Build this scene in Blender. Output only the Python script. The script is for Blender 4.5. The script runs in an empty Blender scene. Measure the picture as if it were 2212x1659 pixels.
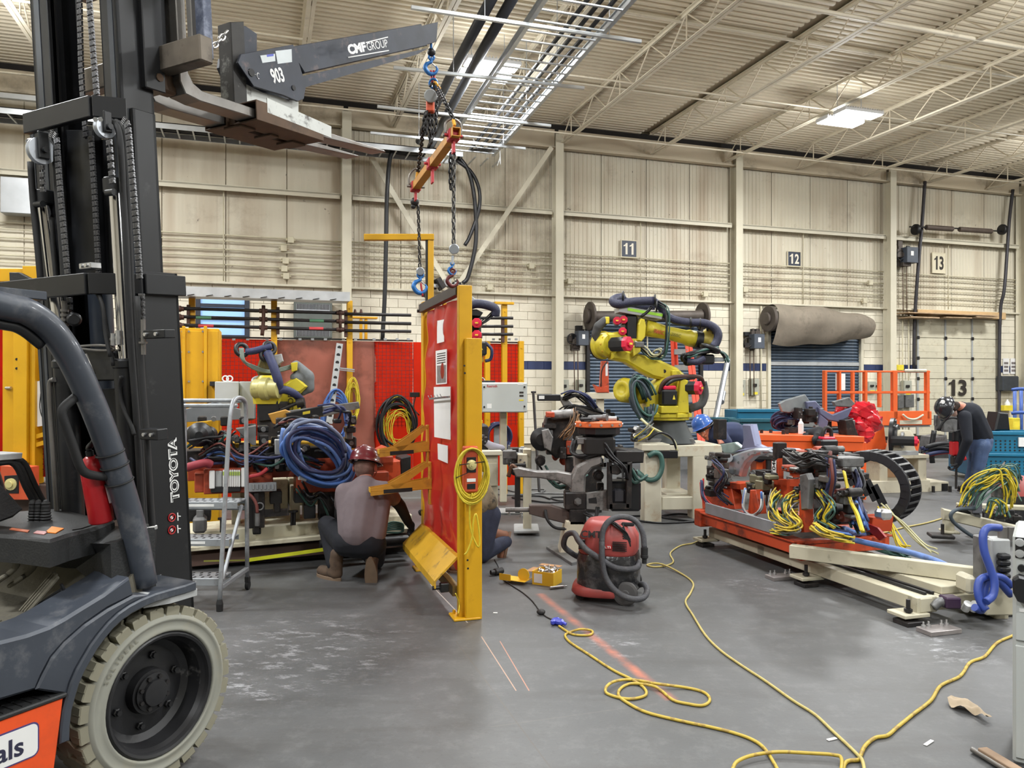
import bpy,math,random
from mathutils import Vector as V,Matrix
R=random.Random(7)
SC=bpy.context.scene
COL=SC.collection
FX,CX,HY,CH=1660.0,1106.0,832.0,1.55
# == camera, world, lamps, exposure
cam=bpy.data.cameras.new('camera');camo=bpy.data.objects.new('camera',cam);COL.objects.link(camo)
cam.sensor_fit='HORIZONTAL';cam.sensor_width=36;cam.lens=FX/2212*36
cam.shift_y=(HY - 829.5)/2212
camo.location=(0,0,CH);camo.rotation_euler=(math.pi/2,0,0)
SC.camera=camo
SC.view_settings.view_transform='Standard';SC.view_settings.look='None'
SC.view_settings.gamma=1;SC.view_settings.use_curve_mapping=False
SC.view_settings.exposure=0.0
wd=bpy.data.worlds.new('world');SC.world=wd;wd.use_nodes=True
wd.node_tree.nodes['Background'].inputs[0].default_value=(0.62,0.66,0.72,1)
wd.node_tree.nodes['Background'].inputs[1].default_value=0.5
cy=SC.cycles
cy.max_bounces=5;cy.diffuse_bounces=3;cy.glossy_bounces=2;cy.transmission_bounces=3;cy.transparent_max_bounces=6
cy.caustics_reflective=False;cy.caustics_refractive=False;cy.sample_clamp_indirect=4
cy.use_adaptive_sampling=True;cy.adaptive_threshold=0.05
cy.use_denoising=True
WALL_ANG=math.radians(18)
wax=V((math.cos(WALL_ANG),math.sin(WALL_ANG),0));wan=V((math.sin(WALL_ANG),-math.cos(WALL_ANG),0))
LAMPS=[]
def lamp(x,y,z,power,sx=1.3,sy=.8,col=(.975,1,1.01)):
 l=bpy.data.lights.new('high_bay_lamp','AREA');l.shape='RECTANGLE';l.size=sx;l.size_y=sy
 l.energy=power;l.color=col;l.spread=math.radians(170)
 o=bpy.data.objects.new('high_bay_lamp',l);COL.objects.link(o)
 o.location=(x,y,z);o.rotation_euler=(0,0,WALL_ANG);LAMPS.append(o)
L0=V((-.42,13.35,0))
for i in range(-2,3):
 for j in range(0,4):
  p=L0+wax*(7.7*i)+wan*(5.6*j)
  if j==0 and i in (0,1):
   for sgn in (-1,1):q=p+wan*(.26*sgn);lamp(q.x,q.y,6.97,185,.9,.32)
  else:lamp(p.x,p.y,6.93,370)
  l=bpy.data.lights.new('added_roof_fill','POINT');l.energy=150;l.shadow_soft_size=.3;l.color=(.975,1,1.01)  # added point lamp with no fitting of its own, brightens the roof deck
  o=bpy.data.objects.new('added_roof_fill',l);COL.objects.link(o);o.location=(p.x,p.y,6.72)
# == helpers
def lin(c):
 c=c/255.0
 return c/12.92 if c<=.04045 else ((c+.055)/1.055)**2.4
def rgb(t):return (lin(t[0]),lin(t[1]),lin(t[2]),1)
MATS={}
def mat(name,c,rough=.5,metal=0.0,var=.12,sc=6.0,dirt=None,damt=.5,dsc=3.0,bump=0.0,bsc=60.0,emit=0.0,coat=0.0,dcut=.52):
 """procedural paint / metal / rubber: colour with soft variation, optional dirt or wear patches, fine bump"""
 if name in MATS:return MATS[name]
 m=bpy.data.materials.new(name);m.use_nodes=True;nt=m.node_tree;N=nt.nodes;L=nt.links
 b=N['Principled BSDF'];b.inputs['Roughness'].default_value=rough;b.inputs['Metallic'].default_value=metal
 b.inputs['Coat Weight'].default_value=coat
 tc=N.new('ShaderNodeTexCoord');
 nz=N.new('ShaderNodeTexNoise');nz.inputs['Scale'].default_value=sc;nz.inputs['Detail'].default_value=4
 L.new(tc.outputs['Object'],nz.inputs['Vector'])
 rp=N.new('ShaderNodeValToRGB');L.new(nz.outputs[0],rp.inputs[0])
 C=rgb(c);lo=tuple(max(0,v*(1 - var)) for v in C[:3])+(1,);hi=tuple(min(1,v*(1+var)) for v in C[:3])+(1,)
 rp.color_ramp.elements[0].position=.3;rp.color_ramp.elements[1].position=.7
 rp.color_ramp.elements[0].color=lo;rp.color_ramp.elements[1].color=hi
 out=rp.outputs[0]
 if dirt:
  n2=N.new('ShaderNodeTexNoise');n2.inputs['Scale'].default_value=dsc;n2.inputs['Detail'].default_value=8;n2.inputs['Roughness'].default_value=.68
  L.new(tc.outputs['Object'],n2.inputs['Vector'])
  r2=N.new('ShaderNodeValToRGB');L.new(n2.outputs[0],r2.inputs[0])
  r2.color_ramp.elements[0].position=dcut;r2.color_ramp.elements[1].position=min(1,dcut+.14)
  r2.color_ramp.elements[0].color=(0,0,0,1);r2.color_ramp.elements[1].color=(damt,damt,damt,1)
  mx=N.new('ShaderNodeMix');mx.data_type='RGBA'
  L.new(r2.outputs[0],mx.inputs['Factor']);L.new(out,mx.inputs[6]);mx.inputs[7].default_value=rgb(dirt)
  out=mx.outputs[2]
 L.new(out,b.inputs['Base Color'])
 if bump:
  n3=N.new('ShaderNodeTexNoise');n3.inputs['Scale'].default_value=bsc;n3.inputs['Detail'].default_value=3
  L.new(tc.outputs['Object'],n3.inputs['Vector'])
  bp=N.new('ShaderNodeBump');bp.inputs['Strength'].default_value=bump;bp.inputs['Distance'].default_value=.01
  L.new(n3.outputs[0],bp.inputs['Height']);L.new(bp.outputs[0],b.inputs['Normal'])
 if emit:
  b.inputs['Emission Color'].default_value=C;b.inputs['Emission Strength'].default_value=emit
 MATS[name]=m;return m
class Fr:
 """a working frame: origin and three axes"""
 def __init__(s,o,x,y,z):s.o=V(o);s.x=V(x).normalized();s.y=V(y).normalized();s.z=V(z).normalized()
 def p(s,a,b,c=0):return s.o+s.x*a+s.y*b+s.z*c
 def Q(s,px,py,c=0):
  d=V(((px - CX)/FX,1,(HY - py)/FX));q=s.o+s.z*c;cam=V((0,0,CH))
  t=(q - cam).dot(s.z)/d.dot(s.z);w=cam+d*t - s.o
  return w.dot(s.x),w.dot(s.y)
 def W(s,px,py,c=0):a,b=s.Q(px,py,c);return s.p(a,b,c)
 def at(s,a,b,c):return Fr(s.p(a,b,c),s.x,s.y,s.z)
 def rz(s,g):
  g=math.radians(g);return Fr(s.o,s.x*math.cos(g)+s.y*math.sin(g),s.y*math.cos(g) - s.x*math.sin(g),s.z)
def P(px,py,d):return V(((px - CX)/FX*d,d,CH+(HY - py)/FX*d))
def G(px,py,z=0):
 d=(CH - z)*FX/(py - HY);return V(((px - CX)/FX*d,d,z))
def VF(d,yaw=0,x=0):
 """upright frame at distance d, turned by yaw degrees: x right, y up, z towards the viewer's side"""
 g=math.radians(yaw);return Fr((x,d,0),(math.cos(g),math.sin(g),0),(0,0,1),(math.sin(g),-math.cos(g),0))
WF=Fr((0,0,0),(1,0,0),(0,1,0),(0,0,1))
Z=V((0,0,1))
def spl(pts,sub=6,closed=False):
 pts=[V(p) for p in pts];n=len(pts);out=[]
 if sub<=1 or n<3:return pts
 rng=range(n if closed else n - 1)
 for i in rng:
  p1,p2=pts[i],pts[(i+1) % n]
  p0=pts[i - 1] if (i>0 or closed) else p1*2 - p2
  p3=pts[(i+2) % n] if (i+2<n or closed) else p2*2 - p1
  for k in range(sub):
   t=k/sub;t2=t*t;t3=t2*t
   out.append(.5*((2*p1)+(p2 - p0)*t+(2*p0 - 5*p1+4*p2 - p3)*t2+(3*p1 - p0 - 3*p2+p3)*t3))
 if not closed:out.append(pts[-1])
 return out
ORG={}
class MB:
 """collects shapes in world space and links them as ONE mesh object"""
 def __init__(s):s.v=[];s.f=[];s.sm=[];s.mi=[];s.k=0
 def add(s,vs,fs,smooth=False):
  n=len(s.v);s.v+=[V(v) for v in vs]
  for f in fs:s.f.append([i+n for i in f]);s.sm.append(smooth);s.mi.append(s.k)
  return s
 def box(s,fr,c,sz,b=.004):
  fr=fr or WF;hx,hy,hz=sz[0]/2,sz[1]/2,sz[2]/2;c=V(c)
  b=min(b,hx*.6,hy*.6,hz*.6)
  if b<=0:
   vs=[(x,y,z) for x in (-hx,hx) for y in (-hy,hy) for z in (-hz,hz)]
   fs=[(0,1,3,2),(4,6,7,5),(0,4,5,1),(2,3,7,6),(0,2,6,4),(1,5,7,3)]
   return s.add([fr.p(c.x+x,c.y+y,c.z+z) for x,y,z in vs],fs)
  vs=[];ix={}
  for sx in (-1,1):
   for sy in (-1,1):
    for q in (-1,1):
     for ax in range(3):
      d=[b,b,b];d[ax]=0;ix[sx,sy,q,ax]=len(vs)
      vs.append((sx*(hx - d[0]),sy*(hy - d[1]),q*(hz - d[2])))
  fs=[]
  for q in (-1,1):
   fs.append([ix[q,a,b2,0] for a,b2 in ((-1,-1),(1,-1),(1,1),(-1,1))][::q])
   fs.append([ix[a,q,b2,1] for a,b2 in ((-1,-1),(1,-1),(1,1),(-1,1))][::-q])
   fs.append([ix[a,b2,q,2] for a,b2 in ((-1,-1),(1,-1),(1,1),(-1,1))][::q])
  for q in (-1,1):
   for w in (-1,1):
    fs.append([ix[q,w,-1,0],ix[q,w,-1,1],ix[q,w,1,1],ix[q,w,1,0]])
    fs.append([ix[q,-1,w,0],ix[q,-1,w,2],ix[q,1,w,2],ix[q,1,w,0]])
    fs.append([ix[-1,q,w,1],ix[-1,q,w,2],ix[1,q,w,2],ix[1,q,w,1]])
    for u in (-1,1):fs.append([ix[q,w,u,0],ix[q,w,u,1],ix[q,w,u,2]])
  return s.add([fr.p(c.x+x,c.y+y,c.z+z) for x,y,z in vs],fs)
 def bar(s,p0,p1,w,h,up=Z,b=.003):
  p0,p1=V(p0),V(p1);z=(p1 - p0);ln=z.length;z=z.normalized()
  up=V(up);x=up.cross(z)
  if x.length<1e-4:x=V((1,0,0)).cross(z)
  if x.length<1e-4:x=V((0,1,0)).cross(z)
  x.normalize();y=z.cross(x)
  return s.box(Fr((p0+p1)/2,x,y,z),(0,0,0),(w,h,ln),b)
 def tube(s,pts,r,n=8,sub=1,closed=False,caps=True):
  pts=spl(pts,sub,closed);N=len(pts);rs=r if isinstance(r,(list,tuple)) else None
  vs=[];prev=None
  for i,p in enumerate(pts):
   a=pts[i - 1] if (i>0 or closed) else p;c=pts[(i+1) % N] if (i<N - 1 or closed) else p
   t=(c - a);t=t.normalized() if t.length>1e-9 else (prev[2] if prev else V((0,0,1)))
   if prev is None:
    u=Z.cross(t);u=u if u.length>.05 else V((1,0,0)).cross(t)
   else:u=prev[0] - t*prev[0].dot(t)
   u=u.normalized() if u.length>1e-9 else V((1,0,0));w=t.cross(u);prev=(u,w,t)
   rr=rs[min(len(rs) - 1,int(i*len(rs)/N))] if rs else r
   for k in range(n):
    g=2*math.pi*k/n;vs.append(p+u*(rr*math.cos(g))+w*(rr*math.sin(g)))
  fs=[]
  for i in range(N if closed else N - 1):
   j=(i+1) % N
   for k in range(n):k2=(k+1) % n;fs.append([i*n+k,i*n+k2,j*n+k2,j*n+k])
  s.add(vs,fs,True)
  if caps and not closed:
   m=len(s.v) - len(vs)
   s.f.append([m+k for k in range(n)][::-1]);s.sm.append(False);s.mi.append(s.k)
   s.f.append([m+(N - 1)*n+k for k in range(n)]);s.sm.append(False);s.mi.append(s.k)
  return s
 def cyl(s,p0,p1,r,r2=None,n=14,bev=0):
  p0,p1=V(p0),V(p1);z=p1 - p0;ln=z.length
  if bev:pr=[(0,0),(r - bev,0),(r,bev),((r2 or r),ln - bev),((r2 or r) - bev,ln),(0,ln)]
  else:pr=[(0,0),(r,0),((r if r2 is None else r2),ln),(0,ln)]
  return s.lathe(p0,z,pr,n)
 def lathe(s,o,ax,prof,n=20,sharp=True,flat=False):
  ax=V(ax).normalized();u=ax.cross(Z);u=u if u.length>.05 else ax.cross(V((1,0,0)));u.normalize();w=ax.cross(u);o=V(o)
  vs=[];fs=[];rows=[]
  pr=[]
  for i,q in enumerate(prof):
   if 0<i<len(prof) - 1 and sharp:pr+=[q,q]
   else:pr.append(q)
  for r,h in pr:
   if r<1e-6:rows.append([len(vs)]);vs.append(o+ax*h)
   else:
    rows.append(list(range(len(vs),len(vs)+n)))
    for k in range(n):g=2*math.pi*(k+(.5 if flat else 0))/n;vs.append(o+ax*h+u*(r*math.cos(g))+w*(r*math.sin(g)))
  st=2 if sharp else 1
  for i in range(0,len(rows) - 1,st):
   A,B=rows[i],rows[i+1]
   if len(A)==1 and len(B)==1:continue
   for k in range(n):
    k2=(k+1) % n
    if len(A)==1:fs.append([A[0],B[k],B[k2]])
    elif len(B)==1:fs.append([A[k],B[0],A[k2]])
    else:fs.append([A[k],B[k],B[k2],A[k2]])
  return s.add(vs,[f[::-1] for f in fs],not flat)
 def ring(s,o,ax,R0,r,n=24,m=8):
  ax=V(ax).normalized();u=ax.cross(Z);u=u if u.length>.05 else ax.cross(V((1,0,0)));u.normalize();w=ax.cross(u);o=V(o)
  return s.tube([o+u*(R0*math.cos(2*math.pi*k/n))+w*(R0*math.sin(2*math.pi*k/n)) for k in range(n)],r,m,1,True)
 def ball(s,c,r,n=12,m=8,fr=None):
  fr=fr or WF;r=r if isinstance(r,(tuple,list)) else (r,r,r);c=V(c);vs=[];fs=[]
  for i in range(m+1):
   t=math.pi*i/m
   for k in range(n):
    g=2*math.pi*k/n
    vs.append(c+fr.x*(r[0]*math.sin(t)*math.cos(g))+fr.y*(r[1]*math.sin(t)*math.sin(g))+fr.z*(r[2]*math.cos(t)))
  for i in range(m):
   for k in range(n):k2=(k+1) % n;fs.append([i*n+k,(i+1)*n+k,(i+1)*n+k2,i*n+k2])
  return s.add(vs,fs,True)
 def prism(s,fr,pts,c0,c1,b=0.0,smooth=False):
  """polygon (a, b) of frame fr pushed from c0 to c1; b chamfers the c1 rim"""
  A=sum(pts[i - 1][0]*pts[i][1] - pts[i][0]*pts[i - 1][1] for i in range(len(pts)))
  if (A<0) !=(c1<c0):pts=pts[::-1]
  n=len(pts)
  if b:
   ins=[]
   for i in range(n):
    p,q,r=V(pts[i - 1]).to_2d(),V(pts[i]).to_2d(),V(pts[(i+1) % n]).to_2d()
    e1=(q - p);e2=(r - q)
    e1=e1.normalized() if e1.length>1e-9 else e1;e2=e2.normalized() if e2.length>1e-9 else e2
    nn=V((-(e1.y+e2.y),e1.x+e2.x)).to_2d();nn=nn.normalized() if nn.length>1e-6 else V((-e1.y,e1.x)).to_2d()
    if c1<c0:nn=-nn
    ins.append(q+nn*b)
   sg=1 if c1>c0 else -1
   vs=[fr.p(a,q,c0) for a,q in pts]+[fr.p(a,q,c1 - sg*b) for a,q in pts]+[fr.p(q.x,q.y,c1) for q in ins];L=3
  else:
   vs=[fr.p(a,q,c0) for a,q in pts]+[fr.p(a,q,c1) for a,q in pts];L=2
  fs=[list(range(n))[::-1],[(L - 1)*n+i for i in range(n)]]
  s.add(vs,fs)
  base=len(s.v) - len(vs)
  for l in range(L - 1):
   for i in range(n):
    j=(i+1) % n
    s.f.append([base+l*n+i,base+l*n+j,base+(l+1)*n+j,base+(l+1)*n+i]);s.sm.append(smooth);s.mi.append(s.k)
  return s
 def pp(s,fr,pix,c0,c1,b=0.0):return s.prism(fr,[fr.Q(x,y,c1) for x,y in pix],c0,c1,b)
 def grid(s,fn,nu,nv,smooth=True):
  vs=[fn(i/nu,j/nv) for j in range(nv+1) for i in range(nu+1)];w=nu+1
  return s.add(vs,[[j*w+i,j*w+i+1,(j+1)*w+i+1,(j+1)*w+i] for j in range(nv) for i in range(nu)],smooth)
 def mesh(s,name,o=(0,0,0)):
  o=V(o);me=bpy.data.meshes.new(name);me.from_pydata([v - o for v in s.v],[],s.f)
  me.polygons.foreach_set('use_smooth',s.sm);me.polygons.foreach_set('material_index',s.mi);me.update();return me
 def lo(s):
  xs=[v.x for v in s.v];ys=[v.y for v in s.v];zs=[v.z for v in s.v]
  return V(((min(xs)+max(xs))/2,(min(ys)+max(ys))/2,min(zs)))
 def obj(s,name,m,parent=None,**kw):
  o=ORG[parent.name] if parent else s.lo()
  me=s.mesh(name,o)
  for q in (m if isinstance(m,(list,tuple)) else [m]):me.materials.append(q)
  ob=bpy.data.objects.new(name,me);COL.objects.link(ob);ORG[ob.name]=o
  if parent:ob.parent=parent
  else:ob.location=o
  for k,v in kw.items():ob[k]=v
  return ob
def thing(name,label,cat,loc,group=None,kind=None):
 o=bpy.data.objects.new(name,None);COL.objects.link(o);o.location=V(loc);ORG[o.name]=V(loc);o.empty_display_size=.1
 o['label']=label
 if cat:o['category']=cat
 if group:o['group']=group
 if kind:o['kind']=kind
 return o
def one(mb,name,m,label,cat,group=None,**kw):
 o=mb.obj(name,m);o['label']=label;o['category']=cat
 if group:o['group']=group
 for k,v in kw.items():o[k]=v
 return o
def struct(mb,name,m,label=None,parent=None):
 o=mb.obj(name,m,parent)
 if not parent:o['kind']='structure'
 if label:o['label']=label
 return o
def place(me,name,parent,loc,mtx=None):
 """a repeat that shares mesh data: me is built around the origin"""
 o=bpy.data.objects.new(name,me);COL.objects.link(o);o.parent=parent;ORG[o.name]=ORG[parent.name]
 T=Matrix.Translation(V(loc) - ORG[parent.name])
 o.matrix_local=T @ mtx.to_4x4() if mtx else T
 return o
def rotm(x,y,z):return Matrix((x,y,z)).transposed()
def copytree(o,loc,label,rotz=0,group=None):
 c=o.copy();COL.objects.link(c);c.location=V(loc);c.rotation_euler=(0,0,rotz);c['label']=label;ORG[c.name]=V(loc)
 if group:c['group']=group
 def rec(src,dst):
  for ch in list(src.children):
   k=ch.copy();COL.objects.link(k);k.parent=dst;rec(ch,k)
 rec(o,c);return c
def text(body,fr,h,m,parent,w=None,bold=0.0,name='lettering',ext=.0008,spacing=1.0,align='CENTER',shear=0):
 """lettering: frame origin is the middle of the word, h the cap height"""
 cu=bpy.data.curves.new(name,'FONT');cu.body=body;cu.size=1;cu.extrude=0;cu.offset=bold;cu.align_x=align;cu.align_y='CENTER'
 cu.space_character=spacing;cu.shear=shear;cu.resolution_u=3
 t=bpy.data.objects.new(name,cu);COL.objects.link(t)
 me=bpy.data.meshes.new_from_object(t.evaluated_get(bpy.context.evaluated_depsgraph_get()));bpy.data.objects.remove(t)
 xs=[v.co.x for v in me.vertices];ys=[v.co.y for v in me.vertices]
 cx,cy_=(min(xs)+max(xs))/2,(min(ys)+max(ys))/2;sy=h/(max(ys) - min(ys));sx=(w/(max(xs) - min(xs))) if w else sy
 mb=MB();n=len(me.vertices)
 vs=[fr.p((v.co.x - cx)*sx,(v.co.y - cy_)*sy,ext) for v in me.vertices]
 mb.add(vs,[list(p.vertices) for p in me.polygons])
 return mb.obj(name,m,parent)
def capsules(name,caps,m,parent,vox=.014,it=6,extra=None,flat=None):
 """one continuous organic surface grown round tapered limbs: caps = [(p0, r0, p1, r1)]"""
 mb=MB()
 for p0,r0,p1,r1 in caps:
  p0,p1=V(p0),V(p1);d=p1 - p0;L=d.length
  n=12
  if L<1e-5:mb.ball(p0,r0,n,8);continue
  pr=[]
  for k in range(5):g=-math.pi/2+math.pi/2*k/4;pr.append((max(0,r0*math.cos(g)),r0*math.sin(g)))
  for k in range(5):g=math.pi/2*k/4;pr.append((max(0,r1*math.cos(g)),L+r1*math.sin(g)))
  pr[0]=(0,-r0);pr[-1]=(0,L+r1)
  mb.lathe(p0,d,pr,n,sharp=False)
 if extra:extra(mb)
 me=mb.mesh('tmp');t=bpy.data.objects.new('tmp',me);COL.objects.link(t)
 md=t.modifiers.new('r','REMESH');md.mode='VOXEL';md.voxel_size=vox;md.use_smooth_shade=True
 ms=t.modifiers.new('s','SMOOTH');ms.iterations=it;ms.factor=.5
 dg=bpy.context.evaluated_depsgraph_get();dg.update()
 me2=bpy.data.meshes.new_from_object(t.evaluated_get(dg));bpy.data.objects.remove(t);bpy.data.meshes.remove(me)
 o=ORG[parent.name]
 for v in me2.vertices:v.co=v.co - o
 me2.polygons.foreach_set('use_smooth',[True]*len(me2.polygons))
 me2.materials.clear();me2.materials.append(m);me2.name=name
 ob=bpy.data.objects.new(name,me2);COL.objects.link(ob);ob.parent=parent;ORG[ob.name]=o
 return ob
def link_mesh(L=.06,w=.03,r=.006,n=6):
 mb=MB();a=L/2 - w/2;h=w/2 - r
 pts=[V((h*math.cos(g),0,a+h*math.sin(g))) for g in (0,.79,1.57,2.36,3.14)]+[V((h*math.cos(g),0,-a+h*math.sin(g))) for g in (3.14,3.93,4.71,5.5,6.28)]
 mb.tube(pts,r,n,1,True);return mb.mesh('chain_link')
def chain(pts,me,m,parent,pitch,name='link'):
 pts=spl(pts,10);acc=0.0;k=0;seg=0
 ds=[0]
 for i in range(1,len(pts)):ds.append(ds[-1]+(pts[i] - pts[i - 1]).length)
 if not me.materials:me.materials.append(m)
 s=pitch/2;i=0
 while s<ds[-1]:
  while ds[i+1]<s:i+=1
  t=(s - ds[i])/max(1e-9,ds[i+1] - ds[i]);p=pts[i].lerp(pts[i+1],t);z=(pts[i+1] - pts[i]).normalized()
  x=V((.6,-.8,0)).cross(z) if k % 2 else z.cross(V((.6,-.8,0)).cross(z));x.normalize();y=z.cross(x)
  place(me,name,parent,p,rotm(x,y,z));s+=pitch;k+=1
def coil(c,u,w,Ru,Rw,turns,r,mb,jit=.12,n=6,seg=14,rr=None,out=None):
 """a hank of hose: turns loops of jittered ellipses in the plane (u, w) about c"""
 rr=rr or R;u,w,c=V(u).normalized(),V(w).normalized(),V(c);nrm=u.cross(w);pts=[]
 for k in range(turns):
  a,b=Ru*(1+rr.uniform(-jit,jit)),Rw*(1+rr.uniform(-jit,jit));du,dw,dn=rr.uniform(-jit,jit)*Ru*.5,rr.uniform(-jit,jit)*Rw*.5,rr.uniform(-1,1)*r*2.2
  for q in range(seg):
   g=2*math.pi*q/seg
   pts.append(c+u*(a*math.cos(g)+du)+w*(b*math.sin(g)+dw)+nrm*(dn+(k - turns/2)*r*.9))
 mb.tube(pts,r,n,2);return mb
# == materials of the place
CREAM=mat('cream_wall_paint',(214,204,178),.6,var=.07,sc=1.2,dirt=(120,100,76),damt=.35,dsc=.9,dcut=.56)
CREAM2=mat('cream_steel_paint',(206,199,178),.5,var=.06,sc=1.5,dirt=(112,96,76),damt=.5,dsc=1.6,dcut=.6)
CREAMD=mat('grimy_eave_paint',(196,182,158),.55,var=.08,sc=1.0,dirt=(84,72,60),damt=.6,dsc=.7,dcut=.52)
DECK=mat('roof_deck_paint',(228,216,192),.55,var=.07,sc=.5,dirt=(150,136,116),damt=.4,dsc=.22,dcut=.55)
BLOCK=mat('painted_block',(222,214,194),.55,var=.05,sc=2.5,dirt=(150,126,92),damt=.3,dsc=.8,bump=.25,bsc=40,dcut=.58)
BLUEB=mat('blue_stripe_paint',(42,54,92),.5,var=.12,sc=4)
MORTAR=mat('mortar',(188,176,150),.9,var=.1)
GALV=mat('galvanised_steel',(176,180,186),.38,.75,var=.1,sc=9)
DKST=mat('dark_steel',(52,50,50),.5,.6,var=.25,sc=6)
BLACKP=mat('black_pipe',(26,26,29),.45,.1,var=.25)
def liner_material():
 m=mat('liner_panel_paint',(206,198,178),.55,var=.05,sc=.8,dirt=(112,92,74),damt=.5,dsc=.55,dcut=.57)
 nt=m.node_tree;N=nt.nodes;L=nt.links;b=N['Principled BSDF'];src=b.inputs['Base Color'].links[0].from_socket
 tc=N.new('ShaderNodeTexCoord');mp=N.new('ShaderNodeMapping');mp.inputs['Scale'].default_value=(1,1,.12);L.new(tc.outputs['Object'],mp.inputs[0])
 nz=N.new('ShaderNodeTexNoise');nz.inputs['Scale'].default_value=1.7;nz.inputs['Detail'].default_value=6;L.new(mp.outputs[0],nz.inputs['Vector'])
 rp=N.new('ShaderNodeValToRGB');rp.color_ramp.elements[0].position=.45;rp.color_ramp.elements[1].position=.75
 rp.color_ramp.elements[0].color=(0,0,0,1);rp.color_ramp.elements[1].color=(.55,.55,.55,1);L.new(nz.outputs[0],rp.inputs[0])
 sp=N.new('ShaderNodeTexNoise');sp.inputs['Scale'].default_value=7;sp.inputs['Detail'].default_value=8;sp.inputs['Roughness'].default_value=.75;L.new(tc.outputs['Object'],sp.inputs['Vector'])
 r2=N.new('ShaderNodeValToRGB');r2.color_ramp.elements[0].position=.655;r2.color_ramp.elements[1].position=.68;L.new(sp.outputs[0],r2.inputs[0])
 mx=N.new('ShaderNodeMix');mx.data_type='RGBA';L.new(rp.outputs[0],mx.inputs['Factor']);L.new(src,mx.inputs[6]);mx.inputs[7].default_value=rgb((146,118,88))
 m2=N.new('ShaderNodeMix');m2.data_type='RGBA';L.new(r2.outputs[0],m2.inputs['Factor']);L.new(mx.outputs[2],m2.inputs[6]);m2.inputs[7].default_value=rgb((96,84,74))
 L.new(m2.outputs[2],b.inputs['Base Color']);return m
LINER=liner_material()
WL=Fr(V((0,17.9,0)),wax,Z,wan)
BAY=4.877;A0=1.062
CMU_TOP=3.66;COURSE=.1935
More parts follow.
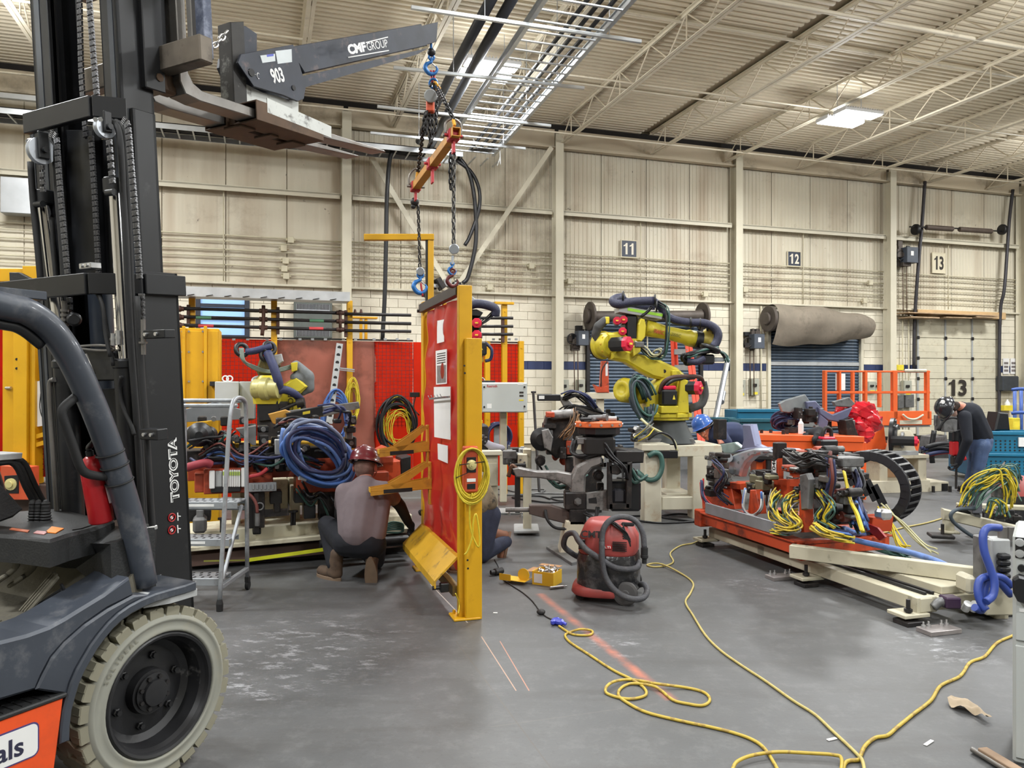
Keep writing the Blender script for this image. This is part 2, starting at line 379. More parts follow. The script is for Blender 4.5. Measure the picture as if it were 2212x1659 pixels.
# == floor
def floor_material():
 m=bpy.data.materials.new('concrete_floor');m.use_nodes=True;nt=m.node_tree;N=nt.nodes;L=nt.links;b=N['Principled BSDF']
 tc=N.new('ShaderNodeTexCoord');co=tc.outputs['Object']
 def nz(sc,det=6,ro=.6,vec=None):
  n=N.new('ShaderNodeTexNoise');n.inputs['Scale'].default_value=sc;n.inputs['Detail'].default_value=det;n.inputs['Roughness'].default_value=ro
  L.new(vec or co,n.inputs['Vector']);return n.outputs[0]
 def ramp(s,p0,c0,p1,c1):
  r=N.new('ShaderNodeValToRGB');r.color_ramp.elements[0].position=p0;r.color_ramp.elements[1].position=p1
  r.color_ramp.elements[0].color=c0;r.color_ramp.elements[1].color=c1;L.new(s,r.inputs[0]);return r.outputs[0]
 def mix(f,a,c):
  x=N.new('ShaderNodeMix');x.data_type='RGBA'
  L.new(f,x.inputs['Factor'])
  L.new(a,x.inputs[6])
  if isinstance(c,tuple):x.inputs[7].default_value=c
  else:L.new(c,x.inputs[7])
  return x.outputs[2]
 base=ramp(nz(.55,8,.62),.32,rgb((74,75,76)),.68,rgb((90,90,90)))
 g=lambda v:(v,v,v,1)
 base=mix(ramp(nz(1.9,7,.7),.56,g(0),.76,g(.45)),base,rgb((70,68,66)))
 base=mix(ramp(nz(38,4,.7),.56,g(0),.74,g(.5)),base,rgb((66,65,64)))
 base=mix(ramp(nz(8,9,.8),.5,g(0),.72,g(.55)),base,rgb((112,112,112)))
 mq=N.new('ShaderNodeMapping');mq.inputs['Scale'].default_value=(.5,3,1);mq.inputs['Rotation'].default_value=(0,0,.35);L.new(co,mq.inputs[0])
 base=mix(ramp(nz(1.4,8,.7,mq.outputs[0]),.5,g(0),.7,g(.5)),base,rgb((64,62,60)))
 mp=N.new('ShaderNodeMapping');mp.inputs['Scale'].default_value=(1.0,2.2,1);mp.inputs['Rotation'].default_value=(0,0,.9);L.new(co,mp.inputs[0])
 streak=ramp(nz(5.5,9,.78,mp.outputs[0]),.53,g(0),.66,g(.9))
 def spot(x,y,r):
  d=N.new('ShaderNodeVectorMath');d.operation='DISTANCE';L.new(co,d.inputs[0]);d.inputs[1].default_value=(x,y,0)
  mr=N.new('ShaderNodeMapRange');mr.inputs[1].default_value=r;mr.inputs[2].default_value=r*.25;mr.inputs[3].default_value=0;mr.inputs[4].default_value=1
  L.new(d.outputs['Value'],mr.inputs[0]);return mr.outputs[0]
 def mul(a,c):
  q=N.new('ShaderNodeMath');q.operation='MULTIPLY';q.use_clamp=True;L.new(a,q.inputs[0]);L.new(c,q.inputs[1]);return q.outputs[0]
 for x,y,r in ((-1.25,4.5,.85),(-1.5,3.9,.5),(.6,4.6,.3),(2.55,4.55,.4),(1.9,5.95,.3)):
  base=mix(mul(streak,spot(x,y,r)),base,rgb((166,167,170)))
 a_,b_=G(1165,1282),G(1452,1512)
 dx,dy=(b_ - a_).x,(b_ - a_).y;ln=math.hypot(dx,dy)
 sx=N.new('ShaderNodeSeparateXYZ');L.new(co,sx.inputs[0])
 def math2(op,a,c):
  q=N.new('ShaderNodeMath');q.operation=op
  for i,w in enumerate((a,c)):
   if isinstance(w,(int,float)):q.inputs[i].default_value=w
   else:L.new(w,q.inputs[i])
  return q.outputs[0]
 X=math2('SUBTRACT',sx.outputs[0],a_.x);Y=math2('SUBTRACT',sx.outputs[1],a_.y)
 al=math2('ADD',math2('MULTIPLY',X,dx/ln),math2('MULTIPLY',Y,dy/ln));ac=math2('ABSOLUTE',math2('ADD',math2('MULTIPLY',X,-dy/ln),math2('MULTIPLY',Y,dx/ln)),0)
 across=N.new('ShaderNodeMapRange');across.inputs[1].default_value=.045;across.inputs[2].default_value=.006;L.new(ac,across.inputs[0])
 inside=math2('MULTIPLY',math2('GREATER_THAN',al,0),math2('LESS_THAN',al,ln))
 br=ramp(nz(5,5,.7),.36,g(.06),.64,g(.6))
 base=mix(mul(mul(across.outputs[0],inside),br),base,rgb((206,112,78)))
 for (p,q,w,c,f) in (((985,1385),(1190,1659),.0035,(84,80,76),.8),((1080,1385),(1143,1492),.003,(206,140,110),.55),((1040,1375),(1115,1492),.003,(214,170,140),.5),((930,1262),(1010,1345),.004,(206,196,186),.6),((1060,1570),(1420,1520),.003,(110,106,100),.35)):
  A,B=G(*p),G(*q);ux,uy=(B - A).x,(B - A).y;l2=math.hypot(ux,uy)
  X=math2('SUBTRACT',sx.outputs[0],A.x);Y=math2('SUBTRACT',sx.outputs[1],A.y)
  t=math2('ADD',math2('MULTIPLY',X,ux/l2),math2('MULTIPLY',Y,uy/l2));s_=math2('ABSOLUTE',math2('ADD',math2('MULTIPLY',X,-uy/l2),math2('MULTIPLY',Y,ux/l2)),0)
  k=math2('MULTIPLY',math2('LESS_THAN',s_,w),math2('MULTIPLY',math2('GREATER_THAN',t,0),math2('LESS_THAN',t,l2)))
  base=mix(math2('MULTIPLY',k,f),base,rgb(c))
 L.new(base,b.inputs['Base Color'])
 rr=N.new('ShaderNodeMapRange');rr.inputs[3].default_value=.34;rr.inputs[4].default_value=.62;L.new(nz(1.1,6),rr.inputs[0]);L.new(rr.outputs[0],b.inputs['Roughness'])
 bp=N.new('ShaderNodeBump');bp.inputs['Strength'].default_value=.12;bp.inputs['Distance'].default_value=.004;L.new(nz(60,5),bp.inputs['Height']);L.new(bp.outputs[0],b.inputs['Normal'])
 return m
FLOOR=floor_material()
mb=MB();mb.box(WF,(0,8,-.1),(64,50,.2),0)
fl=mb.mesh('floor');fl.materials.append(FLOOR);o=bpy.data.objects.new('floor',fl);COL.objects.link(o);o['kind']='structure';o['label']='grey sealed concrete floor with scuffs and orange paint';ORG[o.name]=V((0,0,0))
# == shell behind and beside the camera
def far_wall(name,p,q,label):
 m=MB();m.bar(V(p)+Z*4,V(q)+Z*4,.2,8,Z,0);return struct(m,name,CREAM2,label)
pL,pR=WL.p(-17,0,-.2),WL.p(23,0,-.2)
far_wall('wall_left',pL,pL+wan*31,'cream side wall of the hall beyond the forklift')
far_wall('wall_right',pR,pR+wan*31,'cream side wall of the hall beyond the teal bins')
far_wall('wall_front',pL+wan*31,pR+wan*31,'cream wall of the hall facing the numbered doors')
# == back wall: base slab, blocks, liner panels
wl=MB();wl.prism(WL,[(-17,0),(23,0),(23,7.9),(-17,7.9)],-.3,-.06)
wall=struct(wl,'wall_back',MORTAR,'long back wall: painted blocks below ribbed cream metal panels')
aL=lambda px,py=750:WL.Q(px,py)[0]
OPEN=[]
DOOR11=(aL(1268),aL(1512),0,WL.Q(1400,690)[1]);DOOR12=(aL(1658),aL(1858),0,WL.Q(1750,695)[1]);DOOR13=(aL(1980),aL(2155),0,WL.Q(2070,688)[1])
WIN=(aL(424),aL(537),WL.Q(480,727)[1],WL.Q(480,636)[1]);VENT=(aL(634),aL(716),WL.Q(670,731)[1],WL.Q(670,655)[1])
OPEN+=[DOOR11,DOOR12,DOOR13,WIN]
blocks=[]
nrow=int(CMU_TOP/COURSE)
for j in range(nrow):
 b1=CMU_TOP - j*COURSE;b0=b1 - COURSE;a=-12.2+(.2 if j % 2 else 0)
 while a<17.5:
  a1=a+.406;q0,q1=a,a1
  hide=False
  for (x0,x1,y0,y1) in OPEN:
   if b1>y0+.02 and b0<y1 - .02 and q1>x0 and q0<x1:
    if q0<x0 - .03:q1=x0
    elif q1>x1+.03:q0=x1
    else:hide=True
  if not hide and q1 - q0>.03:blocks.append((q0,q1,b0,b1,j))
  a=a1
def blk(m,q0,q1,b0,b1):
 g=.003;d=R.uniform(0,.004);m.prism(WL,[(q0+g,b0+g),(q1 - g,b0+g),(q1 - g,b1 - g),(q0+g,b1 - g)],-.06,d,.004)
seen=[k for k in blocks if (k[3]>1.35 and -.2<k[0]<15.6 and not (1.3<k[3]<1.9 and k[0]>14))]
seen.sort(key=lambda k:-k[3]);seen=seen[:300];sset=set(seen)
rest=MB();rest2=MB()
for k in blocks:
 blue=k[4]==8
 if k in sset:
  m=MB();blk(m,*k[:4]);m.obj('block',BLUEB if blue else BLOCK,wall)
 else:blk(rest2 if blue else rest,*k[:4])
rest.obj('block_course',BLOCK,wall,kind='stuff');rest2.obj('stripe_course',BLUEB,wall,kind='stuff')
COLS=[A0+BAY*k for k in range(-4,5)]
for i,a0 in enumerate(COLS[:-1]):
 fine=i>=3
 for lev,(b0,b1) in enumerate(((CMU_TOP+.03,5.62),(5.66,7.75))):
  for q in range(4):
   x0=a0+BAY*q/4+.008;x1=a0+BAY*(q+1)/4 - .008;m=MB();n=11 if fine else 3;pr=[]
   w=(x1 - x0)/n;d=.014 if fine else .004
   for k in range(n):
    s=x0+k*w;pr+=[(s,0),(s+w*.62,0),(s+w*.72,d),(s+w*.9,d)]
   pr.append((x1,0))
   vs=[WL.p(x,b,-.03+c) for b in (b0,b1) for x,c in pr];N=len(pr)
   m.add(vs,[[k,k+1,N+k+1,N+k] for k in range(N - 1)]);m.obj('liner_panel',LINER,wall)
def trim(label,*boxes,m=CREAM2,name='trim_1'):
 t=MB()
 for c,s in boxes:t.box(WL,c,s,.008)
 return struct(t,name,m,label)
m=MB()
for a0 in COLS[:-1]:
 m.box(WL,(a0+BAY/2,5.64,.1),(BAY - .26,.05,.2),.004);m.box(WL,(a0+BAY/2,5.60,.19),(BAY - .26,.11,.02),.004)
struct(m,'trim_1',CREAM2,'cream girt running along the metal panels at mid height')
m=MB();m.box(WL,(3,CMU_TOP+.0,.06),(40,.045,.14),.006);struct(m,'trim_2',CREAM2,'cream ledge on top of the painted block work')
m=MB()
for a0 in COLS[:-1]:m.box(WL,(a0+BAY/2,7.34,.12),(BAY - .1,.46,.03),.004);m.box(WL,(a0+BAY/2,7.12,.17),(BAY - .1,.03,.16),.004)
struct(m,'trim_3',CREAMD,'deep grimy eave beam under the roof edge')
m=MB();m.prism(Fr(WL.p(3,0,0),wax,Z,wan),[(-20,7.56),(20,7.56),(20,7.74),(-20,7.74)],-.05,.02);struct(m,'trim_4',mat('gap_dark',(38,34,32),.9),'dark strip between eave beam and roof deck')  # plain dark strip closing the gap above the eave beam
for i,a0 in enumerate(COLS):
 m=MB();m.box(WL,(a0,3.7,.33),(.2,7.4,.018),.003);m.box(WL,(a0,3.7,.07),(.2,7.4,.018),.003);m.box(WL,(a0,3.7,.2),(.014,7.4,.26),0)
 if i % 2:m.box(WL,(a0,.5,.2),(.22,1.0,.3),.01)
 struct(m,'column',CREAM2,['cream wall column far left, out behind the mast','cream wall column hidden behind the mast','cream wall column just left of the mast','cream wall column at the left end of the curtain pipes','cream wall column left of the braces','cream wall column left of sign 11','cream wall column between signs 11 and 12','cream wall column between signs 12 and 13','cream wall column at the far right edge'][i])
def brace(p,q,label):
 m=MB();m.bar(p,q,.11,.016,wan,.002);m.bar(p+wan*-.05,q+wan*-.05,.016,.1,wan,.002);struct(m,'brace',CREAM2,label)
brace(WL.W(800,335,.36),WL.W(972,622,.36),'diagonal cream brace coming down from the left column')
brace(WL.W(1192,318,.36),WL.W(985,622,.36),'diagonal cream brace coming down from the column left of sign 11')
CREAMC=mat('conduit_paint',(200,192,166),.5,var=.08,sc=3,dirt=(120,100,78),damt=.4,dsc=2)
cz=[4.66,4.52,4.36,4.20,4.04,3.885]
for k,z in enumerate(cz):
 t=MB()
 for a0 in COLS[1:-1]:
  j=R.uniform(-.012,.012)
  t.tube([WL.p(a0+.1,z+j,.07),WL.p(a0+BAY*.5,z+j+.01,.05),WL.p(a0+BAY - .1,z+j,.07)],.014 if k % 2 else .017,6)
 o=struct(t,'conduit',CREAMC,'%s painted conduit line along the back wall' % ['topmost','second','third','fourth','fifth','lowest'][k])
JB=[(628,519),(613,537),(617,564),(614,581),(618,597),(1147,575),(1057,621),(1230,608),(1522,636),(1608,626),(1878,611),(1866,650)]
for k,(x,y) in enumerate(JB):
 p=WL.Q(x,y,.06);m=MB();m.box(WL,(p[0],p[1],.09),(.13,.13,.08),.006);m.cyl(WL.p(p[0] - .1,p[1],.07),WL.p(p[0]+.1,p[1],.07),.026,n=8)
 m.obj('junction_box',CREAMC,wall)
for x in (483,1382,1733,2046):
 p=WL.Q(x,600,.05);m=MB();m.tube([WL.p(p[0],3.7,.09),WL.p(p[0],5.6,.09)],.012,6);m.obj('vertical_conduit',CREAMC,wall)
# == roof deck, joists, bridging
RT,RB=7.72,7.2
def deck_sheet():
 m=MB();pitch=.1524;n=150;pr=[]
 for k in range(n):c=k*pitch;pr+=[(c,.0),(c+.062,.0),(c+.076,.04),(c+.138,.04)]
 N=len(pr);m.add([V((x,0,0))+wan*0 for x in ()],[])
 w=2.06/.951
 vs=[wax*a+wan*c+Z*h for a in (0,w) for c,h in pr];m.add(vs,[[k,N+k,N+k+1,k+1] for k in range(N - 1)])
 me=m.mesh('deck_panel');me.materials.append(DECK);return me
JX=[-14.86,-12.8,-10.74,-8.66,-6.62,-4.6,-2.68,-.8,1.09,3.37,5.35,7.4,9.48,11.55,13.64,15.7,17.76]
m=MB();c0=WL.p(3,7.86,0);m.bar(c0+wan*-.4,c0+wan*31,40,.1,Z,0)
ceil=struct(m,'ceiling',DECK,'cream corrugated steel roof deck above the hall')
dk=deck_sheet()
for x in JX:place(dk,'deck_panel',ceil,V((0,17.9,0))+wax*(x/.951)+Z*(RT+.005)+wan*.02)
JLEN=20.0
def web_mesh(dx,dz):
 m=MB();m.cyl(V((0,0,0)),wan*dx+Z*dz,.014,n=5);me=m.mesh('web');me.materials.append(DECK);return me
PW=1.25;wA=web_mesh(PW/2,RT - RB - .03);wB=web_mesh(PW/2,-(RT - RB - .03));wC=web_mesh(.001,RT - RB - .03)
JC=mat('joist_paint',(236,226,204),.5,var=.08,sc=2,dirt=(110,92,74),damt=.4,dsc=1.2)
cht=MB();chb=MB()
for s in (-.036,.036):
 cht.bar(wax*s+wan*0,wax*s+wan*JLEN,.06,.012,Z,0);cht.bar(wax*(s*.35) - Z*.025,wax*(s*.35)+wan*JLEN - Z*.025,.006,.05,Z,0)
 chb.bar(wax*s,wax*s+wan*JLEN,.06,.012,Z,0);chb.bar(wax*(s*.35)+Z*.025,wax*(s*.35)+wan*JLEN+Z*.025,.006,.05,Z,0)
cht=cht.mesh('top_chord');chb=chb.mesh('bottom_chord');cht.materials.append(JC);chb.materials.append(JC)
for i,x in enumerate(JX):
 b=V((0,17.9,0))+wax*(x/.951)+wan*.2
 j=thing('roof_joist','cream open-web roof joist, number %s from the left wall' % 'one two three four five six seven eight nine ten eleven twelve thirteen fourteen fifteen sixteen seventeen'.split()[i],None,b+Z*RB,kind='structure')
 place(cht,'top_chord',j,b+Z*RT);place(chb,'bottom_chord',j,b+Z*(RB))
 for k in range(15):
  q=b+wan*(PW*k)
  place(wA,'web',j,q+Z*(RB+.015));place(wB,'web',j,q+wan*(PW/2)+Z*(RT - .015))
  if k % 2==0:place(wC,'web',j,q+wan*(PW/2)+Z*(RB+.015))
for k,(c,z,r) in enumerate(((1.0,RB,.02),(2.6,RT - .04,.022),(4.0,RB+.02,.02),(5.6,RT - .05,.03),(7.4,RB+.02,.035),(9.6,RT - .05,.02),(11.4,RB,.03))):
 m=MB();m.tube([WL.p(-14,z,c),WL.p(18,z,c)],r,6)
 struct(m,'trim_%d' % (5+k),JC,['thin bridging rod crossing the joists nearest the wall','bridging rod under the deck, second from the wall','bridging rod on the bottom chords, third from the wall','painted sprinkler pipe fourth from the wall','thick painted sprinkler pipe crossing above the cable tray','bridging rod under the deck near the boom tip','sprinkler pipe farthest from the wall'][k])
# == numbered plates
NAVY=mat('sign_navy',(44,50,66),.5);SIGNW=mat('sign_white',(222,214,196),.5,var=.05);SIGNC=mat('sign_cream',(214,204,178),.5,var=.06,sc=3);SIGNK=mat('sign_black',(48,42,38),.5)
ONE=[(-.5,.30),(-.5,.18),(-.12,.25),(-.12,-.5),(.28,-.5),(.28,.5),(-.02,.5),(-.2,.36)]
def digits(s,fr,h,w,mt,par):
 for k,ch in enumerate(s):
  dx=(k - (len(s) - 1)/2)*w/len(s);dw=w/len(s)*.84
  if ch=='1':m=MB();m.prism(Fr(fr.p(dx,0,0),fr.x,fr.y,fr.z),[(a*dw,b*h) for a,b in ONE],-.001,.001);m.obj('lettering',mt,par)
  else:text(ch,Fr(fr.p(dx,0,0),fr.x,fr.y,fr.z),h,mt,par,w=dw,bold=.03)
for (x0,y0,x1,y1,s,dark,lab) in ((1341,519,1374,557,'11',1,'dark plate reading 11 above the yellow robot'),(1700,543,1728,576,'12',1,'dark plate reading 12 above the canvas roller'),(2012,546,2040,591,'13',0,'cream plate reading 13 above the dock door')):
 a0,b1=WL.Q(x0,y0);a1,b0=WL.Q(x1,y1);t=thing('number_sign',lab,'sign',WL.p((a0+a1)/2,b0,0))
 m=MB();m.box(WL,((a0+a1)/2,(b0+b1)/2,.02),(a1 - a0,b1 - b0,.03),.004);m.obj('plate',NAVY if dark else SIGNC,t)
 m=MB();w,h=a1 - a0,b1 - b0;c=((a0+a1)/2,(b0+b1)/2)
 for dx,dy,sx,sy in ((0,h/2,w+.02,.018),(0,-h/2,w+.02,.018),(w/2,0,.018,h),(-w/2,0,.018,h)):m.box(WL,(c[0]+dx,c[1]+dy,.025),(sx,sy,.035),.003)
 m.obj('rim',SIGNC,t)
 digits(s,Fr(WL.p(c[0],c[1],.037),wax,Z,wan),h*.68,w*.78,SIGNW if dark else SIGNK,t)
# == high-bay lights in view
LENS=mat('lamp_lens',(255,252,246),.4,emit=14,var=0);HOUS=mat('lamp_housing',(225,226,228),.4,var=.03)
for k,lab in ((0,'bright twin-panel ceiling light behind the cable ladder'),(1,'bright twin-panel ceiling light among the right joists')):
 p=L0+wax*(7.7*k)+Z*6.98;f=Fr(p,wax,wan,Z);t=thing('ceiling_light',lab,'light',p)
 for s in (-1,1):
  m=MB();m.box(f,(0,s*.26,.05),(.95,.36,.06),.01);m.obj('housing',HOUS,t)
  m=MB()
  for q in range(16):m.box(f,(-.45+q*.06,s*.26,.09),(.012,.36,.03),0)
  m.obj('heat_sink',HOUS,t)
  m=MB();m.box(f,(0,s*.26,.012),(.9,.32,.014),.004);m.obj('lens',LENS,t)
 m=MB();m.bar(f.p(-.3,-.4,.1),f.p(-.3,.4,.1),.03,.02);m.bar(f.p(.3,-.4,.1),f.p(.3,.4,.1),.03,.02);m.cyl(f.p(-.3,0,.1),f.p(-.3,0,.7),.006,n=6);m.cyl(f.p(.3,0,.1),f.p(.3,0,.7),.006,n=6);m.obj('hanger',GALV,t)
# == forklift
SLATE=mat('slate_paint',(60,65,74),.4,.1,var=.14,sc=5,dirt=(124,124,126),damt=.5,dsc=5,coat=.15,dcut=.54)
BLACK=mat('black_paint',(21,22,25),.42,.05,var=.2,sc=6,dirt=(92,90,90),damt=.3,dsc=9,dcut=.62)
BLK2=mat('black_plastic',(28,29,30),.62,0,var=.2,sc=7,dirt=(98,94,90),damt=.35,dsc=6,bump=.2,bsc=120,dcut=.6)
RUBB=mat('black_rubber',(24,24,25),.7,0,var=.15)
TYRE=mat('pale_tyre',(138,134,116),.75,0,var=.07,sc=4,dirt=(140,134,112),damt=.5,dsc=5)
TYRE2=mat('tyre_side',(138,138,128),.7,0,var=.06,sc=5,dirt=(150,142,120),damt=.4,dsc=4)
RIM=mat('black_rim',(34,34,36),.45,.2,var=.25,sc=8,dirt=(170,168,166),damt=.5,dsc=7,dcut=.63)
ORNG=mat('orange_panel',(226,82,34),.4,0,var=.08,sc=4,dirt=(170,70,40),damt=.4,dsc=3)
CHROME=mat('chrome',(225,225,230),.14,1.0,var=.03)
STEELW=mat('worn_steel',(122,119,115),.42,.65,var=.18,sc=7,dirt=(96,80,66),damt=.6,dsc=5)
STEELB=mat('rusty_steel',(92,72,56),.6,.4,var=.25,sc=6,dirt=(60,50,44),damt=.6,dsc=7)
ZINC=mat('zinc_bolt',(205,205,205),.3,.85,var=.08)
WHITE=mat('white_label',(228,228,226),.5,var=.03)
BLKT=mat('black_lettering',(22,22,24),.6,var=.02)
WHTT=mat('white_lettering',(236,236,234),.5,var=.02)
RED=mat('red_paint',(176,28,34),.35,0,var=.1,sc=6,dirt=(214,120,120),damt=.3,dsc=14,dcut=.62)
DUST=mat('dusty_mat',(100,96,84),.8,0,var=.12,sc=8,dirt=(70,68,64),damt=.7,dsc=4,dcut=.5,bump=.3,bsc=50)
LGREY=mat('light_grey_paint',(168,170,170),.5,.1,var=.07,sc=4,dirt=(110,106,100),damt=.35,dsc=4)
fwd=V((.4664,.8846,0));frt=V((.8846,-.4664,0))
FC=V((-1.375,3.02,0));FK=Fr(FC,fwd,Z,frt)
th=math.radians(3.4);mup=Z*math.cos(th) - fwd*math.sin(th);mxt=fwd*math.cos(th)+Z*math.sin(th)
MF=Fr(FK.p(.075,0,0),mxt,mup,frt);MR=Fr(MF.o,frt,mup,-mxt)
fk=thing('forklift','slate grey and black forklift with pale tyre and raised mast','forklift',FK.p(-.5,0,-.55))
# ---- front wheel
WC=FK.p(0,.335,0)
m=MB();pr=[(.23,-.2),(.305,-.2),(.311,-.19),(.311,-.018),(.308,-.008),(.30,-.002),(.292,.006),(.286,.007),(.282,.002),(.258,.004),(.25,.008),(.243,.007),(.24,-.002),(.235,-.02),(.235,-.2)]
m.lathe(WC,frt,pr,56,sharp=False);tyre=m.obj('front_wheel',TYRE2,fk)
def lug():
 m=MB();f=Fr((0,0,0),(0,1,0),(1,0,0),(0,0,1))
 A=[(-.004,-.031),(-.004,.029),(-.045,.033),(-.065,.054),(-.108,.062),(-.108,.0),(-.07,-.006),(-.05,-.030)]
 m.prism(Fr((0,0,0),(1,0,0),(0,1,0),(0,0,1)),A,.300,.337,.005);m.box(None,(-.02,-.001,.3372),(.04,.003,.002),0);return m.mesh('tread_lug')
lm=lug();lm.materials.append(TYRE)
N=27
for k in range(N):
 g=2*math.pi*k/N;z=fwd*math.cos(g)+Z*math.sin(g);y=frt.cross(z)*-1;x=frt
 place(lm,'tread_lug',tyre,WC,rotm(x,z.cross(x),z))
 z2=fwd*math.cos(g+math.pi/N)+Z*math.sin(g+math.pi/N)
 place(lm,'tread_lug',tyre,WC+frt*-.2,rotm(-frt,z2.cross(-frt),z2))
for i,ch in enumerate('SOLIDEAL'):
 g=math.radians(152 - i*5.2 );d=fwd*math.cos(g)+Z*math.sin(g)
 text(ch,Fr(WC+d*.27+frt*.0065,d.cross(frt),d,frt),.018,mat('tyre_letter',(120,118,104),.7),tyre,name='raised_letter',bold=.02)
m=MB();m.lathe(WC,frt,[(.236,-.02),(.24,.0),(.232,.008),(.222,.004),(.215,-.012),(.205,-.03),(.196,-.09),(.17,-.105),(.09,-.098),(.085,-.06),(.0,-.056)],40);m.obj('rim',RIM,fk)
m=MB();m.lathe(WC+frt*-.062,frt,[(0,0),(.074,0),(.074,.012),(.052,.016),(.05,.03),(.0,.036)],24);rimhub=m.obj('hub_cap',RIM,fk)
bm_=MB();bm_.lathe((0,0,0),Z,[(0,0),(.016,0),(.016,.012),(.011,.014),(.011,.026),(0,.026)],6,flat=True);bm_=bm_.mesh('wheel_nut');bm_.materials.append(RIM)
for k in range(6):
 g=2*math.pi*(k+.3)/6;place(bm_,'wheel_nut',rimhub,WC+(fwd*math.cos(g)+Z*math.sin(g))*.135+frt*-.1,rotm(fwd,Z,frt))
b2=MB();b2.lathe((0,0,0),Z,[(0,0),(.009,0),(.009,.012),(0,.012)],6,flat=True);b2=b2.mesh('hub_bolt');b2.materials.append(DKST)
for k in range(8):
 g=2*math.pi*(k+.5)/8;place(b2,'hub_bolt',rimhub,WC+(fwd*math.cos(g)+Z*math.sin(g))*.062+frt*-.05,rotm(fwd,Z,frt))
m=MB();m.lathe(FK.p(0,.335,-1.0),frt,[(0,-.2),(.31,-.2),(.335,-.18),(.335,-.02),(.3,0),(0,0)],30);m.obj('front_wheel',TYRE,fk)
m=MB();m.cyl(FK.p(0,.335,-1.0),FK.p(0,.335,-.09),.07,n=12);m.box(FK,(.0,.42,-.55),(.3,.3,.5),.02);m.obj('axle',BLACK,fk)
# ---- body
m=MB();m.prism(FK,[(-1.6,.22),(-.42,.22),(-.36,.5),(-.2,.69),(-.1,.70),(-.1,.66),(-.14,.4),(-.14,.25),(-.2,.62),(-.5,.64),(-1.6,.64)][:5]+[(-.16,.63),(-.5,.70),(-1.6,.70)],-1.0,-.22);m.obj('chassis',BLACK,fk)
m=MB();m.pp(FK,[(0,1386),(60,1371),(107,1354),(140,1336),(172,1316),(225,1284),(281,1247),(290,1285),(233,1315),(184,1349),(140,1388),(112,1420),(92,1458),(78,1490),(0,1514),(-120,1546),(-120,1416)],-.2,.012,.01);m.obj('side_sill',SLATE,fk)
arcpx=[(425,1274),(400,1283),(368,1292),(338,1301),(307,1314),(285,1326),(264,1341),(245,1359),(227,1381),(211,1403),(196,1429),(183,1452),(172,1478),(164,1505),(156,1535),(152,1570),(151,1600)]
q=[FK.Q(x,y,.03) for x,y in arcpx];outer=[]
for i,(a,b) in enumerate(q):
 r=math.hypot(a,b - .335);outer.append((a,b))
inn=[(a+.0 if i<2 else a - (a - .0)*0,b) for i,(a,b) in enumerate(q)]
def off(pts,d):
 o=[]
 for i in range(len(pts)):
  p=V(pts[max(0,i - 1)]).to_2d();n=V(pts[min(len(pts) - 1,i+1)]).to_2d();t=(n - p).normalized();o.append((pts[i][0] - t.y*d,pts[i][1]+t.x*d))
 return o
lip=off(q,-.035);m=MB();m.prism(FK,q+lip[::-1],-.2,.032,.006);m.obj('fender_lip',SLATE,fk)
back=[FK.Q(x,y,.02) for x,y in ((290,1286),(234,1316),(184,1350),(140,1389),(113,1421),(93,1460),(79,1490),(138,1500))]
m=MB();m.prism(FK,off(q,-.03)[3:14]+back[::-1],-.2,.02,.008);m.obj('front_fender',SLATE,fk)
fp=[G(x,y,.715) for x,y in ((300,1276),(372,1257),(416,1262),(426,1273),(368,1290),(310,1300))]
m=MB();m.prism(WF,[(p.x,p.y) for p in fp],.69,.72,.004);m.obj('fender_step',LGREY,fk)
pp_=FK.Q(210,1490,-.0)
m=MB();m.prism(FK,[(-1.6,.2),(-.45,.2),(-.436,.293),(-.412,.476),(-1.6,.476)],-.9,.03,.006);m.obj('step_panel',ORNG,fk)
m=MB();m.box(FK,(-.85,.483,-.08),(.9,.016,.23),.005);st=m.obj('step_tread',BLK2,fk)
sl=MB();sl.box(WF,(0,0,0),(.009,.06,.003),0);sl=sl.mesh('slot');sl.materials.append(BLKT)
for i in range(7):
 for j in range(3):place(sl,'slot',st,FK.p(-.45 - i*.03,.4925,-.01 - j*.065),rotm(fwd,frt,Z))
a0,b0=FK.Q(30,1605,.031)
def rr2(cx,cy,w,h,r,n=4):
 o=[]
 for (sx,sy,g0) in ((1,-1,-90),(1,1,0),(-1,1,90),(-1,-1,180)):
  for k in range(n+1):g=math.radians(g0+90*k/n);o.append((cx+sx*(w/2 - r)+r*math.cos(g),cy+sy*(h/2 - r)+r*math.sin(g)))
 return o
a1,b1=FK.Q(84,1588,.031)
m=MB();m.prism(FK,rr2(a1 - .3,.375,.6,.115,.022),.03,.0325);m.obj('decal',mat('decal_purple',(70,60,110),.4),fk)
m=MB();m.prism(FK,rr2(a1 - .3,.375,.59,.105,.019),.0325,.0335);m.obj('decal',WHITE,fk)
text('als',Fr(FK.p(a1 - .095,.372,.0337),fwd,Z,frt),.064,mat('decal_navy',(44,44,66),.4),fk,bold=.02)
m=MB();m.box(FK,(-.75,.69,-.52),(1.1,.02,.98),.004);m.prism(FK,[(-.22,.695),(-.05,.86),(-.05,.69)],-.98,-.05);m.obj('floor_mat',DUST,fk)
for i in range(4):
 for j in range(3):
  m=MB();m.box(FK,(-.47 - i*.075,.703,-.1 - j*.12),(.062,.006,.1),.003);m.obj('mat_pad',DUST,fk)
def pedal(p,q,w,label=None):
 m=MB();d=(q - p).normalized();s=frt;m.bar(p,q,w,.014,d.cross(s),.004)
 for k in range(-1,2):m.bar(p+s*(k*w*.28)+d.cross(s)*.009*-1,q+s*(k*w*.28)+d.cross(s)*.009*-1,.006,.006,d.cross(s),0)
 return m
pedal(FK.W(52,1322,-.3),FK.W(122,1240,-.24),.055).obj('accelerator_pedal',DUST,fk)
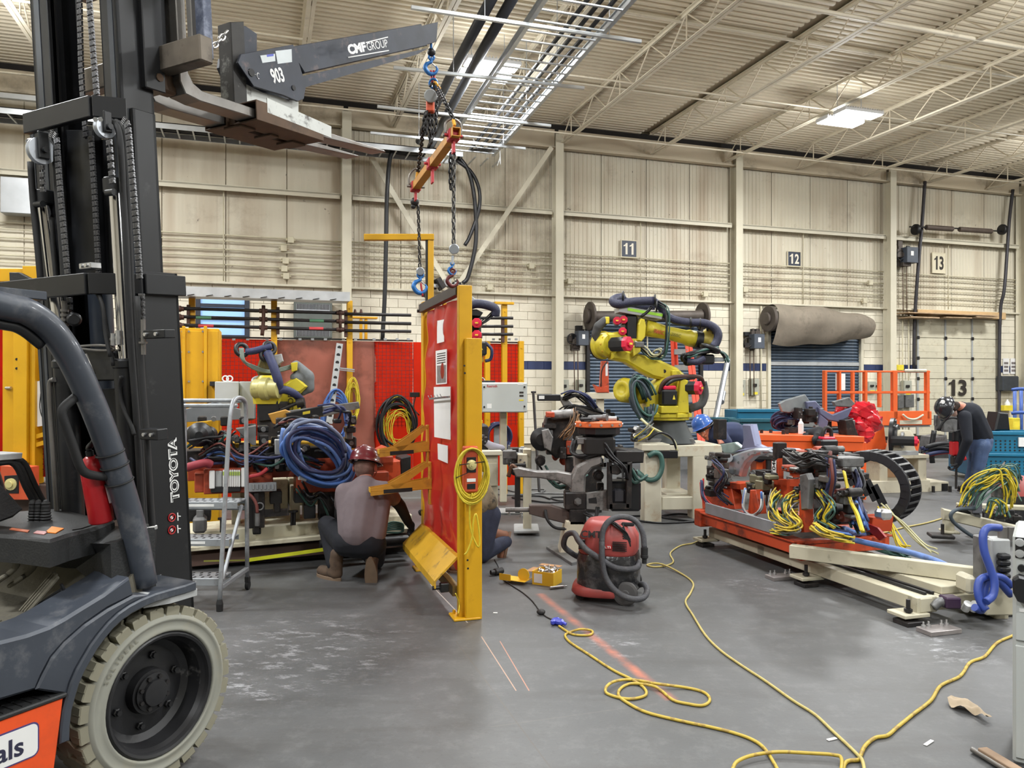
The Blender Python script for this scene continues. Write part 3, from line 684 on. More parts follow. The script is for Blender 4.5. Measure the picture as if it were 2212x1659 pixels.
m=MB();m.bar(FK.W(60,1325,-.29),FK.W(135,1275,-.22),.02,.02);m.cyl(FK.W(140,1278,-.2),FK.W(132,1262,-.2),.006);m.obj('pedal_link',BLACK,fk)
for x,y,dx,nm in ((38,1252,22,'brake_pedal'),(0,1250,12,'inching_pedal')):
 m=MB();p=FK.W(x - 14,y+12,-.42);q2=FK.W(x+18,y - 10,-.38);m.bar(p,q2,.07,.016,Z,.005);m.tube([q2,FK.W(x+34,y - 26,-.36),FK.W(x+38,y - 44,-.33)],.012,6,4);m.obj(nm,DUST,fk)
top=[G(x,y,1.0) for x,y in ((-70,1150),(40,1158),(108,1166),(150,1153),(205,1140),(248,1122),(190,1112),(130,1098),(40,1104),(-90,1118))]
m=MB();m.prism(WF,[(p.x,p.y) for p in top],.90,1.0,.012);m.obj('cowl_top',BLK2,fk)
low=[FK.p(-.2,0,-.06),FK.p(-.2,0,-.98),FK.p(.02,0,-.98),FK.p(.02,0,-.06)]
m=MB()
lo_=[V((p.x,p.y,.70)) for p in low];mid=[V((G(*t,.95).x,G(*t,.95).y,.92)) for t in ((252,1148),(-100,1160),(-90,1130),(262,1125))]
hi_=[FK.p(-.17,.95,-.07),FK.p(-.2,.93,-.45),FK.p(-.24,.93,-.98),FK.p(.02,.93,-.98),FK.p(.02,.98,-.07)]
lo2=[FK.p(-.17,.72,-.06),FK.p(-.09,.78,-.45),FK.p(-.09,.78,-.98),FK.p(.02,.72,-.98),FK.p(.02,.72,-.06)]
m.add(hi_+lo2,[[0,1,2,3,4],[9,8,7,6,5]]+[[i,5+i,5+(i+1) % 5,(i+1) % 5] for i in range(5)]);m.obj('cowl',BLK2,fk)
def flat(name,mt,pix,z,th=.002):
 m=MB();pts=[G(x,y,z) for x,y in pix];m.prism(WF,[(p.x,p.y) for p in pts],z - .001,z+th);return m.obj(name,mt,fk)
flat('instrument_cover',mat('amber_sticker',(232,132,44),.4),((98,1150),(120,1152),(138,1142),(112,1138)),1.002)
flat('sticker',mat('rust_sticker',(170,96,70),.5),((20,1144),(60,1150),(64,1146),(26,1141)),1.002)
flat('sticker',mat('pink_sticker',(168,120,118),.5),((72,1152),(95,1155),(104,1149),(80,1147)),1.002)
flat('cup_recess',BLKT,((156,1145),(176,1142),(206,1132),(204,1127),(180,1130),(160,1138)),1.002)
for x,s in ((70,1),(83,1),(99,1.25)):
 p=G(x,1126,1.0);m=MB();m.lathe(p,Z,sum([[(.020*s*(1 - k*.07),k*.011),(.013*s,k*.011+.006)] for k in range(7)],[(.0,0)])+[(.008,.085),(0,.088)],12);m.obj('lever_boot',RUBB,fk)
for (x0,y0,x1,y1,x2,y2) in ((98,1092,52,1000,30,994),(88,1096,38,1002,-10,1000),(80,1098,32,1004,-10,990)):
 m=MB();c=-.62;m.tube([FK.W(x0,y0,c),FK.W((x0+x1)/2,(y0+y1)/2+2,c),FK.W(x1,y1,c),FK.W(x2,y2,c)],.0125,8,4);m.obj('control_lever',BLK2,fk)
m=MB();m.pp(FK,[(-60,985),(50,978),(48,992),(-60,1000)],-.75,-.6,.004);m.obj('display_panel',LGREY,fk)
m=MB();m.pp(FK,[(-60,1000),(0,1042),(52,1100),(30,1118),(-60,1150)],-.62,-.48,.01);m.obj('steering_column',BLK2,fk)
pts=[FK.p(-1.5,1.9,-.07),FK.p(-.9,1.875,-.06)]+[FK.W(x,y,-.06) for x,y in ((0,659),(60,674),(110,712),(150,768),(190,850),(230,950),(262,1050),(290,1150),(313,1262))]
m=MB();m.tube(pts,.047,12,5);pil=m.obj('guard_pillar',SLATE,fk)
m=MB();pts2=[p+frt*-.02+Z*-.055+fwd*-.02 for p in pts[:5]];m.tube(pts2,.02,8,5);m.obj('guard_wire_channel',BLACK,fk)
for x,y in ((238,978),(248,1005),(258,1040)):
 m=MB();m.ring(FK.W(x,y,-.06),FK.W(262,1050,-.06) - FK.W(230,950,-.06),.0495,.0035,20,6);m.obj('cable_tie',RUBB,fk)
b=FK.W(312,1276,-.06);m=MB();m.box(FK,tuple(FK.Q(312,1279,-.06))+(-.06,),(.15,.02,.13),.004);m.obj('pillar_foot',LGREY,fk)
m=MB();m.tube([FK.W(x,y,-.07) for x,y in ((163,858),(140,878),(134,892),(140,915),(158,965),(172,1005),(186,1022),(210,1028),(234,1030))],.0165,10,4);m.obj('grab_handle',RUBB,fk)
m=MB();m.tube([FK.p(-.9,1.87,-.98),FK.p(-.4,1.78,-.98),FK.p(-.2,1.4,-.98),FK.p(-.06,.95,-.98),FK.p(0,.7,-.98)],.045,10,5);m.obj('guard_pillar',SLATE,fk)
m=MB();m.bar(FK.p(-.52,1.86,-1.0),FK.p(-.52,1.86,-.05),.2,.03,Z);m.obj('guard_front_bar',SLATE,fk)
# ---- mast
def rail(name,x0,x1,c0,c1,u0,u1,inward):
 m=MB();w=abs(c1 - c0);t=.018
 m.box(MF,((x0+x1)/2,(u0+u1)/2,(c1 if inward<0 else c0)+inward*t/2*(1)),(x1 - x0,u1 - u0,t),.003)
 for x in (x0+t/2,x1 - t/2):m.box(MF,(x,(u0+u1)/2,(c0+c1)/2),(t,u1 - u0,w),.003)
 m.box(MF,(x0+.05,(u0+u1)/2,(c0+c1)/2+inward*.012),(.012,u1 - u0,w*.5),.002)
 o=m.obj(name,BLACK,fk);m=MB();m.box(MF,(x0 - .001,(u0+u1)/2,(c0+c1)/2 - inward*.012),(.004,u1 - u0,w*.3),.001);m.obj('slide_face',mat('slide_grey',(66,70,78),.3,.5,var=.15,sc=9),o);return o
CR=-.21
x1a=MF.Q(376,610,CR)[0]
mr=rail('outer_mast_rail',.09,.285,CR - .06,CR,.25,2.02,-1)
rail('outer_mast_rail',.09,.285,-.93,-.87,.25,2.02,1)
rail('middle_mast_rail',MF.Q(302,300,CR - .05)[0] - .03,MF.Q(336,245,CR - .05)[0],CR - .13,CR - .05,.6,2.70,-1)
rail('middle_mast_rail',.07,.24,-.86,-.79,.6,2.70,1)
rail('inner_mast_rail',MF.Q(278,100,CR - .1)[0] - .05,MF.Q(325,60,CR - .1)[0],CR - .2,CR - .1,1.2,3.6,-1)
rail('inner_mast_rail',.07,.22,-.80,-.68,1.2,3.6,1)
def tie(name,cs,u,h,z0):
 m=MB();pts=[(c,u) for c in ()]
 for (a,za),(b_,zb) in zip(cs,cs[1:]):
  m.bar(MR.p(a,u,za),MR.p(b_,u,zb),.03,h,mup,.003)
 return m.obj(name,BLACK,fk)
tie('upper_tie_bar',[(-.76,.0),(-.31,.0),(-.235,-.10)],2.675,.085,0)
tie('lower_tie_bar',[(-.95,.05),(-.325,.05),(-.235,-.09),(-.2,-.11),(-.192,-.30)],1.965,.085,0)
m=MB();m.bar(MR.p(-.9,.62,-.1),MR.p(-.2,.62,-.1),.05,.25,mup);m.obj('bottom_tie_bar',BLACK,fk)
m=MB();m.bar(MR.p(-.88,1.45,-.13),MR.p(-.25,1.45,-.13),.03,.16,mup);m.obj('mast_cross_plate',BLACK,fk)
def mw(px,py,z=-.05):return MR.W(px,py,z)
for (x0,y0,x1,y1,x2,y2) in ((95,440,140,790,150,1120),(249,415,271,790,283,1120)):
 m=MB();m.cyl(mw(x1,y1),mw(x0,y0),.0255,n=16);m.obj('chrome_piston_rod',CHROME,fk)
 m=MB();m.cyl(mw(x1,y1)+mup*.03,mw(x1,y1) - mup*.75,.045,n=18,bev=.006);m.lathe(mw(x1,y1) - mup*.01,mup,[(.046,0),(.05,.005),(.05,.03),(.044,.036)],18);m.obj('lift_cylinder',BLACK,fk)
 m=MB();m.cyl(mw(x0,y0) - mup*.005,mw(x0,y0)+mup*.055,.045,n=14,bev=.004);m.cyl(mw(x0 - 18,y0+2,-.0),mw(x0 - 2,y0,-.0),.014,n=8);m.obj('rod_clamp',BLACK,fk)
m=MB();m.pp(MR,[(140,280),(200,280),(213,600),(150,600)],-.16,-.12,.006);m.obj('middle_mast_web',BLACK,fk)
m=MB();m.pp(MR,[(211,300),(246,300),(254,604),(220,604)],-.2,-.16,.006);m.obj('inner_mast_web',BLACK,fk)
m=MB();m.cyl(MR.p(-.62,1.2,-.2),MR.p(-.62,2.05,-.2),.05,n=18);m.obj('centre_cylinder',mat('slate_cylinder',(50,56,66),.35,.2),fk)
def pulley(px,py,r,z):
 c=mw(px,py,z);m=MB();m.lathe(c - frt*.012,frt,[(r*.3,0),(r,0),(r,.006),(r*.86,.012),(r,.018),(r,.024),(r*.3,.024)],26);m.obj('pulley',GALV,fk)
 m=MB();m.box(Fr(c+frt*.02,frt,mup,-mxt),(0,.02,0),(.012,r*2,r*.8),.004);m.cyl(c - frt*.03,c+frt*.04,.012,n=10);m.obj('pulley_bracket',BLACK,fk)
pulley(88,326,.055,.06);pulley(226,276,.042,.0)
m=MB()
for x,y in ((206,258),(217,258),(63,330),(60,305)):m.cyl(mw(x,y,.05),mw(x,y,.075),.0095,n=6)
m.box(Fr(mw(70,318,.03),frt,mup,-mxt),(0,0,0),(.03,.07,.03),.004)
m.obj('pulley_bolts',ZINC,fk,kind='stuff')
def hose(pix,r=.012,z=-.03,mt=None,name='hydraulic_hose',sub=5):
 m=MB();m.tube([mw(x,y,z) for x,y in pix],r,8,sub);return m.obj(name,mt or RUBB,fk)
hose([(100,292),(112,300),(122,340),(128,420),(137,520),(142,610)],.019,.0)
hose([(66,350),(72,440),(82,540),(88,610)],.014,.0)
hose([(112,470),(116,540),(122,610)],.010,-.04)
hose([(240,262),(256,280),(262,340),(266,420),(272,520),(276,610),(284,760),(296,920),(306,1100),(309,1180),(318,1195),(330,1170),(326,1090),(318,960),(306,800),(298,640)],.013,-.03)
hose([(250,262),(266,276),(270,330),(276,430),(284,610),(292,760),(303,930),(314,1140),(320,1180)],.011,-.05)
hose([(212,620),(225,680),(236,740),(245,790)],.008,.0);hose([(262,812),(258,840),(266,880),(284,920),(290,940)],.008,.0)
hose([(205,625),(222,660),(228,720),(238,770)],.008,.02)
hose([(118,820),(108,830),(110,900),(116,990),(122,1090),(124,1120)],.011,.0,STEELW,'steel_line')
def leaf():
 m=MB();
 for s in (-.011,-.004,.004,.011):m.box(WF,(s,0,0),(.0045,.011,.020),.002)
 m.cyl(V((-.016,0,.007)),V((.016,0,.007)),.0042,n=6);m.cyl(V((-.016,0,-.007)),V((.016,0,-.007)),.0042,n=6)
 me=m.mesh('chain_link');me.materials.append(mat('chain_steel',(112,112,114),.35,.8,var=.2));return me
lf=leaf()
def leafchain(pix,z,pitch=.0245):
 pts=[mw(x,y,z) for x,y in pix];m=MB();m.tube(pts,.004,5,4);c=m.obj('lift_chain',BLACK,fk)
 pts=spl(pts,8);ds=[0]
 for i in range(1,len(pts)):ds.append(ds[-1]+(pts[i] - pts[i - 1]).length)
 s=0;i=0
 while s<ds[-1]:
  while ds[i+1]<s:i+=1
  t=(s - ds[i])/max(1e-9,ds[i+1] - ds[i]);p=pts[i].lerp(pts[i+1],t);z_=(pts[i+1] - pts[i]).normalized();y=z_.cross(frt).normalized()
  place(lf,'chain_link',c,p,rotm(y.cross(z_),y,z_));s+=pitch
leafchain([(268,262),(276,275),(282,340),(292,460),(302,604)],.005)
leafchain([(112,290),(122,300),(126,360),(136,480),(147,604)],.02)
leafchain([(193,0),(201,110),(211,228)],-.02)
leafchain([(236,308),(240,360),(243,395)],.02,.03);leafchain([(91,362),(93,412)],.04,.03)
leafchain([(197,300),(206,450),(214,610)],-.08);leafchain([(172,0),(176,160),(186,300)],-.12)
leafchain([(150,648),(152,690)],.0,.03);leafchain([(306,640),(307,690)],-.04,.03)
m=MB();m.cyl(mw(139,720,.02),mw(139,650,.02),.011,n=8)
for k in range(5):m.cyl(mw(140,668+k*10,.02),mw(140,673+k*10,.02),.017,n=6)
m.cyl(mw(309,690,.0),mw(310,766,.0),.009,n=8);m.cyl(mw(309,738,0),mw(309,742,0),.016,n=6)
m.obj('chain_anchor',STEELW,fk)
m=MB();m.ball(mw(160,690,.0),.03,12,8,MR);m.cyl(mw(160,690,-.03),mw(160,690,.03),.02);m.obj('anchor_fork',BLACK,fk)
for (x0,y0,x1,y1,mt,nm) in ((310,714,368,730,BLACK,'hose_clamp'),(312,925,352,950,BLACK,'hose_clamp'),(300,1133,330,1146,ZINC,'hose_clamp'),(182,570,208,580,ZINC,'wire_clamp')):
 p,q2=MR.Q(x0,y0,-.02),MR.Q(x1,y1,-.02);m=MB();m.box(MR,((p[0]+q2[0])/2,(p[1]+q2[1])/2,-.02),(abs(q2[0] - p[0]),abs(p[1] - q2[1]),.05),.003);o=m.obj(nm,mt,fk)
 b3=MB()
 for f_ in (.3,.7):b3.cyl(MR.p(p[0]*(1 - f_)+q2[0]*f_,(p[1]+q2[1])/2,.004),MR.p(p[0]*(1 - f_)+q2[0]*f_,(p[1]+q2[1])/2,.013),.008,n=6)
 b3.obj('bolts',ZINC,o,kind='stuff')
m=MB();m.pp(MR,[(180,752),(245,758),(262,800),(262,822),(196,824),(182,800)],-.1,-.02,.008);o=m.obj('front_lamp',BLACK,fk)
m=MB();m.tube([mw(x,y,.0) for x,y in ((165,752),(210,757),(246,756),(236,748),(205,746),(175,748))],.006,6,3);m.tube([mw(x,y,.01) for x,y in ((186,765),(205,808),(192,808))],.005,6);m.obj('lamp_guard',STEELW,o)
for x,y in ((177,725),(178,738),(328,932),(329,944)):pass
m=MB()
for x,y,h in ((245,720,26),(256,714,30)):m.cyl(mw(x,y+h,.0),mw(x,y,.0),.012,n=8);m.cyl(mw(x,y+h*.4,0),mw(x,y+h*.6,0),.015,n=6)
m.obj('hose_fitting',ZINC,fk)
tp=[MF.Q(x,y,CR) for x,y in ((386,943),(366,1086))]
ctr=MF.W(375,1015,CR+.0015);TL=abs(tp[0][1] - tp[1][1])
text('TOYOTA',Fr(ctr,mup,-mxt,frt),.046,WHTT,fk,w=TL,bold=.06,ext=.0004);text('TOYOTA',Fr(ctr,mup,-mxt,frt),.034,BLACK,fk,w=TL*.985,bold=-.012,ext=.0012)
for y in (1118,1145):
 c=MF.W(371,y,CR+.002);m=MB();m.ring(c,frt,.017,.003,20,4);m.bar(c+mup*.012+mxt*.012,c - mup*.012 - mxt*.012,.004,.002,frt,0);m.obj('warning_symbol',RED,fk)
 m=MB();m.cyl(c+mxt*.0 - frt*.001,c+frt*.0008,.007,n=10);m.bar(c+mxt*.03+mup*.015,c+mxt*.03 - mup*.02,.005,.002,frt,0);m.bar(c+mxt*.03,c+mxt*.045 - mup*.004,.004,.002,frt,0);m.obj('pictogram',WHTT,fk)
# ---- carriage and forks
m=MB()
for (c0,c1,u,h) in ((-.85,-.03,2.955,.11),(-.85,-.03,3.38,.09)):m.box(MR,((c0+c1)/2,u,-.34),(c1 - c0,h,.07),.006)
car=m.obj('carriage_bar',mat('greasy_steel',(104,96,86),.45,.5,var=.2,sc=8,dirt=(50,44,38),damt=.6,dsc=7),fk)
m=MB();m.box(MR,(-.36,3.12,-.28),(.16,.62,.10),.004);m.obj('carriage_plate',BLACK,fk)
m=MB();m.box(MR,(-.30,3.4,-.30),(.03,.8,.1),.003);m.box(MR,(-.62,3.2,-.34),(.05,.8,.1),.003);m.obj('carriage_plate',BLACK,fk)
for (px,w,u0) in ((337,12,3.0),(366,18,3.0),(415,14,2.96)):
 c=MR.Q(px,60,-.42)[0];m=MB();m.box(MR,(c,u0+.4,-.42),(w*.0022,.8,.03),.003);m.obj('backrest_bar',STEELW,fk)
p0=MR.Q(430,0,-.43);p1=MR.Q(452,125,-.43);m=MB();m.box(MR,((p0[0]+p1[0])/2,p1[1]+.42,-.43),(.05,.84,.05),.003)
m.cyl(MR.p((p0[0]+p1[0])/2,p1[1]+.05,-.40),MR.p((p0[0]+p1[0])/2,p1[1]+.05,-.385),.02,n=14);m.obj('backrest_post',mat('scuffed_blue_black',(70,76,92),.4,.4,var=.3,sc=9,dirt=(150,155,170),damt=.5,dsc=9),fk)
U0=2.845
def fork(c):
 m=MB();w=.105
 prof=[(.43,3.42),(.43,U0+.08),(.455,U0+.04),(.5,U0+.02),(.8,U0+.02),(1.6,U0+.03),(1.86,U0+.034),(1.87,U0+.026),(1.3,U0 - .01),(.8,U0 - .026),(.49,U0 - .03),(.41,U0 - .018),(.383,U0+.03),(.38,3.42)]
 top_=prof[:7];m.prism(MF,prof,c - w/2,c+w/2,.004);return m.obj('fork',STEELW,fk)
fork(-.305);fork(-.51)
for c in (-.305,-.51):m=MB();m.box(MF,(.36,2.87,c - .03),(.1,.09,.07),.012);m.cyl(MF.p(.30,2.87,c - .09),MF.p(.30,2.87,c+.03),.018,n=8);m.obj('fork_lock',STEELB,fk)
# ---- fire extinguisher strapped to the pillar
ex=thing('fire_extinguisher','red fire extinguisher strapped to the forklift pillar','extinguisher',FK.W(222,1126,-.15))
a,b=FK.W(220,1127,-.14),FK.W(195,985,-.14);d=(b - a).normalized();L=(b - a).length
m=MB();m.lathe(a,d,[(0,0),(.04,0),(.044,.006),(.044,L*.84),(.041,L*.9),(.03,L*.96),(.016,L),(0,L)],22,sharp=False);m.obj('cylinder',RED,ex)
m=MB();m.cyl(b,b+d*.02,.014);m.tube([b+d*.02,b+d*.035+mxt*.0,b+d*.055+fwd*.03],.01,6,3);m.bar(b+d*.03,b+d*.07+frt*.05,.02,.012);m.obj('valve',BLACK,ex)
m=MB();m.bar(a+fwd*.05+frt*0,b+fwd*.052 - d*.02,.016,.03,frt);m.obj('bracket',BLACK,ex)
m=MB();m.bar(FK.W(233,1050,-.09),FK.W(242,1085,-.09),.02,.004,frt,0);m.obj('tag',mat('tag_pink',(190,170,172),.5),ex)
# == boom attachment on the forks
BOOMP=mat('boom_paint',(48,52,62),.4,.25,var=.2,sc=7,dirt=(132,112,104),damt=.5,dsc=8,dcut=.58)
CHIP=mat('chipped_white_paint',(196,198,194),.5,.2,var=.08,sc=5,dirt=(70,62,58),damt=.9,dsc=14,dcut=.54)
bm2=thing('lifting_boom','black jib boom attachment slid over the raised forks','boom',MF.p(1.0,U0,-.41))
for c in (-.305,-.51):
 m=MB();x0,x1=.80,1.28
 for (du,h,dc,w) in ((.045,.008,0,.16),(-.045,.008,0,.16),(0,.09,.076,.008),(0,.09,-.076,.008)):m.box(MF,((x0+x1)/2,U0+.008+du,c+dc),(x1 - x0,h,w),.002)
 m.obj('fork_pocket',STEELB,bm2)
m=MB();m.pp(MF,[(577,211),(716,273),(716,298),(578,243)],-.23,-.2245,.001);m.obj('pocket_side',CHIP,bm2)
m=MB();m.box(MF,(.86,U0 - .046,-.408),(.1,.01,.12),.002);m.box(MF,(1.04,U0 - .046,-.408),(.06,.01,.12),.002);m.box(MF,(1.22,U0 - .046,-.408),(.1,.01,.12),.002);m.box(MF,(.83,U0+.005,-.408),(.03,.08,.1),.002);m.box(MF,(1.25,U0+.005,-.408),(.03,.08,.1),.002);m.obj('pocket_bridge',STEELB,bm2)
m=MB();q=[MF.Q(x,y,-0.35) for x,y in ((520,117),(633,96),(661,186),(656,214),(643,219),(612,206),(548,187),(524,152),(513,135))]
m.prism(MF,q,-0.36,-0.348,.002);m.obj('side_plate',BOOMP,bm2)
m=MB();m.prism(MF,q,-0.475,-0.463,.002);m.obj('side_plate',BOOMP,bm2)
qb=[MF.Q(x,y,-0.365) for x,y in ((625,101),(912,51),(925,98),(660,158))]
m=MB();m.prism(MF,qb,-0.45,-0.37,.006);m.obj('boom_arm',BOOMP,bm2)
qt=[MF.Q(x,y,-0.375) for x,y in ((909,56),(947,47),(944,90),(921,97))]
m=MB();m.prism(MF,qt,-0.442,-0.378,.004);m.obj('boom_extension',BOOMP,bm2)
ql=[MF.Q(x,y,-0.365) for x,y in ((640,162),(925,100),(900,118),(655,190))]
m=MB()
for c in (-0.456,-0.37):m.prism(MF,[(a,b - (0.012 if i in (0,1) else 0)) for i,(a,b) in enumerate(ql)],c,c+.008)
m.obj('lower_flange',BOOMP,bm2)
qp=[MF.Q(x,y,-0.39) for x,y in ((495,48),(524,47),(524,212),(495,214))]
m=MB();m.prism(MF,[(qp[0][0],qp[0][1]),(qp[1][0],qp[1][1]),(qp[1][0],U0+.05),(qp[0][0],U0+.05)],-0.47,-0.38,.005);m.obj('post',mat('grimy_black',(44,42,40),.5,.3,var=.3,sc=12,dirt=(176,178,172),damt=.6,dsc=10,dcut=.57),bm2)
qf=[MF.Q(x,y,-0.38) for x,y in ((526,50),(542,53),(566,70),(566,112),(526,122))]
m=MB();m.prism(MF,qf,-0.43,-0.415,.002);m.obj('fin',BOOMP,bm2)
qg=[MF.Q(x,y,-0.39) for x,y in ((525,178),(568,200),(645,220),(645,245),(525,218))]
m=MB();m.prism(MF,qg,-0.435,-0.39,.002);m.obj('gusset',CHIP,bm2)
m=MB();m.pp(MF,[(477,126),(494,124),(494,182),(480,160),(474,146)],-0.51,-0.49,.003);m.obj('pin_plate',BOOMP,bm2)
def on_boom(px,py,c=-0.3475):return MF.W(px,py,c)
for x,y in ((543,157),(634,190)):m=MB();m.cyl(on_boom(x,y),on_boom(x,y)+frt*.004,.014 if x>600 else .02,n=14);m.obj('pin_hole',BLKT,bm2)
m=MB();m.ring(on_boom(558,164),(frt+fwd*.3),.014,.002,14,5);m.bar(on_boom(536,152),on_boom(552,162),.006,.006);m.obj('hitch_pin',ZINC,bm2)
x_dir=(on_boom(905,60) - on_boom(640,105)).normalized();y_dir=frt.cross(x_dir);tf=lambda px,py,c=-.2785:Fr(MF.W(px,py,c),x_dir,y_dir,frt)
text('CMF',tf(771,104),.054,WHTT,bm2,w=MF.Q(790,100,-0.37)[0] - MF.Q(749,108,-0.37)[0],bold=.05)
text('GROUP',tf(815,97),.045,WHTT,bm2,w=MF.Q(839,95,-0.37)[0] - MF.Q(792,105,-0.37)[0],bold=.0)
for y0,y1,x0,x1 in ((92,80,790,838),(124,109,752,840)):
 m=MB();m.bar(MF.W(x0,y0,-0.3688),MF.W(x1,y1,-0.3688),.0015,.006,y_dir,0);m.obj('lettering_rule',WHTT,bm2)
xd2=(on_boom(615,160) - on_boom(580,166)).normalized();text('903',Fr(on_boom(599,163,-0.3472),xd2,frt.cross(xd2),frt),.075,WHTT,bm2,w=.095,bold=.03)
for (x0,y0,x1,y1) in ((562,120,594,134),(595,110,630,136)):
 m=MB();m.pp(MF,[(x0,y0),(x1,y0 - 4),(x1+1,y1 - 2),(x0+5,y1+2)],-0.348,-0.3468);m.obj('data_plate',mat('data_plate',(196,202,204),.4,.2),bm2)
m=MB();m.pp(MF,[(576,118),(591,116),(591,121),(577,123)],-0.3468,-0.3462);m.obj('data_plate',mat('plate_blue',(90,100,190),.4),bm2)
sc_=link_mesh(.05,.032,.0055)
sp=thing('safety_chain','short zinc safety chain from the carriage to the boom post','chain',MF.W(452,108,-.3))
chain([MF.W(450,107,-.3),MF.W(470,92,-.3),MF.W(485,74,-.3),MF.W(492,66,-.3)],sc_,ZINC,sp,.034)
# == shared paints and people helpers
YEL=mat('safety_yellow',(210,158,20),.42,0,var=.07,sc=4,dirt=(150,104,30),damt=.35,dsc=5,dcut=.58)
YELW=mat('worn_yellow',(206,160,40),.5,0,var=.1,sc=5,dirt=(92,76,52),damt=.85,dsc=7,dcut=.54)
def curtain_mat(name,c,tr=.55,dirt=(110,60,52),cut=.58):
 m=mat(name,c,.3,0,var=.12,sc=3,dirt=dirt,damt=.6,dsc=1.4,dcut=cut);b=m.node_tree.nodes['Principled BSDF'];b.inputs['Coat Weight'].default_value=.3
 nt=m.node_tree;t=nt.nodes.new('ShaderNodeBsdfTranslucent');src=b.inputs['Base Color'].links[0].from_socket;nt.links.new(src,t.inputs[0])
 mx=nt.nodes.new('ShaderNodeMixShader');mx.inputs[0].default_value=tr;out=nt.nodes['Material Output']
 nt.links.new(b.outputs[0],mx.inputs[1]);nt.links.new(t.outputs[0],mx.inputs[2]);nt.links.new(mx.outputs[0],out.inputs[0]);return m
CURT=curtain_mat('red_curtain',(170,40,34),.35)
PAPER=mat('paper',(226,224,222),.6,var=.03)
SKIN=mat('skin',(196,128,106),.5,var=.08,sc=12);SKIN.node_tree.nodes['Principled BSDF'].inputs['Subsurface Weight'].default_value=0.0
BOOT=mat('tan_boot',(88,70,56),.8,var=.2,sc=14,dirt=(54,44,38),damt=.6,dsc=10);SOLE=mat('boot_sole',(122,102,84),.8,var=.12,sc=14)
SOLED=mat('dark_sole',(52,44,38),.8)
DENIM=mat('dark_jeans',(38,42,60),.85,var=.2,sc=14,bump=.2,bsc=90)
GLOVE=mat('dark_glove',(26,26,30),.8,var=.2,sc=20)
def loft(mb,fr,secs,n=20,e=2.6,caps=True):
 """superellipse rings: secs = [(a, c, half a, half c, b)]; b runs along the frame's y"""
 rows=[]
 for a,c,ha,hc,b in secs:
  ring=[]
  for k in range(n):
   g=2*math.pi*k/n;x,y=math.cos(g),math.sin(g)
   ring.append(fr.p(a+ha*math.copysign(abs(x)**(2/e),x),b,c+hc*math.copysign(abs(y)**(2/e),y)))
  rows.append(ring)
 vs=[v for r in rows for v in r];fs=[]
 for i in range(len(rows) - 1):
  for k in range(n):k2=(k+1) % n;fs.append([i*n+k,(i+1)*n+k,(i+1)*n+k2,i*n+k2])
 mb.add(vs,fs,True)
 if caps:mb.add(rows[0],[list(range(n))]);mb.add(rows[-1],[list(range(n))[::-1]])
 return mb
def basis(f,u):
 f=V(f).normalized();u=V(u);r=f.cross(u).normalized();return f,r,r.cross(f).normalized()
def head(par,c,f,u,s=1.0,skin=None,beard=None):
 f,r,u=basis(f,u);c=V(c);q=lambda a,b,d:c+(f*a+r*b+u*d)*s
 caps=[(q(-.015,0,.03),.092*s,q(.012,0,.02),.088*s),(q(.03,0,-.05),.062*s,q(.05,0,-.095),.038*s),(q(.03,.03,-.05),.04*s,q(.05,.012,-.09),.03*s),(q(.03,-.03,-.05),.04*s,q(.05,-.012,-.09),.03*s),
   (q(.09,0,.0),.012*s,q(.108,0,-.032),.016*s),(q(.085,.02,-.02),.02*s,q(.085,-.02,-.02),.02*s),(q(.075,.035,.022),.02*s,q(.075,-.035,.022),.02*s),(q(.088,.018,-.062),.010*s,q(.088,-.018,-.062),.010*s)]
 h=capsules('head',caps,skin or SKIN,par,.008*s,3)
 for e in (-1,1):
  m=MB();m.ball(q(.082,.032*e,.004),.013*s,8,6);m.obj('eye',WHITE,par)
  m=MB();m.ball(q(-.005,.09*e,-.012),(.03*s,.012*s,.036*s),10,8,Fr(c,f,r,u));m.obj('ear',skin or SKIN,par)
 return q
def helmet(par,c,f,u,m1,s=1.0,brim=.05,ridge=True,name='hard_hat'):
 f,r,u=basis(f,u);m=MB();rows=[];n=24
 prof=[(0,.138),(.05,.132),(.085,.11),(.11,.075),(.12,.035),(.123,0),(.128,-.004)]
 vs=[];fs=[]
 for i,(rad,h) in enumerate(prof):
  for k in range(n):
   g=2*math.pi*k/n;w=rad*(1.12 if True else 1)
   vs.append(V(c)+(f*(w*1.08*math.cos(g))+r*(w*.96*math.sin(g))+u*h)*s)
 for i in range(len(prof) - 1):
  for k in range(n):k2=(k+1) % n;fs.append([i*n+k,(i+1)*n+k,(i+1)*n+k2,i*n+k2])
 m.add(vs,fs,True)
 bv=[]
 for k in range(n):
  g=2*math.pi*k/n;ex=brim*max(0.25,math.cos(g))
  for d,h in ((0,-.001),(ex,-.012),(ex,-.017),(0,-.007)):
   w=.128*1.12 - .004+d;bv.append(V(c)+(f*((.128*1.12*1.08 - .004+d)*math.cos(g))+r*((.128*1.12*.96 - .004+d*.6)*math.sin(g))+u*h)*s)
 m.add(bv,[[k*4+j,((k+1) % n)*4+j,((k+1) % n)*4+(j+1) % 4,k*4+(j+1) % 4] for k in range(n) for j in range(4)],True)
 if ridge:m.tube([V(c)+(f*a+u*h)*s for a,h in ((-.13,.05),(-.09,.11),(0,.142),(.09,.11),(.13,.05))],.011*s,8,4)
 return m.obj(name,m1,par)
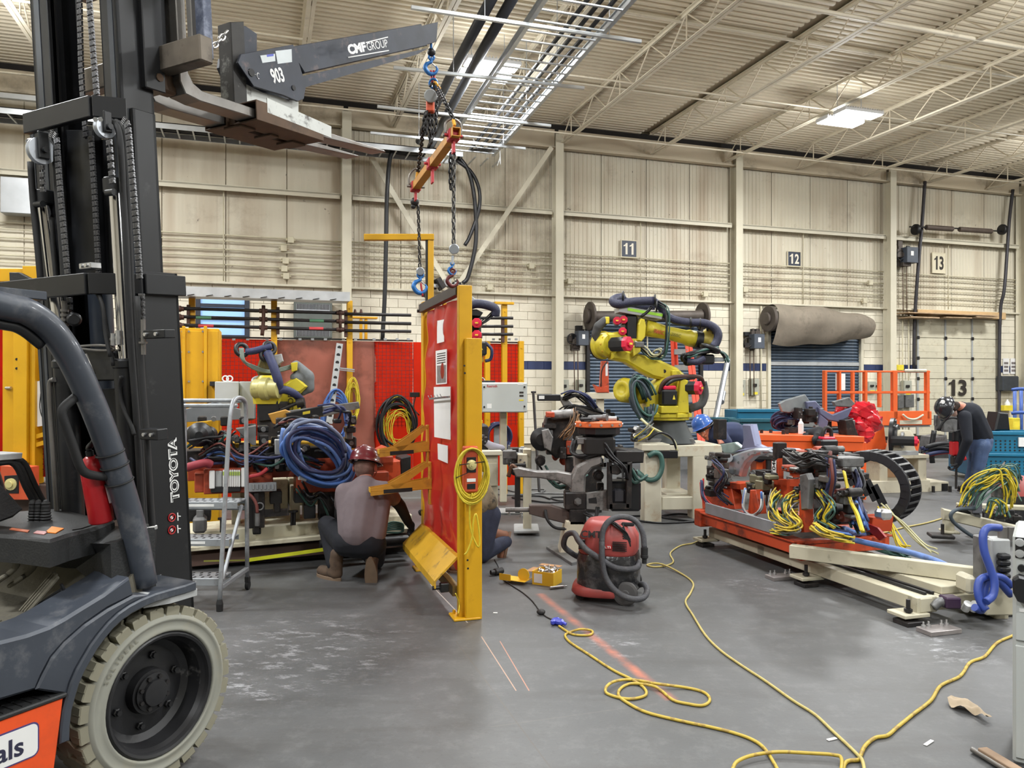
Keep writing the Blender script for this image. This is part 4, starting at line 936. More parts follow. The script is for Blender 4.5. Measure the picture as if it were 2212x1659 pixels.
def hand(par,wrist,d,palm,side,m1,s=1.0,curl=.9,name='glove'):
 """palm, four bent fingers of unequal length and a thumb; d points along the hand, palm is the palm's normal, side the thumb's side"""
 d=V(d).normalized();palm=V(palm);palm=(palm - d*palm.dot(d)).normalized();sd=V(side);sd=(sd - d*sd.dot(d) - palm*sd.dot(palm)).normalized();w=V(wrist)
 q=lambda a,b,c:w+(d*a+sd*b+palm*c)*s
 caps=[(q(0,0,0),.03*s,q(.04,0,0),.034*s)]
 for k,(b,L) in enumerate(((.032,.92),(.011,1.0),(-.011,.95),(-.031,.78))):
  p=q(.045,b*.8,0);caps.append((q(.015,b*.7,0),.014*s,p,.0135*s));a=0;pos=p
  dirv=d
  a0,a1,a2=q(.095,b,.004),None,None
  caps.append((p,.0125*s,a0,.0105*s));ang=0
  for seg,ln in enumerate((.034*L,.026*L,.02*L)):
   ang+=curl*(.75 if seg==0 else .9);v=d*math.cos(ang)+palm*math.sin(ang);nx=a0+v*ln*s
   caps.append((a0,.0105*s,nx,.009*s));a0=nx
 t0=q(.012,.03,.006);t1=q(.045,.058,.024);t2=q(.07,.052,.044)
 caps+=[(t0,.015*s,t1,.0125*s),(t1,.0125*s,t2,.010*s)]
 return capsules(name,caps,m1,par,.0055*s,2)
def boot(par,heel,d,up,m1,m2,s=1.0):
 d,r,u=basis(d,up);h=V(heel);q=lambda a,b,c:h+(d*a+r*b+u*c)*s
 caps=[(q(.04,0,.05),.046*s,q(.13,0,.05),.045*s),(q(.13,0,.045),.046*s,q(.225,0,.042),.042*s),(q(.045,0,.06),.046*s,q(.04,0,.19),.05*s),(q(.08,0,.09),.045*s,q(.05,0,.15),.048*s)]
 b=capsules('boot',caps,m1,par,.011*s,3)
 m=MB();f=Fr(h,d,r,u);o=[]
 for k in range(20):
  g=2*math.pi*k/20;o.append((.135*s+.143*s*math.cos(g),(.046+.008*math.cos(g))*s*math.sin(g)*(1.0)))
 m.prism(f,o,-.002*s,.022*s,.003);m.obj('sole',m2,b)
 return b
# == rigging under the boom
ORH=mat('hoist_orange',(196,82,48),.5,.1,var=.12,sc=10);BLUH=mat('hook_blue',(44,110,178),.4,.2,var=.1);REDH=mat('shackle_red',(176,44,52),.45,.2,var=.1);YEH=mat('hook_yellow',(222,160,40),.45,.1,var=.1)
CHB=mat('black_chain',(38,36,36),.42,.6,var=.2);CHS=mat('grey_chain',(86,84,82),.4,.7,var=.2)
tip=on_boom(931,96,-.41);TD=tip.y
def pd(px,py,d):return P(px,py,d)
lk1=link_mesh(.052,.034,.0062);lk1.materials.append(CHB);lk2=link_mesh(.05,.032,.006);lk2.name='chain_link_grey';lk2.materials.append(CHS)
def hook(par,top,size,m1,open_dir,latch=None):
 x=V(open_dir).normalized();pts=[(0,0),(0,-.25),(-.28,-.42),(-.36,-.68),(-.12,-.96),(.2,-.92),(.34,-.68),(.26,-.5)]
 m=MB();m.tube([V(top)+x*(a*size)+Z*(b*size) for a,b in pts],[size*.07,size*.1,size*.12,size*.13,size*.13,size*.1,size*.08,size*.05],8,5);m.ring(V(top),x.cross(Z),size*.15,size*.07,16,6)
 m.obj('hook',m1,par)
 if latch:m=MB();m.bar(V(top)+x*(-.02*size) - Z*(.3*size),V(top)+x*(.22*size) - Z*(.52*size),size*.1,size*.05);m.obj('latch',latch,par)
c=thing('crane_hook','blue swivel hook hanging from the boom tip','hook',pd(934,165,TD))
m=MB();m.ring(pd(931,102,TD),(1,.2,0),.024,.008,16,6);m.obj('eye',BLUH,c)
m=MB();m.ball(pd(932,113,TD),.030,14,10);m.obj('swivel_ball',BLACK,c)
hook(c,pd(932,124,TD),.12,BLUH,(1,.2,0),GALV)
c=thing('master_link','red oblong link with blue and yellow couplings below the boom hook','link',pd(936,195,TD))
m=MB()
for dx in (-3,3):m.tube([pd(934+dx,152,TD),pd(935+dx,165,TD+.02),pd(937+dx,178,TD)],.008,6,3)
m.obj('oblong_link',REDH,c)
m=MB();m.ring(pd(936,180,TD),(.3,1,.2),.03,.008,16,6);m.obj('coupling',BLUH,c)
m=MB();m.ring(pd(943,186,TD),(1,.3,.5),.028,.008,14,6);m.bar(pd(940,180,TD),pd(952,192,TD),.014,.014);m.obj('coupling',YEH,c)
h=thing('lever_hoist','orange lever chain hoist with bunched black chain above the spreader bar','hoist',pd(928,310,TD+.1))
m=MB();m.cyl(pd(930,207,TD+.03),pd(930,207,TD - .05),.046,n=20,bev=.006);m.obj('gear_case',LGREY,h)
m=MB();m.box(VF(TD),(pd(929,228,TD).x,pd(929,228,TD).z,-.02),(.056,.085,.06),.008);m.obj('body',ORH,h)
m=MB();m.tube([pd(928,188,TD),pd(934,180,TD),pd(938,190,TD),pd(934,196,TD)],.009,6,3);m.obj('top_hook',BLACK,h)
for i,pts in enumerate((((922,240),(918,262),(921,285)),((926,240),(928,275),(930,310)),((933,240),(934,280),(932,306)),((938,238),(942,262),(940,288)),((941,190),(943,225),(941,262)))):
 chain([pd(x,y,TD+.03*i) for x,y in pts],lk1,CHB,h,.033)
d1=thing('sling_chain','black chain from the lever hoist to the lower end of the spreader bar','chain',pd(901,372,6.0))
chain([pd(919,242,TD),pd(913,290,5.5),pd(903,372,6.02)],lk1,CHB,d1,.034)
d2=thing('sling_chain','short black chain from the red link to the upper end of the spreader bar','chain',pd(978,262,4.95))
chain([pd(944,188,TD),pd(962,222,5.06),pd(979,256,4.95)],lk1,CHB,d2,.034)
NR,FRR=pd(986,284,4.9),pd(895,407,6.05)
s=thing('spreader_bar','yellow square-tube spreader bar with red lifting lugs','spreader bar',(NR+FRR)/2)
m=MB();dv=(FRR - NR).normalized();sx=dv.cross(Z).normalized()
for o_,(w,hh) in ((sx*.026,(.006,.058)),(sx*-.026,(.006,.058)),(Z*.026,(.058,.006)),(Z*-.026,(.058,.006))):
 m.bar(NR+o_,FRR+o_,w,hh,Z,.001)
m.obj('tube',mat('ochre_paint',(190,132,40),.5,.1,var=.12,sc=6,dirt=(84,58,40),damt=.6,dsc=7),s)
for t,hh in ((.06,.09),(.52,.12),(.965,.08)):
 p=NR.lerp(FRR,t);m=MB();f=Fr(p,sx,Z,dv);m.box(f,(0,0,0),(.074,.074,.07),.006);m.cyl(f.p(-.06,-.0,0),f.p(.06,0,0),.01,n=8);m.box(f,(0,-.05 - hh*.25,0),(.014,hh,.05),.004);m.obj('lifting_lug',REDH,s)
for p,o in ((NR+dv*.08,.03),(FRR - dv*.05,.06)):
 m=MB();m.tube([p+sx*-.05+Z*.0,p+sx*-.05+Z*.08,p+Z*(.08+o),p+sx*.05+Z*.08,p+sx*.05],.009,6,4);m.cyl(p+sx*-.07,p+sx*.07,.011,n=8);m.obj('shackle',STEELW,s)
m=MB();m.bar(pd(979,258,4.95),pd(982,272,4.93),.018,.018);m.bar(pd(902,372,6.02),pd(900,388,6.02),.022,.022);m.obj('hook_pair',YEH,s,kind='stuff')
a=thing('lifting_chain','grey chain leg with blue hook holding the near post of the red panel','chain',pd(980,610,5.0))
chain([pd(981,322,4.98),pd(980,430,5.0),pd(980,528,5.0)],lk2,CHS,a,.034)
chain([pd(974,330,5.0),pd(973,370,5.0),pd(974,406,5.0)],lk1,CHB,a,.034)
m=MB();m.cyl(pd(981,538,5.03),pd(981,538,4.98),.034,n=20,bev=.005);m.obj('load_disc',GALV,a)
m=MB();m.bar(pd(978,552,5),pd(977,572,5),.02,.016,Z,.004);m.obj('coupling',GALV,a)
hook(a,pd(977,570,5.0),.07,BLUH,(1,.3,0));hook(a,pd(978,586,5.0),.10,mat('dark_red_hook',(92,36,34),.45,.3),(1,.3,0))
a=thing('lifting_chain','grey chain leg with blue hook holding the far post of the red panel','chain',pd(909,640,6.3))
chain([pd(903,444,6.1),pd(905,500,6.2),pd(907,580,6.3)],lk2,CHS,a,.036)
m=MB();m.ball(pd(896,436,6.1),.035,10,8);m.ball(pd(893,446,6.1),.02,8,6);m.tube([pd(897,412,6.08),pd(897,430,6.1),pd(903,446,6.1)],.008,6,3);m.obj('chain_grab',DKST,a)
m=MB();m.cyl(pd(908,586,6.33),pd(908,586,6.27),.034,n=18,bev=.005);m.obj('load_disc',GALV,a)
hook(a,pd(908,594,6.3),.15,BLUH,(1,.3,0),GALV)
m=MB();m.tube([pd(909,612,6.3),pd(911,626,6.3),pd(913,640,6.3)],.009,6,3);m.obj('red_strop',REDH,a)
# == red guard panel on the hoist
pa,pb=G(1005,1335),G(918,1230);ex_=V(((pa - pb).x,(pa - pb).y,0)).normalized();ez_=ex_.cross(Z)
PN=Fr(pa,ex_,Z,ez_);LP=(pa - pb).length
g=thing('guard_screen','hoisted yellow framed guard panel with red curtain and notices','panel',pa.lerp(pb,.5))
zt=lambda px,py:PN.Q(px,py)[1]
def post(name,a,c,w,dpt,z0,z1,mt=YEL):
 m=MB();m.box(PN,(a,(z0+z1)/2,c),(w,z1 - z0,dpt),.004);return m.obj(name,mt,g)
post('near_post',-.02,-.0,.06,.09,0.0,2.215);post('near_post',.035,-.045,.05,.11,.0,1.86)
post('far_post',-LP,-.02,.09,.09,0.0,2.25,YEL)
post('far_post',-LP - .02,-.05,.05,.05,2.2,2.80);
m=MB();m.box(PN,(-LP - .02,2.5,-.02),(.03,.55,.02),.002);m.obj('edge_strip',BLACK,g)
m=MB();arm0=PN.p(-LP - .02,2.80,-.05);m.bar(P(786,513,arm0.y - .1),arm0+V((.03,0,0)),.06,.05,Z,.003);m.obj('top_arm',YEL,g)
for a,c in ((-.0,-.02),(-LP,-.02)):
 m=MB();m.box(PN,(a - .02,.008,c+.02),(.17,.014,.18),.003);m.cyl(PN.p(a - .07,.014,c+.08),PN.p(a - .07,.04,c+.08),.012,n=6);m.obj('base_plate',YEL,g)
m=MB();m.box(PN,(-LP/2 - .02,2.19,.03),(LP - .06,.07,.05),.003);m.cyl(PN.p(-LP+.02,2.17,.05),PN.p(-LP+.02,2.17,.07),.014,n=10);m.obj('top_channel',mat('dark_channel',(66,60,58),.45,.4,var=.15),g)
rc=random.Random(3)
def cf(u,v):
 a=-LP+.05+u*(LP - .1);b=.28+v*(2.15 - .28);w=.012*math.sin(u*23+2*math.sin(v*4))*(1 if v>.85 else .45)+.008*math.sin(v*34+u*3)+.012*math.sin(u*7+v*5)
 return PN.p(a,b,.01+w)
m=MB();m.grid(cf,60,60);cu_=m.obj('curtain',CURT,g)
for a in (-LP*.55,):
 m=MB();m.box(PN,(a,1.2,-.03),(.04,1.95,.03),.002);m.obj('back_rail',YEL,g)
m=MB();m.prism(Fr(PN.p(0,0,0),ez_,Z,ex_*-1),[(.02,.40),(.05,.40),(.20,.25),(.20,.20),(.19,.20),(.19,.245),(.045,.385),(.02,.385)],.04,LP - .08);m.obj('kick_plate',YELW,g)
m=MB();m.box(PN,(-LP/2,.17,.05),(LP - .1,.07,.05),.003);m.obj('bottom_rail',mat('worn_bottom',(120,96,46),.5,var=.2,sc=6,dirt=(50,44,38),damt=.7,dsc=6),g)
m=MB();m.box(PN,(-.06,.2,.13),(.05,.06,.06),.006);m.cyl(PN.p(-.06,.2,.15),PN.p(-.06,.2,.21),.014,n=8);m.obj('corner_latch',BLACK,g)
BRK=mat('bracket_ochre',(190,138,44),.5,0,var=.14,sc=6,dirt=(110,70,40),damt=.5,dsc=8)
for rx,ry,L_ in ((925,968,.42),(930,1048,.50)):
 a_,b_=PN.Q(rx,ry,.02);tipz=L_
 m=MB();m.box(PN,(a_+.02,b_+.02,.03),(.05,.34,.02),.003)
 for s_ in (-.045,.045):
  f2=Fr(PN.p(a_+s_,b_,0),ez_,Z,ex_*-1);m.prism(f2,[(.02,-.02),(tipz,-.06),(tipz,.0),(.02,.06)],-.003,.003);m.prism(f2,[(.03,.17),(.06,.19),(tipz*.72,.03),(tipz*.6,-.02)],-.003,.003)
 m.box(PN,(a_,b_ - .02,tipz*.5),(.1,.01,tipz),.002);m.obj('holder_bracket',BRK,g)
 m=MB();m.bar(PN.p(a_,b_ - .035,tipz+.001),PN.p(a_,b_+.0,tipz+.001),.1,.004,ez_,0);m.obj('bracket_end',YELW,g)
 m=MB();m.bar(PN.p(a_+.0495,b_ - .03,tipz*.8),PN.p(a_+.0495,b_ - .022,tipz*.35),.03,.002,ex_,0);m.obj('black_label',BLKT,g)
def sheet(name,pix,c=.03,mt=PAPER,th=.003):
 m=MB();m.pp(PN,pix,c - th,c);return m.obj(name,mt,g)
DOC=mat('dark_print',(120,112,110),.6,var=.3,sc=30)
sheet('notice',((944,693),(959,690),(959,738),(944,742)));o=sheet('notice',((941,758),(965,754),(965,829),(942,831)))
m=MB();m.pp(PN,[(944,790),(963,788),(963,826),(944,828)],.03,.0312);m.obj('photo',DOC,o)
m=MB()
for k in range(5):m.pp(PN,[(944,764+k*5),(962,761+k*5),(962,763+k*5),(944,766+k*5)],.03,.0312)
m.obj('print_line',BLKT,o,kind='stuff')
sheet('peg_board',((937,836),(973,835),(973,950),(938,944)),.034);sheet('notice',((945,958),(967,963),(967,1001),(946,992)),.034)
m=MB()
a0_,b0_=PN.Q(925,862,.07);a1_,b1_=PN.Q(968,857,.07);m.bar(PN.p(a0_,b0_,.06),PN.p(a1_,b1_,.06),.008,.014)
for k in range(5):t=.35+k*.15;p=PN.p(a0_+(a1_ - a0_)*t,b0_+(b1_ - b0_)*t,.06);m.tube([p,p+ez_*.05,p+ez_*.06+Z*.02],.003,5);
m.obj('key_hooks',GALV,g,kind='stuff')
for px,py in ((1003,790),(1004,806),(1010,1210),(1011,1228)):
 q=Fr(PN.p(.0605,0,0),ez_*-1,Z,ex_);aa,bb=q.Q(px,py);m=MB();m.cyl(q.p(aa,bb,-.002),q.p(aa,bb,.001),.007,n=8);m.obj('bolt_hole',BLKT,g)
EF=Fr(PN.p(.062,0,0),ez_*-1,Z,ex_)
bx=EF.Q(1013,1012);m=MB();m.box(EF,(bx[0],bx[1],.03),(.095,.3,.06),.008);sw=m.obj('interlock_box',ORH,g)
m=MB();m.box(EF,(bx[0],bx[1]+.03,.063),(.062,.1,.006),.003);m.obj('black_plate',BLACK,sw)
m=MB();m.lathe(EF.p(bx[0],bx[1]+.03,.066),ex_,[(0,0),(.034,0),(.034,.008),(.02,.012),(.02,.03),(.008,.032),(.008,.04),(0,.04)],18);m.obj('latch_knob',mat('brass_cream',(210,200,140),.35,.3),sw)
m=MB();m.box(EF,(bx[0],bx[1] - .07,.062),(.06,.022,.004),.001);m.obj('white_label',WHITE,sw)
m=MB();m.box(EF,(bx[0],bx[1] - .11,.062),(.055,.035,.004),.001);m.obj('black_label',BLACK,sw)
m=MB();m.bar(PN.p(-LP+.02,1.47,.05),PN.p(-LP - .02,1.47,.12),.03,.04);m.tube([PN.p(-LP,1.46,.08),PN.p(-LP+.02,1.36,.1),PN.p(-LP+.06,1.3,.06)],.006,6,4);m.obj('door_sensor',BLACK,g)
CORDY=mat('yellow_cord',(206,184,48),.5,0,var=.12,sc=30)
cd=thing('cable_hank','bright yellow extension cord looped round the orange box on the post','cord',EF.W(1015,1060,.05))
ro=random.Random(5);m=MB();cx_,cy_=EF.Q(1017,1020,.05);pts=[]
for k in range(7):
 sa,sb=.082+.012*k*.5,.15+.012*k*.45
 for q in range(12):
  gg=2*math.pi*q/12;x=math.cos(gg);y=math.sin(gg);pts.append(EF.p(cx_+sa*x*(1.0 if y>0 else 1.0),cy_ - .01*k*.4+sb*y,.055+.012*math.sin(k*2+q*.4)+.004*k))
m.tube(pts,.0062,6,2);m.obj('coil',CORDY,cd)
m=MB();m.tube([EF.W(x,y,.06) for x,y in ((1020,1065),(1015,1090),(1016,1140),(1030,1178),(1036,1175),(1034,1140),(1028,1110),(1022,1130),(1020,1160),(1010,1190),(1003,1198))],.0055,6,5);m.obj('tail',CORDY,cd)
m=MB();m.bar(EF.p(cx_ - .11,cy_+.05,.075),EF.p(cx_+.11,cy_+.07,.075),.006,.006);m.bar(EF.p(cx_ - .03,cy_+.0,.085),EF.p(cx_ - .11,cy_ - .03,.085),.005,.005);m.obj('zip_tie',RUBB,cd,kind='stuff')
m=MB();m.tube([PN.W(984,1282,.1),PN.W(992,1305,.05),PN.W(990,1325,.08)],.004,5,4);m.obj('loose_tail',CORDY,cd)
# == people
# ---- man crouching with his back to us
SHIRT=mat('mauve_grey_shirt',(112,100,104),.85,var=.1,sc=6,bump=.25,bsc=25);NAVYT=mat('navy_trousers',(15,17,27),.85,var=.2,sc=10,bump=.2,bsc=30);SLEEVE=mat('black_sleeve',(30,30,34),.85)
man=thing('person','crouching man in mauve grey shirt and maroon hard hat, back turned','person',G(770,1255))
p=lambda x,y,d:P(x,y,d)
pel,che,nec=p(776,1160,6.05),p(784,1085,6.12),p(789,1045,6.22);hd=p(789,1008,6.30)
shL,shR=p(743,1062,6.15),p(832,1058,6.15)
elL,haL=p(735,1112,6.32),p(770,1130,6.62);elR,haR=p(864,1092,6.30),p(882,1128,6.42)
hipL,hipR=p(750,1172,6.05),p(803,1174,6.05);knL,anL=p(706,1133,6.42),p(722,1218,6.14)
knR,anR=V((p(812,1200,6.5).x,6.48,.07)),p(800,1208,6.06)
body=[(pel,.13,che,.13),(che,.13,nec,.06),(nec,.055,hd,.055),(shL,.055,che,.11),(shR,.055,che,.11),(shL,.05,elL,.042),(elL,.04,haL,.03),(shR,.05,elR,.042),(elR,.04,haR,.03),(hipL,.09,knL,.06),(knL,.058,anL,.042),(hipR,.09,knR,.06),(knR,.056,anR,.042),(hipL,.1,hipR,.1)]
capsules('body',body,SKIN,man,.014,3)
capsules('shirt',[(p(776,1148,6.05),.158,che,.155),(che,.155,p(787,1058,6.17),.12),(shL,.07,p(787,1062,6.17),.11),(shR,.07,p(787,1062,6.17),.11),(shL,.072,shL.lerp(elL,.55),.064),(shR,.072,shR.lerp(elR,.55),.064),(p(752,1075,6.15),.1,p(760,1150,6.05),.11),(p(822,1075,6.15),.09,p(805,1152,6.05),.11)],SHIRT,man,.013,5)
capsules('sleeve',[(shL.lerp(elL,.4),.056,elL,.05),(elL,.05,haL,.038)],SLEEVE,man,.012,2);capsules('sleeve',[(shR.lerp(elR,.4),.056,elR,.05),(elR,.05,haR,.038)],SLEEVE,man,.012,2)
capsules('trousers',[(p(765,1170,6.05),.13,p(795,1170,6.05),.135),(hipL,.115,knL,.078),(knL,.076,anL,.062),(hipR,.118,knR,.078),(knR,.076,anR+Z*.02,.06)],NAVYT,man,.013,4)
boot(man,V((anL.x+.06,anL.y - .06,.0)),(-.75,.66,0),Z,BOOT,SOLE,1.08)
h0=p(799,1206,5.96);t0=V((p(800,1262,5.99).x,6.02,.012));dd=(t0 - h0);boot(man,h0,dd,V((0,1,.25)),BOOT,SOLE,1.06)
fdir=V((.12,.9,-.42));q=head(man,hd,fdir,V((0.05,.42,.9)),1.0,mat('red_neck_skin',(188,104,86),.5,var=.1,sc=12))
HATM=mat('maroon_hat',(98,34,40),.25,0,var=.1,coat=.4,sc=6)
hat=helmet(man,hd+V((-.0,-.01,.045)),(.35,.88,-.3),V((.03,.25,.95)),HATM,.92,.05)
for dx,dy,r_ in ((-.0,.09,.024),(.06,.06,.02),(-.06,.04,.016)):
 cc=hd+V((dx,-.115+abs(dx)*.5,.045+dy*.7));m=MB();nrm=(cc - (hd+V((0,0,.03)))).normalized();m.cyl(cc - nrm*.01,cc+nrm*.004,r_,n=14);m.obj('sticker',mat('hat_sticker',(206,196,206),.5,var=.2,sc=40),hat)
capsules('hair',[(hd+V((0,-.03,.0)),.088,hd+V((0,-.02,-.03)),.08)],mat('grey_hair',(120,92,84),.9,var=.2,sc=30),man,.01,2)
m=MB();m.ring(hd+V((0,-.0,.02)),V((.02,.4,.9)),.099,.006,20,6);m.obj('hat_band',BLACK,man)
m=MB();m.tube([hd+V((.09,-.03,.03)),hd+V((.094,-.0,-.04)),hd+V((.06,.06,-.09))],.004,6,4);m.obj('glasses_cord',mat('salmon',(200,120,100),.6),man)
hand(man,haL,V((.3,.8,-.4)),V((0,.2,-1)),V((1,0,0)),GLOVE,1.05);hand(man,haR,V((.35,.5,-.6)),V((-.6,.3,-.5)),V((0,1,.3)),GLOVE,1.05)
# ---- man kneeling behind the panel
CAMO=mat('camouflage',(112,98,78),.85,var=.2,sc=9,dirt=(44,40,34),damt=.95,dsc=16,dcut=.5)
k2=thing('person','kneeling worker in camouflage jacket and dark jeans behind the red panel','person',G(1060,1215))
pe,ch=p(1010,1108,6.75),p(985,1040,6.85);hd2=p(962,965,6.75)
kL,aL2=p(1030,1130,6.55),p(1022,1206,6.32);hR2,kR2,aR2=p(1035,1115,6.75),V((p(1040,1190,6.7).x,6.72,.075)),p(1092,1170,6.95)
kL=p(1012,1090,6.5)
capsules('body',[(pe,.10,ch,.12),(ch,.11,p(972,1005,6.8),.06),(p(972,1005,6.8),.055,hd2,.055),(p(1008,1012,6.95),.06,p(985,1090,6.5),.045),(p(955,1015,6.7),.055,p(930,1085,6.5),.045),(pe,.07,kL,.055),(kL,.05,aL2,.04),(hR2,.07,kR2,.055),(kR2,.05,aR2,.04)],SKIN,k2,.016,3)
capsules('jacket',[(p(1022,1085,6.75),.15,ch,.155),(ch,.15,p(975,1012,6.82),.1),(p(1055,1085,6.78),.085,p(1030,1050,6.8),.12),(p(1008,1015,6.95),.075,p(985,1090,6.5),.055),(p(955,1015,6.7),.07,p(930,1085,6.5),.052)],CAMO,k2,.014,4)
capsules('jeans',[(hR2,.10,kR2,.08),(p(1035,1112,6.78),.125,pe,.13),(p(1020,1120,6.68),.1,kL,.08),(kL,.076,aL2+Z*.05,.062),(p(1060,1112,6.8),.095,kR2,.085),(kR2,.08,aR2,.062)],DENIM,k2,.014,4)
BOOTB=mat('brown_boot',(122,78,56),.7,var=.15,sc=12);SOLEB=mat('brown_sole',(110,84,66),.8)
boot(k2,V((aL2.x+.06,aL2.y+.02,0)),(-1,.1,0),Z,BOOTB,SOLEB,1.0)
hb=p(1104,1150,6.98);tb=V((p(1098,1205,6.95).x - .02,6.93,.02));boot(k2,hb,tb - hb,V((-1,-.05,.2)),BOOTB,SOLEB,.98)
head(k2,hd2,V((-.8,-.4,-.4)),V((-.2,0,1)));helmet(k2,hd2+V((0,0,.05)),V((-.8,-.4,-.2)),Z,WHITE,.95)
hand(k2,p(985,1090,6.5),V((-.5,-.3,-.6)),V((-1,0,0)),V((0,-1,0)),GLOVE);hand(k2,p(930,1085,6.5),V((-.3,.2,-.8)),V((-1,0,0)),V((0,-1,0)),GLOVE)
# == rolling step ladder
LADG=mat('ladder_grey',(150,154,158),.42,.3,var=.12,sc=7,dirt=(96,94,90),damt=.5,dsc=8)
ld=thing('step_ladder','grey tubular rolling step ladder with perforated treads beside the mast','ladder',V((-2.25,5.5,0)))
for X in (-2.005,-2.47):
 m=MB();m.tube([V((X,5.27,.06)),V((X,5.36,.68)),V((X,5.44,1.2)),V((X,5.5,1.40)),V((X,5.60,1.455)),V((X,5.74,1.44)),V((X,5.79,1.36)),V((X,5.8,1.0)),V((X,5.82,.1))],.0165,8,4);m.obj('side_frame',LADG,ld)
 m=MB();m.bar(V((X,5.3,.16)),V((X,5.81,.16)),.03,.03);m.bar(V((X,5.32,.2)),V((X,5.7,.66)),.022,.022,V((1,0,0)));m.obj('side_brace',LADG,ld)
 m=MB();m.lathe(V((X,5.27,.0)),Z,[(0,0),(.022,0),(.024,.05),(.017,.08),(0,.08)],10);m.obj('rubber_foot',RUBB,ld)
 m=MB();m.cyl(V((X - .012,5.83,.035)),V((X+.012,5.83,.035)),.034,n=14);m.box(WF,(X,5.825,.08),(.035,.04,.05),.006);m.obj('caster',RUBB,ld)
for y_,z_ in ((5.74,1.435),(5.62,1.40),(5.82,.62)):m=MB();m.bar(V((-2.47,y_,z_)),V((-2.005,y_,z_)),.03,.03,Z,.009);m.obj('cross_rail',LADG,ld)
hole=MB();hole.ball((0,0,0),(.011,.02,.0012),8,4);hole=hole.mesh('tread_hole');hole.materials.append(BLKT)
for k,(y,z) in enumerate(((5.31,.21),(5.47,.45),(5.63,.69))):
 m=MB();m.box(WF,(-2.237,y+.09,z),(.455,.19,.012),.003);m.box(WF,(-2.237,y - .005,z - .02),(.455,.006,.05),.002);m.box(WF,(-2.237,y+.185,z - .015),(.455,.006,.04),.002);t=m.obj('tread',LADG,ld)
 for i in range(8):
  for j in range(3):place(hole,'tread_hole',t,V((-2.43+i*.056+(j % 2)*.02,y+.03+j*.06,z+.0065)))
 m=MB();m.box(WF,(-2.28,y - .0095,z - .02),(.2,.002,.018),0);m.obj('tread_label',WHITE,t)
m=MB();m.box(WF,(-2.47,5.42,1.25),(.03,.036,.11),.003);o=m.obj('number_tag',mat('tag_yellow',(222,190,40),.5),ld)
text('18',Fr(V((-2.47,5.4,1.25)),(1,0,0),(0,0,1),(0,-1,0)),.035,BLKT,o,w=.024,ext=.0025,bold=.02)
# == things on the floor in the middle
VACR=mat('vacuum_red',(164,72,68),.45,0,var=.1,sc=6,dirt=(130,84,80),damt=.35,dsc=7);VACB=mat('bagged_tank',(40,40,42),.25,0,var=.3,sc=8,dirt=(120,118,118),damt=.45,dsc=9,bump=.5,bsc=22)
VC=VF(5.62,-14,0);VC=Fr(V((P(1315,1200,5.62).x,5.62,0)),VC.x,VC.y,VC.z)
va=thing('vacuum_cleaner','red and black wheeled shop vacuum with thick grey hose','vacuum',VC.o)
m=MB();loft(m,VC,[(0,0,.20,.2,.07),(0,0,.225,.215,.1),(.0,0,.225,.215,.30),(0,0,.215,.2,.34)],28,3.2);m.obj('tank',VACB,va)
m=MB();loft(m,VC,[(.0,0,.2,.19,.335),(0,0,.215,.2,.36),(.005,0,.21,.19,.46),(.0,.0,.17,.165,.54),(-.01,0,.14,.14,.565),(-.01,0,.1,.1,.575)],28,3.4);m.obj('motor_head',VACR,va)
m=MB();loft(m,VC,[(-.05,.0,.2,.21,.045),(-.05,.0,.215,.22,.06),(-.05,.0,.205,.215,.105),(-.04,.0,.19,.2,.12)],28,3.2);m.obj('base_skirt',VACR,va)
for s_ in (-1,1):
 m=MB();m.lathe(VC.p(.14,.085,.17 if s_>0 else -.21),VC.z,[(0,0),(.085,0),(.085,.035),(.07,.04),(.03,.042),(.025,.05),(0,.05)],26);m.obj('rear_wheel',RUBB if s_<0 else mat('wheel_grey',(74,72,72),.6),va)
 m=MB();m.cyl(VC.p(-.19,.035,.12*s_ - .012),VC.p(-.19,.035,.12*s_+.012),.034,n=14);m.box(VC,(-.19,.075,.12*s_),(.04,.03,.04),.006);m.obj('caster',RUBB,va)
m=MB()
for k in range(6):m.box(VC,(.1,.385+k*.012,.199),(.1,.005,.01),0);m.box(VC,(-.17,.385+k*.012,.182),(.045,.005,.03),0)
m.obj('vent_slot',BLKT,va,kind='stuff')
text('CMT',Fr(VC.p(-.10,.49,.192),VC.x,(VC.y*.95 - VC.z*.3),(VC.z*.95+VC.y*.3)),.05,BLKT,va,w=.15,ext=.006,bold=.03).rotation_euler=(0,0,0)
m=MB();m.prism(VC,[(-.045,.395),(.045,.395),(.045,.42),(-.045,.42)],.195,.203);o=m.obj('badge',mat('badge_red',(190,40,44),.4),va);text('HILTI',Fr(VC.p(0,.4075,.2035),VC.x,VC.y,VC.z),.017,WHTT,o,w=.075,bold=.03)
HOSE=mat('grey_hose',(66,66,70),.7,0,var=.15,sc=20,dirt=(110,108,106),damt=.4,dsc=9,bump=.4,bsc=120)
def vp(x,y,c):return VC.W(x,y,c)
m=MB();m.tube([vp(1262,1210,-.05),vp(1235,1195,.0),vp(1218,1178,.02),vp(1224,1156,.05),vp(1240,1152,.1),vp(1250,1168,.2),vp(1268,1188,.23),vp(1295,1206,.25),vp(1328,1226,.25),vp(1360,1230,.22),vp(1378,1224,.16),vp(1375,1212,.05),vp(1340,1205,-.1)],.021,10,5);m.obj('hose',HOSE,va)
